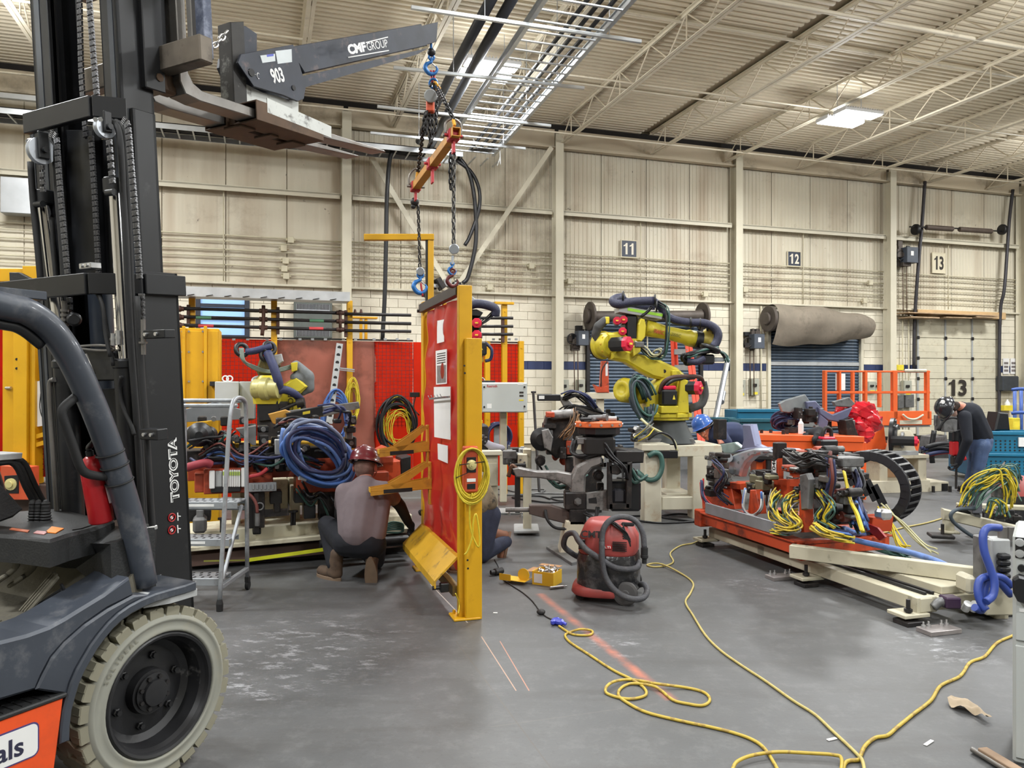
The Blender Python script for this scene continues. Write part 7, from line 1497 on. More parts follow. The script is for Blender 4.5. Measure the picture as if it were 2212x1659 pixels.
for pix in (((1313,1000),(1322,1000),(1324,1100),(1312,1100)),((1355,1000),(1366,998),(1364,1098),(1352,1098)),((1316,1006),(1362,1003),(1360,1025),(1345,1020),(1335,1026),(1318,1024)),((1316,1088),(1360,1088),(1360,1100),(1316,1100))):polyp(wg,'guard_frame_bar',MACH,GF,pix,.05,.12,.006)
boxo(wg,'gearbox',BLACK,GF,1318,1040,1385,1105,-.2,.02,.02);boxo(wg,'servo_tube',mat('dark_metal',(78,78,84),.35,.6),GF,1324,1056,1352,1088,-.02,.06,.02);boxo(wg,'transformer',MACH,GF,1330,974,1390,1000,-.25,.1,.01);clutter(wg,GF,1270,960,1385,1100,24,11,[MACH,MACH,BLACK,MACHG],-.3,.04,8,24)
boxo(wg,'rib_plate',SCUF,GF,1240,985,1262,1010,-.15,-.05);wires(wg,GF,[(1300,955,.05),(1320,985,.12),(1348,1010,.14),(1352,1035,.12)],5,.01,[BLACKP,RUBB],12,5);wires(wg,GF,[(1240,950,-.05),(1236,975,.0),(1255,985,.05),(1290,975,.05)],4,.014,[BLACKP,RUBB],13,4);wires(wg,GF,[(1340,985,0),(1362,1020,.05),(1375,1040,.05),(1395,1030,0)],3,.014,[GRNC],14,5);wires(wg,GF,[(1262,1110,.1),(1285,1120,.12),(1290,1098,.08)],2,.012,[RUBB],15,3);tubo(wg,'lower_hose',RUBB,GF,[(1178,1102,.06),(1182,1122,.1),(1200,1140,.1),(1235,1143,.08)],.014)
g2=thing('second_gun','dark weld gun with wire strands left of the orange round table','weld gun',G(1190,1112));G2=VF(8.0,0)
boxo(g2,'gun_post',BEIGE,G2,1130,970,1148,1150,-.1,.0);boxo(g2,'post_foot',LGREY,G2,1110,1146,1165,1153,-.3,.1);clutter(g2,G2,1150,905,1240,1005,30,17,[MACH,MACH,MACHG,BLACK,RUSTO],-.25,.15,10,30)
m=MB();m.lathe(G2.W(1170,948,.1),G2.z,[(0,0),(.1,0),(.12,.02),(.12,.07),(.06,.1),(0,.1)],20);m.obj('gun_drum',BLACK,g2);polyp(g2,'gun_plate',SCUF,G2,[(1170,930),(1185,926),(1195,945),(1190,975),(1176,968)],.2,.24)
cylo(g2,'gun_cylinder',SCUF,G2.W(1190,897,.1),G2.W(1240,893,.1),.05,bev=.01);boxo(g2,'orange_block',ORM,G2,1180,890,1198,902,.05,.2);polyp(g2,'gun_body',MACH,G2,[(1180,900),(1240,895),(1262,930),(1240,985),(1200,990),(1165,960)],-.25,.05,.02);wires(g2,G2,[(1242,890,.1),(1240,910,.14),(1230,928,.14),(1216,942,.12)],16,.005,[mat('copper_wire',(150,112,76),.5),mat('brown_wire',(92,74,60),.6)],18,9)
boxo(g2,'gun_foot',MACH,G2,1222,990,1240,1090,-.1,.05);wires(g2,G2,[(1170,1010,.0),(1200,1050,0),(1260,1020,.0)],4,.012,[BLACKP,GRNC],19,12)
g3=thing('overhead_gun','grey weld gun arm with black label box above the round table','weld gun',G(1250,1075));G3=VF(9.2,0)
polyp(g3,'gun_arm',SCUF,G3,[(1206,856),(1222,856),(1240,875),(1290,876),(1306,892),(1300,896),(1235,893),(1222,886)],-.08,.05);o=boxo(g3,'label_box',BLACK,G3,1161,852,1211,866,-.08,.08);boxo(o,'white_label',WHITE,G3,1164,855,1176,862,.08,.083,.001);wires(g3,G3,[(1215,858,.1),(1240,850,.15),(1262,862,.15),(1285,885,.1)],8,.012,[BLACKP,BLUED,RUBB],22,7);clutter(g3,G3,1210,890,1340,935,18,23,[MACH,MACHG,MACH],-.3,0,10,26);boxo(g3,'gun_post',MACH,G3,1265,890,1300,1108,-.3,-.15);wires(g3,G3,[(1200,905,.0),(1230,880,.1),(1270,885,.1),(1320,905,.05)],6,.008,[BLACKP,MACHG,mat('brown_wire',(92,74,60))],24,10)
tb=c+Z*.052
m=MB();m.cyl(tb+V((-.1,-.06,.03)),tb+V((.03,-.14,.04)),.028,n=14,bev=.005);m.cyl(tb+V((.03,-.14,.04)),tb+V((.06,-.158,.042)),.034,n=14);m.cyl(tb+V((-.02,-.09,.03)),tb+V((-.07,-.16,.02)),.016,n=10);one(m,'angle_grinder',MACHG,'dusty angle grinder lying on the orange round table','grinder')
m=MB();m.box(Fr(tb+V((-.13,-.12,.022)),(1,-.1,0),(.1,1,0),Z),(0,0,0),(.11,.045,.04),.015);m.box(Fr(tb+V((-.08,-.16,.01)),(1,.6,0),(-.6,1,0),Z),(0,0,0),(.16,.025,.008),.002);one(m,'scraper',MACH,'black handled scraper hanging over the edge of the round table','scraper')
cylo_=MB();cylo_.cyl(tb+V((.05,.02,.025)),tb+V((.17,-.0,.025)),.022,n=12);one(cylo_,'tube_piece',LGREY,'short grey tube on the right of the round table','tube')
# == right of the hoisted panel: labelled grey cabinet and third robot
XF=VF(9.7,4);rb=thing('drive_cabinet','light grey drive cabinet with red maker lettering right of the hoisted panel','cabinet',XF.W(1088,892,0))
boxo(rb,'box',BOXG,XF,1037,826,1139,891,-.25,-.01,.012);o=boxo(rb,'door',BOXG,XF,1042,828,1138,890,-.01,.012,.006)
text('Rexroth',Fr(XF.W(1063,834,.013),XF.x,XF.y,XF.z),.034,mat('maker_red',(176,60,66),.5),o,w=.13,bold=.02)
for x,y in ((1046,836),(1046,879),(1133,836),(1133,878)):cylo(o,'door_lock',BLACK,XF.W(x,y,.012),XF.W(x,y,.022),.012)
for x0,y0,x1,y1,mt in ((1122,846,1131,850,SIGNK),(1122,853,1131,857,SIGNK),(1121,863,1131,866,WARN),(1052,872,1062,882,WHITE),(1118,828,1131,832,WHITE)):boxo(o,'label',mt,XF,x0,y0,x1,y1,.011,.0135,0)
tubo(rb,'lifting_eye',ZINC,XF,[(1040,826,-.1),(1041,816,-.1),(1046,820,-.1),(1046,826,-.1)],.008);boxo(rb,'black_mount',BLACK,XF,1038,822,1070,827,-.2,-.05);boxo(rb,'mount_arm',GALV,XF,1016,826,1038,833,-.12,-.05);boxo(rb,'mount_post',BEIGE,XF,1080,891,1095,1085,-.3,-.2)
TB=VF(8.7,8);tr=thing('third_robot','dark robot head with three red motors just right of the hoisted panel','robot',TB.W(1030,1060,0))
for x,y in ((1003,698),(1030,698),(1030,724)):servo(tr,TB.W(x,y,.12),TB.z*.95 - TB.x*.15,.058,.2)
boxo(tr,'head_casting',BLACK,TB,995,680,1040,735,-.3,-.02,.03);boxo(tr,'axis_motor',BLACK,TB,1015,737,1052,768,-.1,.15,.02);m=MB();m.prism(TB,[TB.Q(1035,756,.152),TB.Q(1043,756,.152),TB.Q(1039,747,.152)],.15,.153);m.obj('warning_label',WARN,tr);polyp(tr,'black_tray',BLACK,TB,[(996,668),(1030,668),(1044,675),(1038,684),(996,680)],-.1,.1);tubo(tr,'navy_hose',HN,TB,[(1008,662,.1),(1030,656,.12),(1055,660,.12),(1070,668,.12),(1070,682,.1)],.05,12);wires(tr,TB,[(1068,675,.1),(1055,690,.1),(1040,700,.1)],4,.008,[BLACKP],31,4);tubo(tr,'motor_cable',BLUED,TB,[(1048,740,.1),(1062,755,.12),(1060,775,.1),(1048,780,.1)],.018);boxo(tr,'wrist',YELW,TB,1020,768,1045,785,-.05,.08,.02);polyp(tr,'silver_cover',LGREY,TB,[(1005,652),(1020,640),(1028,646),(1014,660)],-.1,.0)
boxo(tr,'robot_arm',ROBY,TB,1000,735,1018,900,-.25,-.05,.03);boxo(tr,'red_motor',REDM,TB,1015,838,1032,858,-.1,.1,.02);boxo(tr,'black_motor',BLACK,TB,1015,855,1032,892,-.1,.1,.02);boxo(tr,'base_flange',ROBY,TB,1014,905,1043,918,-.2,.15,.02);boxo(tr,'base_neck',ROBY,TB,1014,892,1034,906,-.2,.1,.02);boxo(tr,'plinth',MACH,TB,1010,918,1055,975,-.3,.1,.02);clutter(tr,TB,1015,938,1055,972,8,33,[MACHG,MACH],.1,.16,8,18)
rt_=thing('cream_bench','cream steel bench with clutter behind the kneeling worker','bench',TB.W(1050,1120,.2));boxo(rt_,'top',RUSTC,TB,1020,974,1085,984,-.4,.25);boxo(rt_,'cabinet_side',BEIGE,TB,1025,984,1076,1128,-.35,.2);boxo(rt_,'drawer',BEIGE,TB,1045,1000,1074,1050,.2,.22)
capsules('cloth',[(TB.W(1048,955,.1),.04,TB.W(1064,965,.12),.05),(TB.W(1064,965,.12),.05,TB.W(1084,968,.1),.04)],mat('rag_grey',(150,146,156),.9,var=.15),rt_,.02,2)
sm=thing('small_motor_unit','grey motor unit with dials on a pole between bench and gun','motor',G(1120,1112));clutter(sm,G2,1085,965,1140,1030,16,37,[MACHG,LGREY,MACH,BEIGE],-.2,.15,12,34);boxo(sm,'pole',MACH,G2,1112,1025,1124,1108,-.1,.0)
m=MB();m.cyl(P(1152,848,11.5),P(1165,1064,11),.02,n=8);m.cyl(P(1147,847,11.5),P(1158,847,11.5),.015,n=8);one(m,'tee_bar',DKST,'thin tee-handled bar leaning upright right of the grey cabinet','bar')
rr=random.Random(77)
for k,(x,y,lab) in enumerate(((1105,1062,'grey cable loops on the floor left of the second weld gun'),(1195,1078,'dark cable loops on the floor behind the lower weld arm'),(1440,1120,'cable tail on the floor under the robot stand'))):
 m=MB();c_=G(x,y,.012);m.tube([c_+V((.5*math.cos(t*.9)*rr.uniform(.5,1)+.08*t - .4,.35*math.sin(t*.9)*rr.uniform(.5,1),0)) for t in range(14)],.011,6,5);one(m,'loose_cable',[MACHG,RUBB,BLACKP][k],lab,'cable')
m=MB();m.box(WF,tuple(G(1112,1104,.012)),(.9,.35,.02),.003);one(m,'floor_plate',LGREY,'pale steel floor plate at the foot of the second weld gun','plate')
for k,(x,y) in enumerate(((1100,1112),(1126,1116))):m=MB();p=G(x,y);m.cyl(p,p+Z*.05,.012,n=8);m.cyl(p,p+Z*.02,.022,n=6);one(m,'anchor_stud',ZINC,['left anchor stud standing on the floor beside the worker\'s boot','right anchor stud standing on the floor beside the worker\'s boot'][k],'stud')
m=MB();c_=G(1305,1130);polyp_=[(-.25,-.1),(.25,-.1),(.25,.1),(-.25,.1)];m.prism(Fr(c_,(1,.1,0),(-.1,1,0),Z),polyp_,0,.02,.002);one(m,'base_plate',MACHG,'grey base plate on the floor behind the vacuum','plate')
# == roller doors, dock door, wall gear
SLAT=mat('door_slat',(74,88,104),.45,.3,var=.1,sc=3,dirt=(120,120,118),damt=.4,dsc=3)
def roller(n,D,top,label):
 a0,a1,_,b1=D;d=bpy.data.objects.new('door_%d' % n,None);COL.objects.link(d);d.location=WL.p((a0+a1)/2,0,0);ORG[d.name]=d.location.copy();d['kind']='structure';d['label']=label
 s=MB();w=a1 - a0 - .08;s.prism(Fr((0,0,0),wan,Z,wax),[(0,-.04),(.022,-.03),(.03,0),(.022,.03),(0,.04)],-w/2,w/2);me=s.mesh('slat');me.materials.append(SLAT)
 b=.05
 while b<top:place(me,'slat',d,WL.p((a0+a1)/2,b,-.02));b+=.082
 for x in (a0,a1):m=MB();m.box(WL,(x,b1/2,.03),(.09,b1,.12),.006);m.obj('guide_rail',DKST if n==1 else CREAM2,d)
 return d
roller(1,DOOR11,DOOR11[3],'blue grey roller shutter behind the large yellow robot');d2_=roller(2,DOOR12,DOOR12[3],'blue grey roller shutter under the canvas roll');m=MB();m.box(WL,((DOOR12[0]+DOOR12[1])/2,WL.Q(1750,786)[1],.02),(DOOR12[1] - DOOR12[0] - .1,.1,.03),.006);m.obj('pale_slat',LGREY,d2_)
DR=mat('drum_brown',(84,76,70),.6,.3,var=.2,sc=5);rl=thing('shutter_drum','bare steel shutter drum with round end plates behind the navy hose','shutter drum',WL.W(1400,700,.4))
cylo(rl,'drum_tube',DR,WL.W(1275,684,.45),WL.W(1515,682,.45),.13);
for x in (1275,1518):m=MB();c_=WL.W(x,683,.4);m.cyl(c_ - wax*.04,c_+wax*.02,.34,n=28,bev=.01);m.cyl(c_ - wax*.12,c_ - wax*.04,.17,n=20,bev=.02);m.obj('end_plate',DR,rl)
cv=thing('canvas_roll','dirty grey canvas hood over the shutter drum below sign 12','hood',WL.W(1770,740,.4));CANV=mat('dirty_canvas',(132,122,108),.9,0,var=.15,sc=3,dirt=(84,76,66),damt=.5,dsc=3,bump=.3,bsc=12)
aa,ab=WL.Q(1672,700,.45)[0],WL.Q(1884,700,.45)[0];zc=WL.Q(1770,700,.45)[1]
def cvf(u,v):
 g=math.pi*(.62 - 1.05*v);r=.36+.03*math.sin(u*14+v*6)+.05*math.sin(u*5);k=1 - .55*max(0,u - .8)**2*25*.6
 y=zc+.1 - .1*u+r*math.sin(g)*k;c=.3+r*1.1*math.cos(g)*.9
 if v>.75:y -=(v - .75)*1.2*(1 - .75*u)
 return WL.p(aa+(ab - aa)*u,y,max(.06,c))
m=MB();m.grid(cvf,28,18);m.obj('hood',CANV,cv);m=MB();c_=WL.p(aa - .1,zc+.1,.4);m.cyl(c_ - wax*.06,c_+wax*.03,.33,n=28,bev=.01);m.cyl(c_ - wax*.12,c_ - wax*.06,.16,n=18,bev=.02);m.obj('end_plate',DR,cv)
m=MB();m.cyl(WL.p(aa,zc,.3),WL.p(ab - .2,zc,.3),.2);m.obj('drum_tube',DR,cv)
a0,a1,_,b1=DOOR13;d=bpy.data.objects.new('door_3',None);COL.objects.link(d);d.location=WL.p((a0+a1)/2,0,0);ORG[d.name]=d.location.copy();d['kind']='structure';d['label']='cream sectional dock door stencilled 13'
for k in range(6):m=MB();h=b1/6;m.box(WL,((a0+a1)/2,h*(k+.5),.0),(a1 - a0,h - .012,.05),.006);o=m.obj('panel',BEIGE,d);m=MB();[m.box(WL,((a0+a1)/2,h*k+h*t,.027),(a1 - a0 - .02,.012,.006),.002) for t in (.33,.66)];m.obj('rib',BEIGE,o)
for t in (.0,.33,.66,1):m=MB();m.box(WL,(a0+(a1 - a0)*t,b1/2,.04),(.05,b1,.03),.004);m.obj('stile',LGREY,d)
for t in (.0,.33,.66):
 for k in range(1,6):m=MB();m.box(WL,(a0+(a1 - a0)*t,b1*k/6,.06),(.09,.09,.03),.01);m.obj('hinge',DKST,d)
a,b=WL.Q(2048,820,.06);a2,b2=WL.Q(2090,855,.06);digits('13',Fr(WL.p((a+a2)/2,(b+b2)/2,.059),wax,Z,wan),b - b2,a2 - a,SIGNK,d)
m=MB();m.box(WL,((a0+a1)/2,b1+.1,.1),(a1 - a0+.25,.2,.14),.01);m.obj('lintel',mat('tan_lintel',(196,164,120),.6,var=.1),d)
for k,(x0,x1,y0,y1) in enumerate(((1962,2158,676,681),(1968,2030,683,688),(2044,2100,684,688),(2110,2156,683,687))):
 m=MB();boxpx(m,WL,x0,y0,x1,y1,.05,.5,.004);one(m,'wooden_board',mat('old_board',(168,142,112),.8,var=.2,sc=6),['long thin board lying on top of the dock door lintel','left dark-gapped pallet block above the dock door','middle pallet block above the dock door','right pallet block above the dock door'][k],'board')
RAIL=mat('track_dark',(58,56,60),.5,.3,var=.15)
for pix in (((1998,392,.25),(1992,480,.28),(1984,570,.3),(1976,690,.16),(1974,800,.1)),((2188,410,.25),(2180,480,.28),(2170,620,.3),(2160,690,.16),(2158,960,.1))):m=MB();m.tube([WL.W(*q) for q in pix],.05,6,5);m.obj('track',RAIL,d)
for x in (1395,1640,1945,1958):m=MB();m.tube([WL.p(WL.Q(x,700)[0],.3,.08),WL.p(WL.Q(x,700)[0],3.6,.08)],.02,6);m.obj('vertical_conduit',CREAMC,wall)
ops=thing('spring_shaft','torsion spring shaft with black winches above the dock door','spring shaft',WL.W(2060,500,.4));tubo(ops,'shaft',DKST,WL,[(1965,490,.4),(2060,493,.4),(2168,500,.4)],.02)
for x0,x1 in ((2000,2058),(2072,2142)):m=MB();c_,e_=WL.W(x0,491+(x0 - 2000)*.06,.4),WL.W(x1,495+(x1 - 2060)*.06,.4);m.tube([c_.lerp(e_,k/40) for k in range(41)],[.075 if k % 2 else .06 for k in range(41)],10);m.obj('spring',mat('spring_brown',(92,80,72),.6,.3),ops)
for x in (1978,2165):m=MB();c_=WL.W(x,496,.4);m.cyl(c_ - wax*.05,c_+wax*.05,.15,n=20,bev=.02);m.obj('cable_drum',BLACK,ops)
def opbox(px,py,label,s=1.0,c=.2):
 t=thing('door_operator',label,'motor',WL.W(px,py+28*s,c));f=WL
 boxo(t,'control_box',mat('operator_grey',(70,76,86),.5),f,px - 2,py - 14*s,px+20*s,py+18*s,c,c+.25);boxo(t,'white_label',WHITE,f,px+6,py - 6,px+12,py+4,c+.25,c+.255,0);clutter(t,f,px - 24*s,py - 28*s,px+16*s,py+30*s,12,int(px),[MACH,DR,BLACK],c - .1,c+.15,8,20,'gear_part');m=MB();m.ring(WL.W(px - 16,py+4,c+.1),wan,.12*s,.015,18,6);m.obj('chain_wheel',MACH,t)
 for dx in (-12,-4):tubo(t,'hand_chain',STEELB,f,[(px+dx,py+20,c),(px+dx+1,py+120*s,c)],.012)
opbox(1252,728,'dark door operator with grey box left of the shutter drum');opbox(1632,735,'dark door operator beside the canvas roll');opbox(1962,548,'black door operator high beside the dock door',1.1)
def wallbox(px,py,w,h,mt,label,nm='switch_box',cat='box',dial=True):
 t=thing(nm,label,cat,WL.W(px,py+h,.12));boxo(t,'body',mt,WL,px - w,py - h,px+w,py+h,.02,.16);
 if dial:boxo(t,'handle',MACH,WL,px - w*.4,py - h*.4,px+w*.5,py - h*.05,.16,.2);boxo(t,'yellow_label',WARN,WL,px - w*.6,py+h*.6,px+w*.6,py+h*.9,.16,.165,0)
BG=mat('disconnect_grey',(164,164,150),.5,var=.06)
for a in ((1220,838,9,18,BG,'grey disconnect box left of the first shutter'),(1256,836,8,16,BG,'smaller grey disconnect box right beside the first shutter'),(1602,838,9,18,BG,'tall grey disconnect box right of the leaning pole'),(1632,836,8,18,BG,'grey disconnect box at the edge of the second shutter'),(1885,836,8,12,BG,'grey box seen through the orange rail by the column'),(1896,836,5,10,BG,'small grey box right beside the column behind the rail'),(1962,838,8,16,BG,'tan disconnect box left of the dock door'),(1947,868,6,14,MACHG,'dark grey box low beside the dock door'),(1966,866,9,14,MACHG,'dark grey breaker box low beside the dock door'),(1945,794,8,6,WARN,'yellow warning plate on the blue stripe')):wallbox(*a,dial=a[4] is BG)
dp=thing('towel_dispenser','dark grey paper towel dispenser on the wall at the far right','dispenser',WL.W(2186,845,.2));m=MB();boxpx(m,WL,2167,812,2202,845,.02,.28,.03);m.obj('body',mat('dispenser_smoke',(52,56,62),.25),dp)
for x,lab in ((2167,'left printed notice above the towel dispenser'),(2183,'right printed notice above the towel dispenser')):
 t=thing('notice',lab,'notice',WL.W(x+6,808,.04));boxo(t,'sheet',PAPER,WL,x,774,x+13,808,.02,.03,0)
 for k in range(3):boxo(t,'printed_block',DOC,WL,x+2,782+k*8,x+11,787+k*8,.03,.032,0)
yb=thing('eyewash_bottle','white bottle with yellow base on the wall below the dispenser','bottle',WL.W(2176,888,.2));m=MB();m.lathe(WL.W(2176,885,.15),Z,[(0,0),(.08,0),(.08,.18),(.03,.26),(.025,.3),(0,.3)],14);m.obj('bottle',WHITE,yb);m=MB();boxpx(m,WL,2170,876,2196,887,.05,.28);m.obj('base',WARN,yb)
lp_=thing('leaning_pole','grey tube leaning against the column behind the large robot','pole',P(1540,925,16));m=MB();m.cyl(P(1537,948,15.6),P(1572,778,17.2),.06,n=12);m.cyl(P(1560,848,16.6),P(1556,868,16.4),.085,n=12);m.obj('tube',GALV,lp_)
la=thing('stepladder','orange fibreglass stepladder behind the large yellow robot','ladder',P(1480,950,14));LO=mat('ladder_orange',(220,76,50),.5,var=.08)
for (x0,x1) in ((1452,1462),(1459,1472),(1482,1512),(1490,1520)):m=MB();m.bar(P(x0,735,14.2 if x0<1470 else 14.0),P(x1,960,14.3 if x0<1470 else 13.2),.06,.03);m.obj('rail',LO,la)
for k in range(6):y=760+34*k;m=MB();m.bar(P(1456+k*1.5,y,14.2),P(1485+k*4.4,y,13.9 - k*.1),.02,.1);m.obj('step',GALV,la)
orb=thing('orange_crane','orange folding shop crane standing before the first shutter','crane',P(1300,900,14));OF=VF(14.2,0);polyp(orb,'mast',ORM,OF,[(1300,780),(1314,780),(1316,850),(1296,845)],-.1,.1);polyp(orb,'base',ORM,OF,[(1282,830),(1298,838),(1316,832),(1314,848),(1290,848)],-.12,.12);boxo(orb,'label',WHITE,OF,1308,786,1313,812,.1,.105,0);tubo(orb,'strap',BLACK,OF,[(1312,780,.12),(1300,800,.13),(1298,835,.13)],.012);boxo(orb,'legs',BEIGE,OF,1270,848,1330,862,-.3,.1);boxo(orb,'column_foot',BEIGE,OF,1290,862,1305,1010,-.2,0)
# == scissor lift, bins, bench things at far right
SO=mat('lift_orange',(226,98,42),.5,var=.08,sc=4,dirt=(150,70,40),damt=.3,dsc=4);SF=VF(13.6,14);sl=thing('scissor_lift','orange scissor lift platform with guard rails before the dock door','lift',SF.W(1900,1005,0))
for px,w in ((1785,5),(1816,4),(1872,5),(1935,9),(2006,6)):boxo(sl,'upright',SO,SF,px - w/2,800,px+w/2,905,-.05,.05)
for px in (1845,1903):boxo(sl,'rear_upright',SO,SF,px - 2,803,px+2,880,-1.0,-.9)
for y in (800,845):boxo(sl,'rail',SO,SF,1783,y,2010,y+5,-.03,.03);boxo(sl,'rear_rail',SO,SF,1800,y+2,2003,y+5,-1.0,-.95)
boxo(sl,'toe_board',SO,SF,1783,890,2013,918,-.1,.05);boxo(sl,'deck',LGREY,SF,1783,912,2010,922,-1.1,0);boxo(sl,'serial_plate',BEIGE,SF,1944,908,1992,916,.05,.06,0);boxo(sl,'wrapped_rail',BEIGE,SF,1957,797,2004,804,.03,.09,.03);boxo(sl,'poster',PAPER,SF,1808,807,1826,843,-.95,-.9,0);tubo(sl,'slack_cable',BEIGE,SF,[(1950,895,.1),(1962,904,.12),(1978,905,.12),(1994,896,.1)],.02)
for k in range(4):m=MB();m.bar(SF.W(1790,925+k*14,-.1),SF.W(2005,937+k*14 if k % 2 else 915+k*14,-.1),.1,.06);m.obj('scissor_arm',MACH,sl)
boxo(sl,'chassis',SO,SF,1795,960,2000,1000,-1.0,-.05)
TEAL=mat('teal_paint',(22,104,136),.45,0,var=.1,sc=3);TEALD=mat('teal_dark',(26,84,98),.5,var=.12)
def bin_(fr,x0,y0,x1,y1,dp,label,mt,holes=True):
 t=thing('steel_bin',label,'bin',fr.W((x0+x1)/2,y1,-dp/2));a0,b1=fr.Q(x0,y0);a1,b0=fr.Q(x1,y1);b0=max(b0,.02)
 for c,s,n in ((((a0+a1)/2,(b0+b1)/2,0),(a1 - a0,b1 - b0,.03),'front_wall'),(((a0+a1)/2,(b0+b1)/2,-dp),(a1 - a0,b1 - b0,.03),'rear_wall'),((a0,(b0+b1)/2,-dp/2),(.03,b1 - b0,dp),'side_wall'),((a1,(b0+b1)/2,-dp/2),(.03,b1 - b0,dp),'side_wall'),(((a0+a1)/2,b0,-dp/2),(a1 - a0,.03,dp),'bottom')):m=MB();m.box(fr,c,s,.004);o=m.obj(n,mt,t)
 m=MB();m.box(fr,((a0+a1)/2,b1,.02),(a1 - a0+.04,.06,.05),.008);m.box(fr,((a0+a1)/2,(b0+b1)/2,.02),(a1 - a0+.02,.05,.05),.008);m.obj('rim',mt,t)
 if holes:
  m=MB()
  for k in range(9):
   for r_ in range(4):
    for q_ in (.72,.25):m.cyl(fr.p(a0+.15+k*.07,b0+(b1 - b0)*q_+r_*.05 - .08,.016),fr.p(a0+.15+k*.07,b0+(b1 - b0)*q_+r_*.05 - .08,.019),.014,n=8)
  m.obj('punched_hole',BLKT,t,kind='stuff')
 return t
BF=VF(12.3,-8,0);BF=Fr(P(2140,1000,12.3)*1,BF.x,BF.y,BF.z);BF.o.z=0;t=bin_(BF,2108,935,2330,1032,1.0,'teal perforated steel bin behind the bending worker',TEAL);boxo(t,'white_label',WHITE,BF,2201,945,2215,965,.02,.05,0)
BF2=VF(13.5,0);bin_(BF2,1594,887,1700,950,.8,'blue bin with dark slots behind the orange table',TEAL,False);bin_(BF2,1545,905,1586,962,.8,'dark green mesh bin next to the welder',TEALD);bin_(VF(12.6,0),1600,908,1668,970,.7,'teal bin right behind the lilac body pillar',TEALD,False)
br=thing('blue_rack','blue tubular rack standing behind the teal bin','rack',P(2205,960,14));BR=VF(14,0)
for x in (2192,2206,2225):tubo(br,'post',mat('rack_blue',(52,82,150),.5),BR,[(x,842,0),(x,1000,0)],.03)
for y in (842,893):tubo(br,'hoop',MATS['rack_blue'],BR,[(2186,y,.2),(2205,y - 2,.3),(2240,y,.2)],.03)
boxo(br,'yellow_bucket',WARN,BR,2189,903,2204,930,-.1,.1)
m=MB();m.pp(VF(13,0),[(2158,890),(2180,892),(2184,930),(2150,930)],-.2,.1,.03);one(m,'draped_jacket',BLACK,'black jacket hanging by the dock door frame','jacket')
mg=thing('floor_machine','black and grey floor machine with handle behind the bending worker','machine',P(2040,975,12.4));MGF=VF(12.4,0);clutter(mg,MGF,2020,885,2075,935,10,51,[BLACK,MACHG,LGREY],-.2,.1,14,36);polyp(mg,'body',MACHG,MGF,[(2018,945),(2046,940),(2050,990),(2010,990)],-.3,.1);tubo(mg,'handle',BLACK,MGF,[(2018,930,.1),(2012,970,.1),(2014,1000,.1)],.04);tubo(mg,'lead',RUBB,MGF,[(2025,930,.15),(2045,905,.2),(2070,905,.2),(2075,925,.2)],.02)
tp2=thing('cable_bundle','bundle of black and red cables lying behind the bending worker','cables',P(2035,1005,12.2));wires(tp2,VF(12.2,0),[(1998,975),(2030,968),(2070,972),(2075,985)],12,.03,[BLACKP,BLUED,BLACKP,RED],53,8)
# == worker bending over a breaker hammer
SWE=mat('navy_sweater',(22,26,36),.9,var=.15,sc=12);JEAN=mat('blue_jeans',(66,84,118),.85,var=.2,sc=8,dirt=(120,134,156),damt=.4,dsc=6)
w3=thing('person','worker in black sweater, jeans and black hard hat bending over a breaker','person',G(2100,1062));D=11.1;q=lambda x,y,dd=0:P(x,y,D+dd)
hp,chx,nk,hd3=q(2118,950),q(2095,895,-.05),q(2074,876,-.05),q(2052,880,-.05)
sL,sR=q(2082,893,.18),q(2084,900,-.22);eL,eR=q(2078,945,.2),q(2090,950,-.3);hL,hR=q(2074,985,.08),q(2070,1000,-.1)
kL3,kR3=q(2104,1005,.15),q(2113,1010,-.1);fL,fR=q(2092,1050,.2),q(2108,1042,-.05)
capsules('body',[(hp,.13,chx,.14),(chx,.13,nk,.06),(nk,.055,hd3,.055),(sL,.055,eL,.045),(eL,.042,hL,.032),(sR,.055,eR,.045),(eR,.042,hR,.032),(hp,.1,kL3,.065),(kL3,.06,fL,.045),(hp,.1,kR3,.065),(kR3,.06,fR,.045)],SKIN,w3,.02,3)
capsules('sweater',[(hp+Z*.05,.165,chx,.175),(chx,.17,q(2078,882),.10),(sL,.085,eL,.068),(eL,.064,hL,.046),(sR,.09,eR,.07),(eR,.066,hR,.048)],SWE,w3,.016,4)
capsules('jeans',[(hp,.165,q(2117,962),.16),(q(2112,960,.1),.11,kL3,.088),(kL3,.082,fL,.072),(q(2120,962,-.08),.12,kR3,.09),(kR3,.084,fR,.072)],JEAN,w3,.016,4)
boot(w3,V((fL.x+.06,fL.y+.05,0)),(-.9,-.5,0),Z,BLACK,SOLED,1.1);boot(w3,V((fR.x+.06,fR.y - .02,0)),(-.9,-.5,0),Z,BLACK,SOLED,1.1)
head(w3,hd3,V((-.5,-.15,-.85)),V((-.85,-.0,.5)),1.05,mat('pale_skin',(210,172,156),.5,var=.08));capsules('hair',[(hd3+V((.05,-.06,.03)),.06,hd3+V((.02,-.085,-.02)),.035)],mat('dark_hair',(50,36,30),.8),w3,.012,2);capsules('face_mask',[(hd3+V((-.06,-.04,-.09)),.045,hd3+V((-.02,-.07,-.06)),.04)],LGREY,w3,.012,2)
h3=helmet(w3,hd3+V((-.06,-.0,.0)),V((-.3,-.1,-.9)),V((-.9,-.1,.4)),mat('black_hat',(30,32,38),.25,coat=.4,var=.1),1.05,.05)
m=MB();cc=q(2036,868,-.17);m.cyl(cc,cc+V((0,-.012,0)),.03,n=10);m.obj('sticker',WHITE,h3)
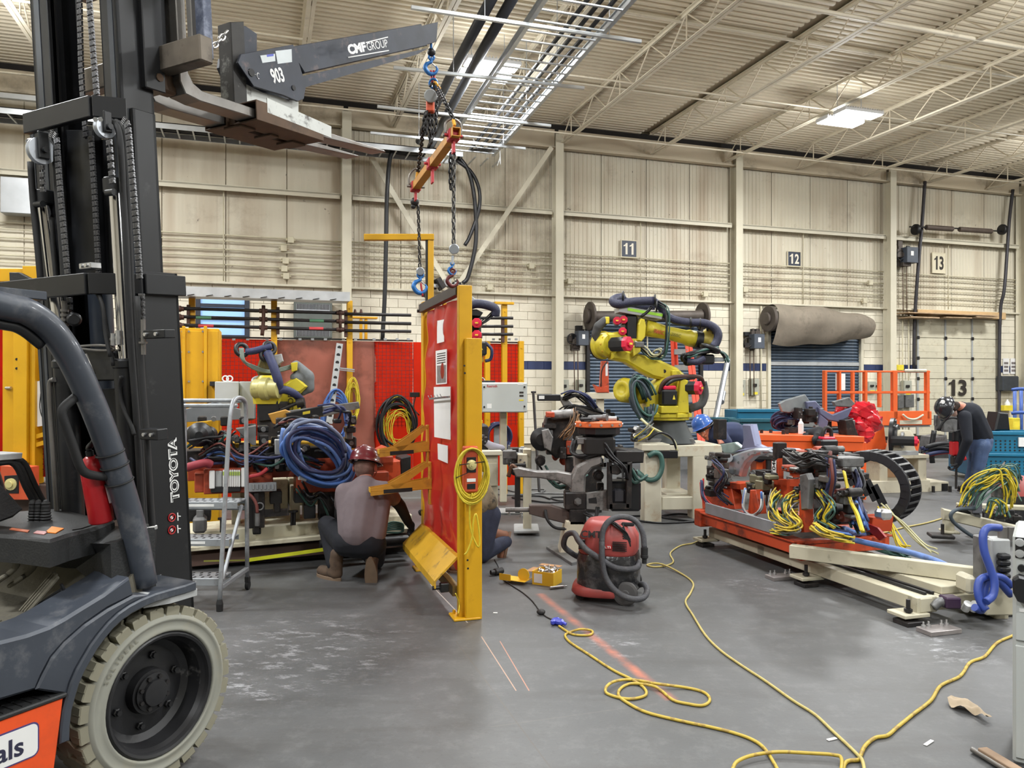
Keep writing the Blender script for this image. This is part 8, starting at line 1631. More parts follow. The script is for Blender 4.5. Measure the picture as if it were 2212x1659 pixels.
hand(w3,hL,V((-.2,0,-1)),V((-1,0,0)),V((0,-1,0)),GLOVE,1.15,1.0);hand(w3,hR,V((-.4,.3,-.8)),V((-.8,.5,0)),V((0,-.4,1)),GLOVE,1.15,1.0)
jh=thing('breaker_hammer','red and black electric breaker with long chisel held by the bending worker','breaker',G(2066,1060));JH=Fr(V((q(2066,960).x,D - .0,0)),(1,0,0),(0,0,1),(0,-1,0))
for y0,y1,w,mt,n in ((932,955,8,BLACK,'motor_head'),(953,985,7,RED,'body'),(985,1006,5,BLACK,'tool_holder')):m=MB();boxpx(m,JH,2066 - w,y0,2066+w,y1,-.06,.06,.02);m.obj(n,mt,jh)
cylo(jh,'chisel',DKST,JH.W(2066,1004),JH.W(2065,1056),.016);m=MB();tubepx(m,JH,[(2058,935),(2080,930),(2086,945),(2078,960)],.016);m.obj('handle',BLACK,jh)
# ---- welder lying behind the stand
w4=thing('person','worker in blue hard hat lying on his side behind the robot stand','person',P(1560,960,10.2));q=lambda x,y,dd=0:P(x,y,10.0+dd);hx=q(1522,928)
capsules('body',[(q(1550,938),.13,q(1585,940),.14),(q(1540,935),.06,hx,.06),(q(1585,940),.13,q(1620,962),.1),(q(1550,930),.055,q(1560,960,-.3),.045)],SKIN,w4,.02,3)
capsules('coverall',[(q(1548,938),.155,q(1585,938),.165),(q(1585,938),.16,q(1612,955),.13),(q(1550,928,-.1),.085,q(1572,955,-.3),.06),(q(1612,955),.12,q(1640,985),.09)],mat('navy_coverall',(48,56,86),.85,var=.15),w4,.018,4)
head(w4,hx,V((-.5,-.7,-.4)),V((-.5,0,.8)),1.05,mat('orange_lit_skin',(214,128,96),.5));h4=helmet(w4,hx+V((-.03,0,.06)),V((-.4,-.7,-.2)),V((-.5,0,.85)),mat('blue_hat',(50,94,170),.3,var=.2,coat=.3,sc=9),1.0,.04);m=MB();m.ring(hx+V((-.0,-.02,.03)),V((-.5,0,.8)),.12,.014,18,6);m.obj('headband',BLACK,w4);hand(w4,q(1562,962,-.32),V((-.6,-.3,-.3)),V((0,0,-1)),V((0,-1,0)),GLOVE,1.1)  # orange light on the face is painted into its skin colour
bn=thing('low_bench','low dark bench that the lying worker rests on','bench',P(1570,1000,10.1));m=MB();m.box(VF(10.1),(P(1575,960,10.1).x,.62,0),(1.0,.06,.5),.01);[m.box(VF(10.1),(P(1575,960,10.1).x+s_,.3,t_),(.06,.6,.06),.01) for s_ in (-.45,.45) for t_ in (-.2,.2)];m.obj('bench_frame',MACH,bn)
# == orange table, wrapped part, trunnion
OT=VF(9.5,8);ot=thing('orange_table','bright orange steel fixture table behind the cart','table',OT.W(1750,1030,0));TO=mat('bright_orange',(228,92,36),.45,var=.07,sc=4)
polyp(ot,'table_top',TO,OT,[(1628,938),(1868,943),(1868,956),(1628,952)],-.9,.02);boxo(ot,'apron',TO,OT,1634,952,1866,975,-.1,0)
for x in (1634,1720,1776,1858):boxo(ot,'leg',TO,OT,x,955,x+14,1080,-.2,-.02)
boxo(ot,'rear_beam',TO,OT,1640,990,1860,1010,-.8,-.7)
for k,x in enumerate((1692,1700,1645,1665)):cylo(ot,'locating_pin',MACH,OT.W(x,943,-.1 - .1*k),OT.W(x,928,-.1 - .1*k),.022)
sb=thing('spray_bottle','white plastic bottle standing on the orange table','bottle',OT.W(1730,938,-.2));m=MB();m.lathe(OT.W(1730,937,-.2),Z,[(0,0),(.035,0),(.035,.14),(.015,.17),(.012,.2),(0,.2)],16);m.obj('bottle',WHITE,sb)
capsules_=thing('work_gloves','dark work gloves draped over the front of the orange table','gloves',OT.W(1765,950,0));capsules('gloves',[(OT.W(1748,935,-.1),.05,OT.W(1770,930,-.1),.06),(OT.W(1770,930,-.1),.055,OT.W(1760,950,.05),.04),(OT.W(1765,940,.0),.04,OT.W(1758,958,.05),.022),(OT.W(1740,940,-.05),.04,OT.W(1738,948,-.02),.03)],GLOVE,capsules_,.014,2)
bc=thing('cable_heap','heap of navy cable loops on the orange table','cables',OT.W(1690,925,-.6));rr=random.Random(61)
for k in range(9):m=coil(OT.W(1690+rr.uniform(-18,18),908+rr.uniform(-8,10),-.6),OT.x,Z*.8+OT.z*.5,.13,.09,2,.013,MB(),.3,6,12,rr);m.obj('cable_loop',BLUED,bc)
pt=thing('body_part','grey stamped vehicle body part tilted up above the orange table','car part',OT.W(1760,940,-.4));SIL=mat('stamped_steel',(150,156,160),.35,.6,var=.15,sc=6);SLT=mat('lilac_steel',(104,108,136),.4,.3,var=.12)
for pix,mt,c0 in ((((1683,872),(1695,865),(1740,852),(1752,870),(1745,884),(1705,892),(1690,890)),SIL,-.5),(((1742,868),(1762,866),(1775,880),(1762,896),(1745,884)),SLT,-.45),(((1768,880),(1800,896),(1842,880),(1832,902),(1812,912),(1790,908),(1772,895)),SLT,-.4),(((1800,868),(1835,858),(1848,872),(1838,880),(1805,878)),MACHG,-.5),(((1772,895),(1790,910),(1785,940),(1768,925)),SLT,-.35)):polyp(pt,'stamping',mt,OT,pix,c0,c0+.05,.012)
clutter(pt,OT,1700,880,1850,935,18,63,[MACH,MACHG,MACH],-.6,-.3,10,26);polyp(pt,'support_arm',MACH,OT,[(1826,908),(1842,905),(1862,960),(1850,985),(1832,960)],-.4,-.2);
rw=thing('red_wrap','part wrapped in shiny red plastic film beside the grey body part','wrapped part',OT.W(1850,960,-.5));RP=mat('red_film',(190,24,40),.12,0,var=.2,sc=6,coat=.6,bump=.8,bsc=16)
for k,(x,y,r_,dc) in enumerate(((1832,892,.14,-.6),(1862,890,.16,-.65),(1880,910,.15,-.6),(1848,920,.13,-.55),(1868,938,.12,-.5))):
 m=MB();m.ball(OT.W(x,y,dc),(r_*1.15,r_,r_*.9),11,8);rj=random.Random(200+k);jit={}
 for v in m.v:
  key=(round(v.x,3),round(v.y,3),round(v.z,3));jit.setdefault(key,V((rj.uniform(-1,1),rj.uniform(-1,1),rj.uniform(-1,1)))*r_*.22);v+=jit[key]
 m.sm=[False]*len(m.f);m.obj('film_fold',RP,rw)
TN=VF(10.3,10);tn=thing('trunnion','cream trunnion pedestal with black flange and orange arm','positioner',TN.W(1940,1080,0));m=MB();c_=TN.W(1925,945,-.1);a_=TN.x*.72+TN.z*.69
m.lathe(c_,a_,[(0,0),(.29,0),(.29,.05),(.2,.06),(.2,.1),(0,.1)],30);m.obj('black_flange',BLACK,tn)
for k in range(8):g=math.pi*k/4;u=a_.cross(Z).normalized();w=u.cross(a_).normalized();b_=c_+(u*math.cos(g)+w*math.sin(g))*.245+a_.normalized()*.05;cylo(tn,'flange_bolt',MACHG,b_,b_+a_.normalized()*.025,.02,8)
polyp(tn,'orange_arm',TO,TN,[(1862,955),(1910,920),(1916,970),(1880,982),(1862,972)],-.3,-.1);polyp(tn,'orange_bracket',TO,TN,[(1826,985),(1882,968),(1880,985),(1842,1005),(1830,998)],-.25,-.2)
m=MB();loft(m,TN,[(TN.Q(1945,975)[0],.0,.24,.13,TN.Q(1945,978)[1]),(TN.Q(1945,960)[0],0,.2,.12,TN.Q(1945,962)[1]),(TN.Q(1947,940)[0],0,.19,.12,TN.Q(1945,942)[1]),(TN.Q(1947,930)[0],0,.12,.1,TN.Q(1945,929)[1])],20,2.4);m.obj('bearing_housing',BEIGE,tn)
m=MB();m.lathe(TN.W(1948,950,.12),a_,[(0,0),(.12,0),(.11,.03),(0,.03)],22);m.obj('bearing_cap',MACHG,tn);servo(tn,TN.W(1975,953,.3),TN.x*.8+TN.z*.6,.075,.3);boxo(tn,'bearing_foot',LGREY,TN,1915,975,1985,984,-.2,.2)
boxo(tn,'top_plate',BEIGE,TN,1895,984,2008,990,-.35,.2);[boxo(tn,'leg',BEIGE,TN,x,990,x+18,1040,-.2,.15) for x in (1900,1984)];boxo(tn,'back_panel',mat('peach_panel',(222,178,140),.6),TN,1905,992,1990,1040,-.25,-.2);boxo(tn,'base_beam',BEIGE,TN,1875,1040,2010,1072,-.3,.2);boxo(tn,'box_tube',BEIGE,TN,1990,1042,2050,1068,-.3,.15);boxo(tn,'tube_opening',BLKT,TN,2034,1045,2048,1065,.15,.152,0);boxo(tn,'ground_strip',MACH,TN,1870,1072,2068,1078,-.5,.2)
for x in (2016,2052):cylo(tn,'levelling_bolt',DKST,TN.W(x,1072,.25),TN.W(x,1050,.25),.022)
boxo(ot,'motor_drop',BLACK,OT,1775,950,1812,985,.02,.22,.02);boxo(ot,'red_cap',REDM,OT,1780,944,1806,951,.04,.2,.02);tubo(ot,'cable_arch',MACH,OT,[(1776,980,.1),(1776,945,.1),(1783,925,.1),(1794,928,.1),(1796,945,.1)],.025)
# == orange fixture cart on its cream rail
CO=G(1973,1320,.07);CO.z=0;CF=Fr(CO,(.278,-.96,0),Z,(-.96,-.278,0));RW=.62
rl_=thing('rail_base','long cream floor rail on levelling feet under the orange cart','rail',CF.p(-1.2,0,-.3));RC=mat('scuffed_cream',(184,178,156),.5,0,var=.06,sc=4,dirt=(84,72,58),damt=.75,dsc=9,dcut=.6)
for c in (0,-RW):m=MB();m.box(CF,(-1.25,.12,c - .05),(2.62,.09,.1),.004);m.obj('side_beam',RC,rl_)
for a in (.0,-.85,-1.7,-2.5):m=MB();m.box(CF,(a,.12,-RW/2),(.1,.085,RW),.004);m.obj('cross_beam',RC,rl_)
m=MB();m.box(CF,(.03,.12,-.06),(.05,.1,.16),.004);o=m.obj('end_block',RC,rl_);m=MB();m.box(CF,(.056,.12,-.06),(.002,.055,.07),0);m.obj('end_opening',BLKT,o)
for c in (-.1,-.16):m=MB();m.box(CF,(-.6,.175,c),(1.2,.022,.022),.003);m.obj('guide_track',DKST if c<-.12 else BLACK,rl_)
m=MB();m.box(CF,(-.35,.19,-.34),(.72,.05,.24),.004);m.obj('cover_plate',RC,rl_);m=MB();m.box(CF,(-.85,.17,-.34),(.3,.03,.2),.004);m.obj('grey_plate',MACHG,rl_)
for a,c in ((.0,.04),(-1.0,.06),(-2.52,.05),(-.0,-RW - .1),(-1.7,-RW - .1)):
 m=MB();m.box(CF,(a,.06,c),(.16,.025,.2),.004);m.obj('foot_bracket',RC,rl_);m=MB();m.cyl(CF.p(a+.03,.03,c+.03),CF.p(a+.03,.16,c+.03),.014,n=8);m.cyl(CF.p(a+.03,.08,c+.03),CF.p(a+.03,.1,c+.03),.026,n=6);m.obj('levelling_screw',MACH,rl_);m=MB();m.box(CF,(a+.03,.015,c+.03),(.13,.03,.13),.004);m.obj('foot_pad',MACH,rl_)
for px,py,lab in ((1690,1250,'dusty bolted steel floor plate beside the middle of the cream rail'),(2028,1366,'bolted steel floor plate by the near end of the cream rail')):
 p=G(px,py);t=thing('anchor_plate',lab,'plate',p);f=Fr(p,CF.z*-1,CF.x*-1,Z);m=MB();m.box(f,(0,0,.015),(.24,.12,.03),.003);m.obj('plate',mat('plate_steel',(146,140,138),.4,.5,var=.2,sc=9),t)
 for s_ in (-.09,-.05,.05,.09):m=MB();m.cyl(f.p(s_,.03,.03),f.p(s_,.03,.045),.013,n=6);m.cyl(f.p(s_,.03,.045),f.p(s_,.03,.065),.006,n=6);m.obj('anchor_bolt',ZINC,t)
m=MB();a_,b_=P(1708,1198,5.94),P(2125,1252,5.16);a_.z=b_.z=.27;m.bar(a_,b_,.08,.1,Z,.004);one(m,'cream_beam',RC,'loose cream steel beam lying aslant across the rail','beam')
m=MB();a_,b_=P(1985,1235,5.7),P(2180,1330,5.3);a_.z=b_.z=.06;m.bar(a_,b_,.3,.12,Z,.004);one(m,'dark_beam',RC,'low cream beam on the floor behind the slanting beam','beam')
ct=thing('fixture_cart','orange welding fixture cart packed with clamps and cables on the cream rail','cart',CF.p(-1.7,.17,-.3))
A1,A0=CF.Q(1726,1180,.1)[0],CF.Q(1518,1105,.1)[0];CW=.82
for c in (.08,-CW+.1):m=MB();m.box(CF,((A0+A1)/2,.27,c),(A1 - A0,.1,.08),.004);m.box(CF,((A0+A1)/2,.325,c),(A1 - A0,.015,.14),.003);m.obj('base_rail',ORM,ct)
for a in (A0+.05,(A0+A1)/2,A1 - .05):m=MB();m.box(CF,(a,.27,-CW/2+.1),(.1,.11,CW),.004);m.obj('base_cross_rail',ORM,ct)
m=MB();m.box(CF,((A0+A1)/2,.3,-CW/2+.1),(A1 - A0,.012,CW - .1),.003);m.obj('deck_plate',MACH,ct);m=MB();m.box(CF,(A1+.03,.22,.02),(.1,.05,.25),.004);m.box(CF,(A0 - .02,.27,.05),(.12,.16,.2),.01);m.obj('end_casting',ORM,ct)
m=MB();m.box(CF,((A0+A1)/2 - .05,.39,.14),(1.1,.1,.02),.003);m.obj('cable_tray',GALV,ct)
CC=Fr(CF.p(A1,0,0),CF.x,CF.y,CF.z)
def cq(px,py,c):return CF.W(px,py,c)
for pix,c0,c1 in (((( 1668,1000),(1680,990),(1680,1035),(1712,1035),(1712,1080),(1690,1075),(1668,1060)),-.3,-.24),(((1726,1060),(1738,1060),(1738,1150),(1726,1150)),.0,.08),(((1620,1058),(1632,1058),(1642,1110),(1615,1110)),-.05,.02),(((1562,1055),(1580,1055),(1588,1100),(1552,1100)),-.3,-.2),(((1570,1040),(1600,1045),(1600,1058),(1570,1055)),-.5,-.2),(((1697,1012),(1745,1012),(1738,1022),(1728,1032),(1712,1032),(1705,1022)),-.3,-.1),(((1705,1035),(1730,1035),(1730,1052),(1705,1052)),-.3,-.1),(((1850,1112),(1886,1118),(1882,1150),(1850,1142)),-.8,-.6),(((1515,1055),(1528,1060),(1528,1105),(1517,1100)),-.5,-.3)):polyp(ct,'orange_frame',ORM,CF,pix,c0,c1,.006)
o=polyp(ct,'number_plate',WHITE,CF,[(1667,996),(1676,994),(1676,1028),(1667,1030)],-.23,-.225,0);f=Fr(cq(1671.5,1012,-.2235),Z,CF.x*-1,CF.z);text('ST040',f,.05,BLKT,o,w=.19,bold=.02)
clutter(ct,CF,1520,975,1572,1075,30,71,[MACH,MACHG,MACH,STEELW,BLACK],-.5,.05,8,24);clutter(ct,CF,1608,1012,1665,1070,24,72,[MACH,MACHG,mat('olive_block',(120,116,92),.5,.3)],-.5,.0,10,26);clutter(ct,CF,1685,965,1790,1075,70,73,[MACH,MACH,MACHG,STEELW,RUSTO,BLACK],-.6,.05,8,26);clutter(ct,CF,1740,1050,1850,1140,34,74,[MACH,MACH,MACHG,mat('maroon_steel',(96,44,36),.5)],-.7,.0,10,28);clutter(ct,CF,1790,960,1860,1050,14,75,[MACH,MACHG,LGREY],-.8,-.3,8,22)
polyp(ct,'grey_lever',MACHG,CF,[(1726,1026),(1742,1022),(1748,1036),(1744,1100),(1730,1102)],.05,.1,.01);tubo(ct,'black_tube',BLACK,CF,[(1755,1038,.0),(1775,1052,.0),(1792,1062,-.1)],.03)
for x,y in ((1668,955),(1540,905)):boxo(ct,'clamp_tower',MACH,CF,x,y,x+12,y+45,-.4,-.3)
boxo(ct,'white_box',LGREY,CF,1822,995,1838,1020,-.5,-.4);boxo(ct,'conduit_box',MACHG,CF,1790,985,1822,1010,-.4,-.2)
YC=[CORDY,mat('dark_cable_grey',(70,76,74),.5),mat('mid_yellow',(196,170,60),.5),MACHG,GRNC]
wires(ct,CF,[(1680,1065,.0),(1668,1085,.08),(1672,1110,.1),(1692,1128,.12),(1710,1140,.12)],24,.0065,YC+[GRNC],81,11,.06);wires(ct,CF,[(1715,1070,.0),(1698,1085,.1),(1700,1110,.12),(1722,1135,.14),(1700,1145,.15),(1670,1140,.14)],22,.0065,YC,82,11,.06)
for k in range(10):tubo(ct,'cable',YC[k % 3],CF,[(1698,1070+k*6,.02),(1712,1072+k*6,.05),(1724,1070+k*6,.02)],.009)
wires(ct,CF,[(1755,1135,.1),(1775,1150,.12),(1800,1158,.1),(1840,1165,.0)],14,.007,YC[:3],83,7);wires(ct,CF,[(1770,1140,.0),(1800,1148,.05),(1840,1155,.0)],8,.011,[BLUE,BLUED,BLUE],84,7);wires(ct,CF,[(1845,1095,-.3),(1852,1125,-.2),(1838,1090,-.3),(1862,1140,-.3)],14,.011,[BLUED,BLUE,GRNC],85,14);wires(ct,CF,[(1700,985,.0),(1730,1000,.06),(1760,990,.06),(1800,1005,.0)],10,.007,[BLACKP,RUBB,MACHG],91,14);wires(ct,CF,[(1545,1000,.0),(1565,1030,.06),(1548,1060,.05),(1575,1085,.0)],8,.007,[BLACKP,MATS['maroon_steel'],BLUED],92,10);wires(ct,CF,[(1770,1060,.02),(1790,1090,.06),(1775,1125,.06),(1800,1145,.02)],10,.008,[BLACKP,GRNC,CORDY],93,12);wires(ct,CF,[(1515,1040,.0),(1520,1075,.05),(1540,1098,.08),(1560,1102,.05)],6,.009,[BLUED,BLUE,RED],86,5);wires(ct,CF,[(1795,985,.0),(1800,1030,.05),(1792,1070,.0),(1785,1110,.0)],6,.011,[BLUED,RUBB,MATS['maroon_steel']],87,9);wires(ct,CF,[(1822,1020,-.1),(1835,1080,-.1),(1850,1110,.0),(1862,1150,.1)],4,.008,[CORDY,CORDY,MATS['cream_cable']],88,4);wires(ct,CF,[(1612,1055,.05),(1608,1095,.08),(1625,1112,.1),(1646,1098,.08),(1648,1062,.03)],3,.01,[BLUE,LGREY],89,3);wires(ct,CF,[(1848,1010,-.5),(1860,1050,-.4),(1835,1080,-.3)],6,.014,[BLUED,BLACKP],90,8)
polyp(ct,'red_flag',mat('torn_red',(150,36,34),.5),CF,[(1872,1130),(1895,1140),(1912,1160),(1900,1168),(1880,1150)],-.6,-.58,0);boxo(ct,'silver_fitting',ZINC,CF,1885,1098,1908,1125,-.5,-.4,.02)
bp_=thing('wheel_arch_panel','silver and lilac stamped wheel arch panel clamped on the cart','car part',CF.p(-2.0,.9,-.35));SA=mat('arch_silver',(178,186,194),.32,.6,var=.12,sc=7);SV=mat('arch_lilac',(120,124,150),.38,.3,var=.1)
arc=[(1570+60+58*math.cos(g),1022 - 52*math.sin(g)) for g in [math.pi*(1.02 - .1*k) for k in range(9)]];outer_=[(1572,1000),(1575,985),(1590,975),(1612,968),(1650,966),(1690,972)]
polyp(bp_,'wheel_arch',SA,CF,[(1572,1022),(1572,992),(1582,982),(1604,974),(1628,968),(1660,968),(1668,978),(1645,980),(1624,986),(1610,998),(1602,1012),(1597,1030),(1582,1028)],-.42,-.34,.02);polyp(bp_,'upper_body',SV,CF,[(1584,976),(1606,968),(1630,966),(1678,970),(1700,980),(1660,972),(1630,972),(1604,978)],-.6,-.36,.02)
polyp(bp_,'pillar',SV,CF,[(1602,916),(1622,916),(1632,960),(1650,968),(1600,970),(1604,950)],-.55,-.48,.02);polyp(bp_,'rear_flange',SA,CF,[(1690,975),(1728,985),(1726,1002),(1700,998)],-.7,-.6,.01);polyp(bp_,'side_sheet',mat('green_silver',(168,190,190),.3,.5,var=.2,sc=9),CF,[(1556,960),(1585,955),(1602,968),(1580,980),(1562,978)],-.6,-.55,.01);m=MB();m.cyl(cq(1573,989,-.34),cq(1573,989,-.28),.045,n=16);m.obj('boss',SA,bp_)
for k in range(9):g=math.pi*(.98 - .09*k);cylo(bp_,'spot_hole',MACHG,cq(1636 - 50*math.cos(math.pi - g)*-1*-1,1030 - 52*math.sin(g),-.34),cq(1636 - 50*math.cos(math.pi - g)*-1*-1,1030 - 52*math.sin(g),-.335),.014,8)
dcn=thing('drag_chain','black plastic drag chain arching off the rear of the cart','cable carrier',P(1890,1130,7.0));DC=mat('drag_black',(34,34,38),.45,var=.15);cen=P(1888,1052,7.05);u_=(V((.68,-.73,0))).normalized();w_=V((-.73,-.68,.0)).normalized();rr=.32
for k in range(16):
 g=math.radians(118 - k*12.4);d_=u_*math.cos(g)+Z*(math.sin(g)*.92);t_=(u_*-math.sin(g)+Z*(math.cos(g)*.92)).normalized();f=Fr(cen+d_*rr,t_,d_,w_)
 for s_ in (-.13,.13):m=MB();m.box(f,(0,0,s_),(.082,.085,.02),.008);m.obj('side_link',DC,dcn)
 m=MB();m.box(f,(.0,.04,0),(.022,.012,.25),.003);m.box(f,(.0,-.04,0),(.022,.012,.25),.003);m.obj('cross_bar',MACHG if k<9 else DC,dcn)
tubo(dcn,'cable',RUBB,VF(7.05),[(1850,1000),(1900,985),(1950,1020),(1955,1065),(1935,1105),(1900,1115)],.03)
for k in range(5):m=MB();m.bar(P(1826+k*16,1030+k*11,6.9),P(1842+k*16,1022+k*11,6.9),.014,.2);m.obj('lower_link',DC,dcn)
bh=MB();bh.tube([P(1900,1118,6.7),P(1905,1140,6.6),P(1890,1155,6.4),P(1850,1152,6.2),P(1823,1142,6.1),P(1828,1160,6.0),P(1870,1172,5.9),P(1960,1192,5.6),P(2030,1215,5.4),P(2090,1248,5.2)],.022,10,6);one(bh,'air_hose',HB,'blue air hose running from the cart over the slanting beam','hose')
for k,(tr,mt,lab) in enumerate(((((1905,1100,6.8),(1925,1140,6.6),(1945,1175,6.5),(1960,1185,6.4)),CORDY,'yellow cable strands hanging behind the cart'),(((1905,1090,6.8),(1950,1130,6.6),(1990,1170,6.4),(2020,1192,6.1)),MATS['cream_cable'],'cream cables trailing behind the cart towards the beam'),(((1850,1160,6.5),(1890,1180,6.4),(1930,1195,6.4),(1960,1200,6.3)),GRNC,'green cable bundle spilling off the rear of the cart'))):
 t=thing('cable_bundle',lab,'cables',P(*tr[-1]));rr2=random.Random(95+k)
 for j in range((7,3,14)[k]):m=MB();m.tube([P(x+rr2.uniform(-9,9),y+rr2.uniform(-7,7),dd) for x,y,dd in tr],.007,6,5);m.obj('strand',mt,t)
m=MB();m.tube([G(1905,1152,.01),G(1950,1140,.01),G(2000,1130,.01),G(2040,1118,.01),G(2060,1110,.01)],.009,6,5);one(m,'floor_cable',CORD2,'pale yellow cable on the floor between the cart and the right frame','cord')
# == right hand frame with cables, cabinet at the edge
QF=VF(7.6,-16,0);QF=Fr(V((P(2060,1100,7.6).x,7.6,0)),QF.x,QF.y,QF.z)
rf=thing('cable_stand','low cream frame heaped with green and yellow cables at the right','frame',QF.p(.3,0,0));polyp(rf,'front_beam',RC,QF,[(2038,1100),(2212,1140),(2260,1152),(2260,1172),(2120,1142),(2038,1122)],-.1,0);boxo(rf,'leg',RC,QF,2040,1120,2062,1150,-.1,-.01);boxo(rf,'foot_plate',RC,QF,2038,1148,2075,1155,-.15,.05);boxo(rf,'floor_pad',MACH,QF,2012,1156,2064,1166,-.05,.15);cylo(rf,'levelling_bolt',MACH,QF.W(2036,1158,.05),QF.W(2036,1132,.05),.016);boxo(rf,'bracket_post',mat('post_grey',(108,110,118),.45,.4),QF,2100,1058,2122,1110,-.1,.05);boxo(rf,'rear_beam',RC,QF,2070,1088,2230,1104,-.7,-.6);clutter(rf,QF,2070,1085,2212,1130,16,101,[MACH,MACHG,BLACK],-.4,0,10,26)
wires(rf,QF,[(2100,1085,0),(2120,1050,.05),(2160,1025,.05),(2180,1030,.0),(2190,1060,0)],30,.006,[GRNC,mat('sage_cable',(120,150,136),.5)],102,20);wires(rf,QF,[(2082,1080,.05),(2095,1052,.05),(2130,1035,.08),(2165,1020,.08),(2180,1050,.08),(2178,1085,.05)],12,.007,[CORDY,CORDY,GRNC],103,14);wires(rf,QF,[(2140,1110,.1),(2150,1085,.12),(2168,1090,.12),(2172,1112,.1)],8,.009,[CORDY,GRNC],104,10);tubo(rf,'black_hose',mat('slate_hose',(66,76,84)),QF,[(2105,1098,.05),(2070,1100,.1),(2054,1112,.12),(2062,1130,.1),(2100,1158,.05),(2125,1166,0)],.018);polyp(rf,'steel_handle',STEELW,QF,[(2160,1012),(2172,998),(2172,1004),(2164,1022)],0,.04);boxo(rf,'small_motor',MACHG,QF,2150,1052,2168,1078,-.1,.03,.02)
v2=thing('vacuum_cleaner','second red and black shop vacuum behind the cable frame','vacuum',P(2190,1095,8.4));V2=VF(8.4);m=MB();x_=V2.Q(2192,1060)[0];loft(m,V2,[(x_,0,.2,.2,.12),(x_,0,.2,.2,.36)],20,3);m.obj('tank',VACB,v2);m=MB();loft(m,V2,[(x_,0,.2,.2,.36),(x_,0,.17,.17,.52),(x_,0,.1,.1,.56)],20,3);m.obj('motor_head',VACR,v2);m=MB();loft(m,V2,[(x_,0,.2,.2,0),(x_,0,.21,.21,.12)],20,3);m.obj('base',RUBB,v2);wires(v2,V2,[(2165,1038,.1),(2185,1028,.2),(2205,1036,.1),(2190,1042,.2),(2170,1040,.2)],4,.016,[RUBB],105,4)
vs_=thing('valve_stand','grey valve stand with black coils and blue hoses at the right edge','valve stand',P(2165,1330,5.0));VS=VF(5.0);boxo(vs_,'manifold_column',LGREY,VS,2142,1165,2184,1262,-.12,0,.01);boxo(vs_,'side_plate',MACHG,VS,2120,1160,2140,1262,-.15,-.05);
for k in range(4):boxo(vs_,'coil',BLACK,VS,2163,1198+k*14,2186,1210+k*14,0,.06,.01)
for x in (2166,2182):cylo(vs_,'fitting',STEELW,VS.W(x,1166,-.05),VS.W(x,1138,-.05),.03)
boxo(vs_,'base_block',RC,VS,2130,1262,2190,1330,-.3,-.02);boxo(vs_,'cream_bracket',RC,VS,2090,1245,2112,1285,-.1,.05,.02);boxo(vs_,'purple_valve',mat('purple_valve',(62,44,66),.4,.3),VS,2045,1292,2078,1316,-.05,.05);tubo(vs_,'brass_pipe',MACHG,VS,[(2015,1312,0),(2030,1300,0),(2045,1304,0)],.03);boxo(vs_,'leg',RC,VS,2150,1325,2180,1365,-.25,-.1)
for x in (2088,2104):m=MB();m.lathe(VS.W(x,1310,.0),V((0,-.6,.8)),[(0,-.03),(.026,-.03),(.026,.03),(0,.03)],14);m.obj('white_cap',WHITE,vs_)
BH=mat('deep_blue_hose',(44,66,140),.45,var=.12)
for pix in (((2160,1140),(2135,1140),(2124,1155),(2126,1190),(2138,1225),(2148,1255),(2145,1285),(2130,1300)),((2184,1265),(2165,1248),(2140,1245),(2118,1252),(2112,1275),(2118,1300),(2130,1318)),((2184,1285),(2150,1250),(2130,1262),(2125,1300),(2120,1318),(2105,1312))):tubo(vs_,'blue_hose',BH,VS,[(x,y,.06+.02*k) for k,(x,y) in enumerate(pix)],.024,10)
ec=thing('control_cabinet','grey control cabinet with disconnect handle cut by the right edge','cabinet',G(2300,1640));EC=VF(3.15,-35);EC=Fr(V((P(2187,1600,3.15).x,3.15,0)),EC.x,EC.y,EC.z)
m=MB();m.box(EC,(.3,.47,-.2),(.6,.94,.4),.012);m.obj('body',BOXG,ec);m=MB();m.box(EC,(.3,.72,.006),(.58,.42,.012),.006);m.obj('upper_door',BOXG,ec);m=MB();m.box(EC,(.3,.26,.006),(.58,.46,.012),.006);m.obj('lower_door',BOXG,ec);boxo(ec,'indicator_plate',DKST,EC,2193,1160,2222,1208,.012,.016,.002)
for y in (1172,1196):m=MB();c_=EC.W(2203,y,.016);m.lathe(c_,EC.z,[(0,0),(.017,0),(.015,.01),(0,.012)],16);m.obj('indicator',LGREY,ec)
m=MB();m.lathe(EC.W(2207,1226,.012),EC.z,[(0,0),(.014,0),(.014,.02),(0,.02)],14);m.obj('knob',BLACK,ec);polyp(ec,'disconnect_handle',BLACK,EC,[(2186,1252),(2200,1244),(2222,1250),(2222,1310),(2198,1300),(2188,1282)],.012,.06,.01);boxo(ec,'white_label',WHITE,EC,2202,1314,2222,1324,.012,.015,0)
# == overhead: cable ladder, black pipes, strut, hoses
def up(px,py,z):return G(px,py,z)
LZ=6.35;oh=thing('cable_ladder','galvanised cable ladder running away under the roof to the wall','cable tray',up(1000,325,LZ));LA=mat('ladder_galv',(196,200,204),.35,.65,var=.1,sc=4)
eA,eB=up(1172,0,LZ),up(958,322,LZ);fA,fB=up(1352,0,LZ),up(1110,298,LZ);dr_=(eB - eA).normalized();ww=wax*1.0;wid=1.05;E0=eB - dr_*14
for s_ in (0,wid):m=MB();m.bar(E0+ww*s_,eB+ww*s_,.02,.11,Z,.002);m.bar(E0+ww*s_+Z*.05,eB+ww*s_+Z*.05,.06,.012,Z,0);m.bar(E0+ww*s_ - Z*.05,eB+ww*s_ - Z*.05,.06,.012,Z,0);m.obj('side_rail',LA,oh)
for k in range(44):p=eB - dr_*(.15+k*.3);m=MB();m.bar(p - Z*.04,p+ww*wid - Z*.04,.035,.02,Z,.003);m.obj('rung',LA,oh)
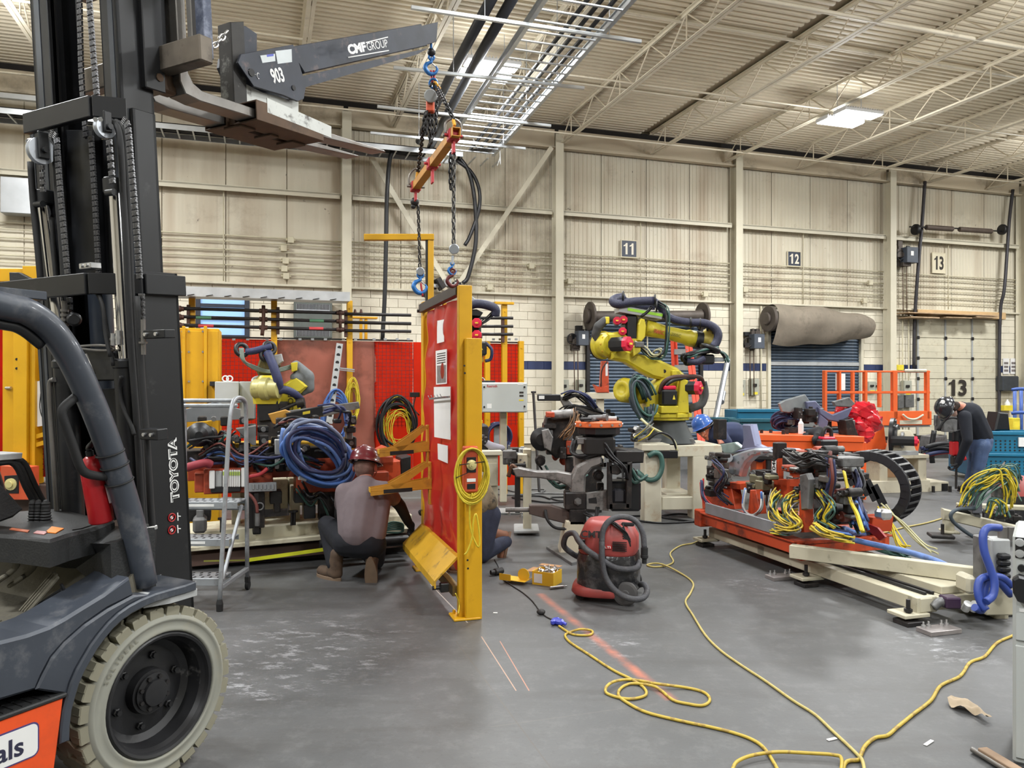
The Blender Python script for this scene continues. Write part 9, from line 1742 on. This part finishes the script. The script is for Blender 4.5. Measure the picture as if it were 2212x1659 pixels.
for s_ in (.55,.72,.88):m=MB();m.tube([E0+ww*s_+Z*.02,eB+ww*s_+Z*.02,WL.W(1085,318,.5)],.03,8);m.obj('cable',[BLACKP,LGREY,BLACKP][int(s_*7) % 3],oh)
for px0,py0,px1,py1,lab in ((888,16,1385,90,'strut channel crossing nearest the boom tip'),(850,146,1262,190,'strut channel under the cable ladder at the first light'),(815,230,1190,272,'pale strut channel under the cable ladder near the wall'),(800,287,1135,321,'lowest pale strut channel beside the wall')):
 a_,b_=up(px0,py0,LZ - .12),up(px1,py1,LZ - .12);t=thing('strut_channel',lab,'strut',(a_+b_)/2);m=MB();m.bar(a_,b_,.045,.045,Z,.003);m.obj('channel',LA,t)
 for f_ in (.3,.85):p=a_.lerp(b_,f_);m=MB();m.cyl(p,V((p.x,p.y,7.7)),.007,n=6);m.obj('threaded_rod',GALV,t)
for (pix,lab) in (((((1082,-40),(985,140),(930,250),(905,305))),'left fat black pipe under the roof'),((((1128,-40),(1030,130),(958,262),(930,318))),'right fat black pipe under the roof')):m=MB();m.tube([up(x,y,LZ+.25) for x,y in pix],.075,12,1);one(m,'black_pipe',mat('grey_black_pipe',(52,54,60),.45,.1),lab,'pipe')
wt=thing('cable_run','cable ladder with black cables running along the wall behind the boom','cable tray',WL.p(-4,6.2,.9));zT=WL.Q(560,300,.9)[1]
for s_ in (.55,1.15):m=MB();m.bar(WL.p(-14,zT,s_),WL.p(WL.Q(1000,330,s_)[0],zT,s_),.02,.1,Z,.002);m.obj('side_rail',LA,wt)
for k in range(48):m=MB();a=-13.8+k*.28;m.bar(WL.p(a,zT - .03,.55),WL.p(a,zT - .03,1.15),.03,.02,Z,0);m.obj('rung',LA,wt)
for k in range(7):m=MB();m.tube([WL.p(-14,zT+.06,.65+k*.07),WL.p(-3,zT+.06+.02*(k % 2),.65+k*.07),WL.p(WL.Q(860,320,.8)[0],zT+.05,.65+k*.07),WL.W(940+k*5,325,.9)],.035,8,4);m.obj('black_cable',BLACKP,wt)
m=MB();m.bar(WL.p(-14,6.9,.6),WL.p(WL.Q(130,240,.6)[0],6.9,.6),.1,.1,Z,.004);one(m,'light_strip',LA,'galvanised trunking high on the wall left of the mast','trunking')
for tr,r_,lab in ((((852,318),(842,345),(836,420),(834,520),(831,640),(826,735)),.045,'black cable dropping down the wall left of the yellow arm'),(((990,338),(1012,370),(1025,430),(1028,520),(1012,595),(1000,612)),.045,'longer black hose curving down from the tray to the panel'),(((985,345),(1018,372),(1035,410),(1034,455),(1015,510),(1004,530)),.04,'shorter black hose with open end hanging from the tray')):m=MB();m.tube([WL.W(x,y,.9) for x,y in tr],r_,10,6);one(m,'drop_cable',BLACKP,lab,'cable')
m=MB();m.tube([WL.W(x,y,1.2) for x,y in ((1022,300),(1035,325),(1055,332),(1074,322),(1078,312),(1080,330),(1081,355))],.014,6,5);m.tube([WL.W(x,y,1.2) for x,y in ((1081,335),(1077,350),(1074,358))],.01,5,4);one(m,'white_wire',WHITE,'loose white wire drooping below the cable ladder','wire')
wc=thing('camera_bracket','dark camera bracket cluster between the braces above the panel','bracket',WL.W(945,622,.5));clutter(wc,WL,928,600,1000,628,9,111,[MACH,MACHG,LGREY],.3,.6,8,20);m=MB();m.pp(WL,[(942,602),(952,598),(965,618),(955,626)],.4,.7,.02);m.obj('camera_body',MACH,wc);clutter(wc,WL,912,628,935,642,4,112,[MACH],.3,.6,8,16)
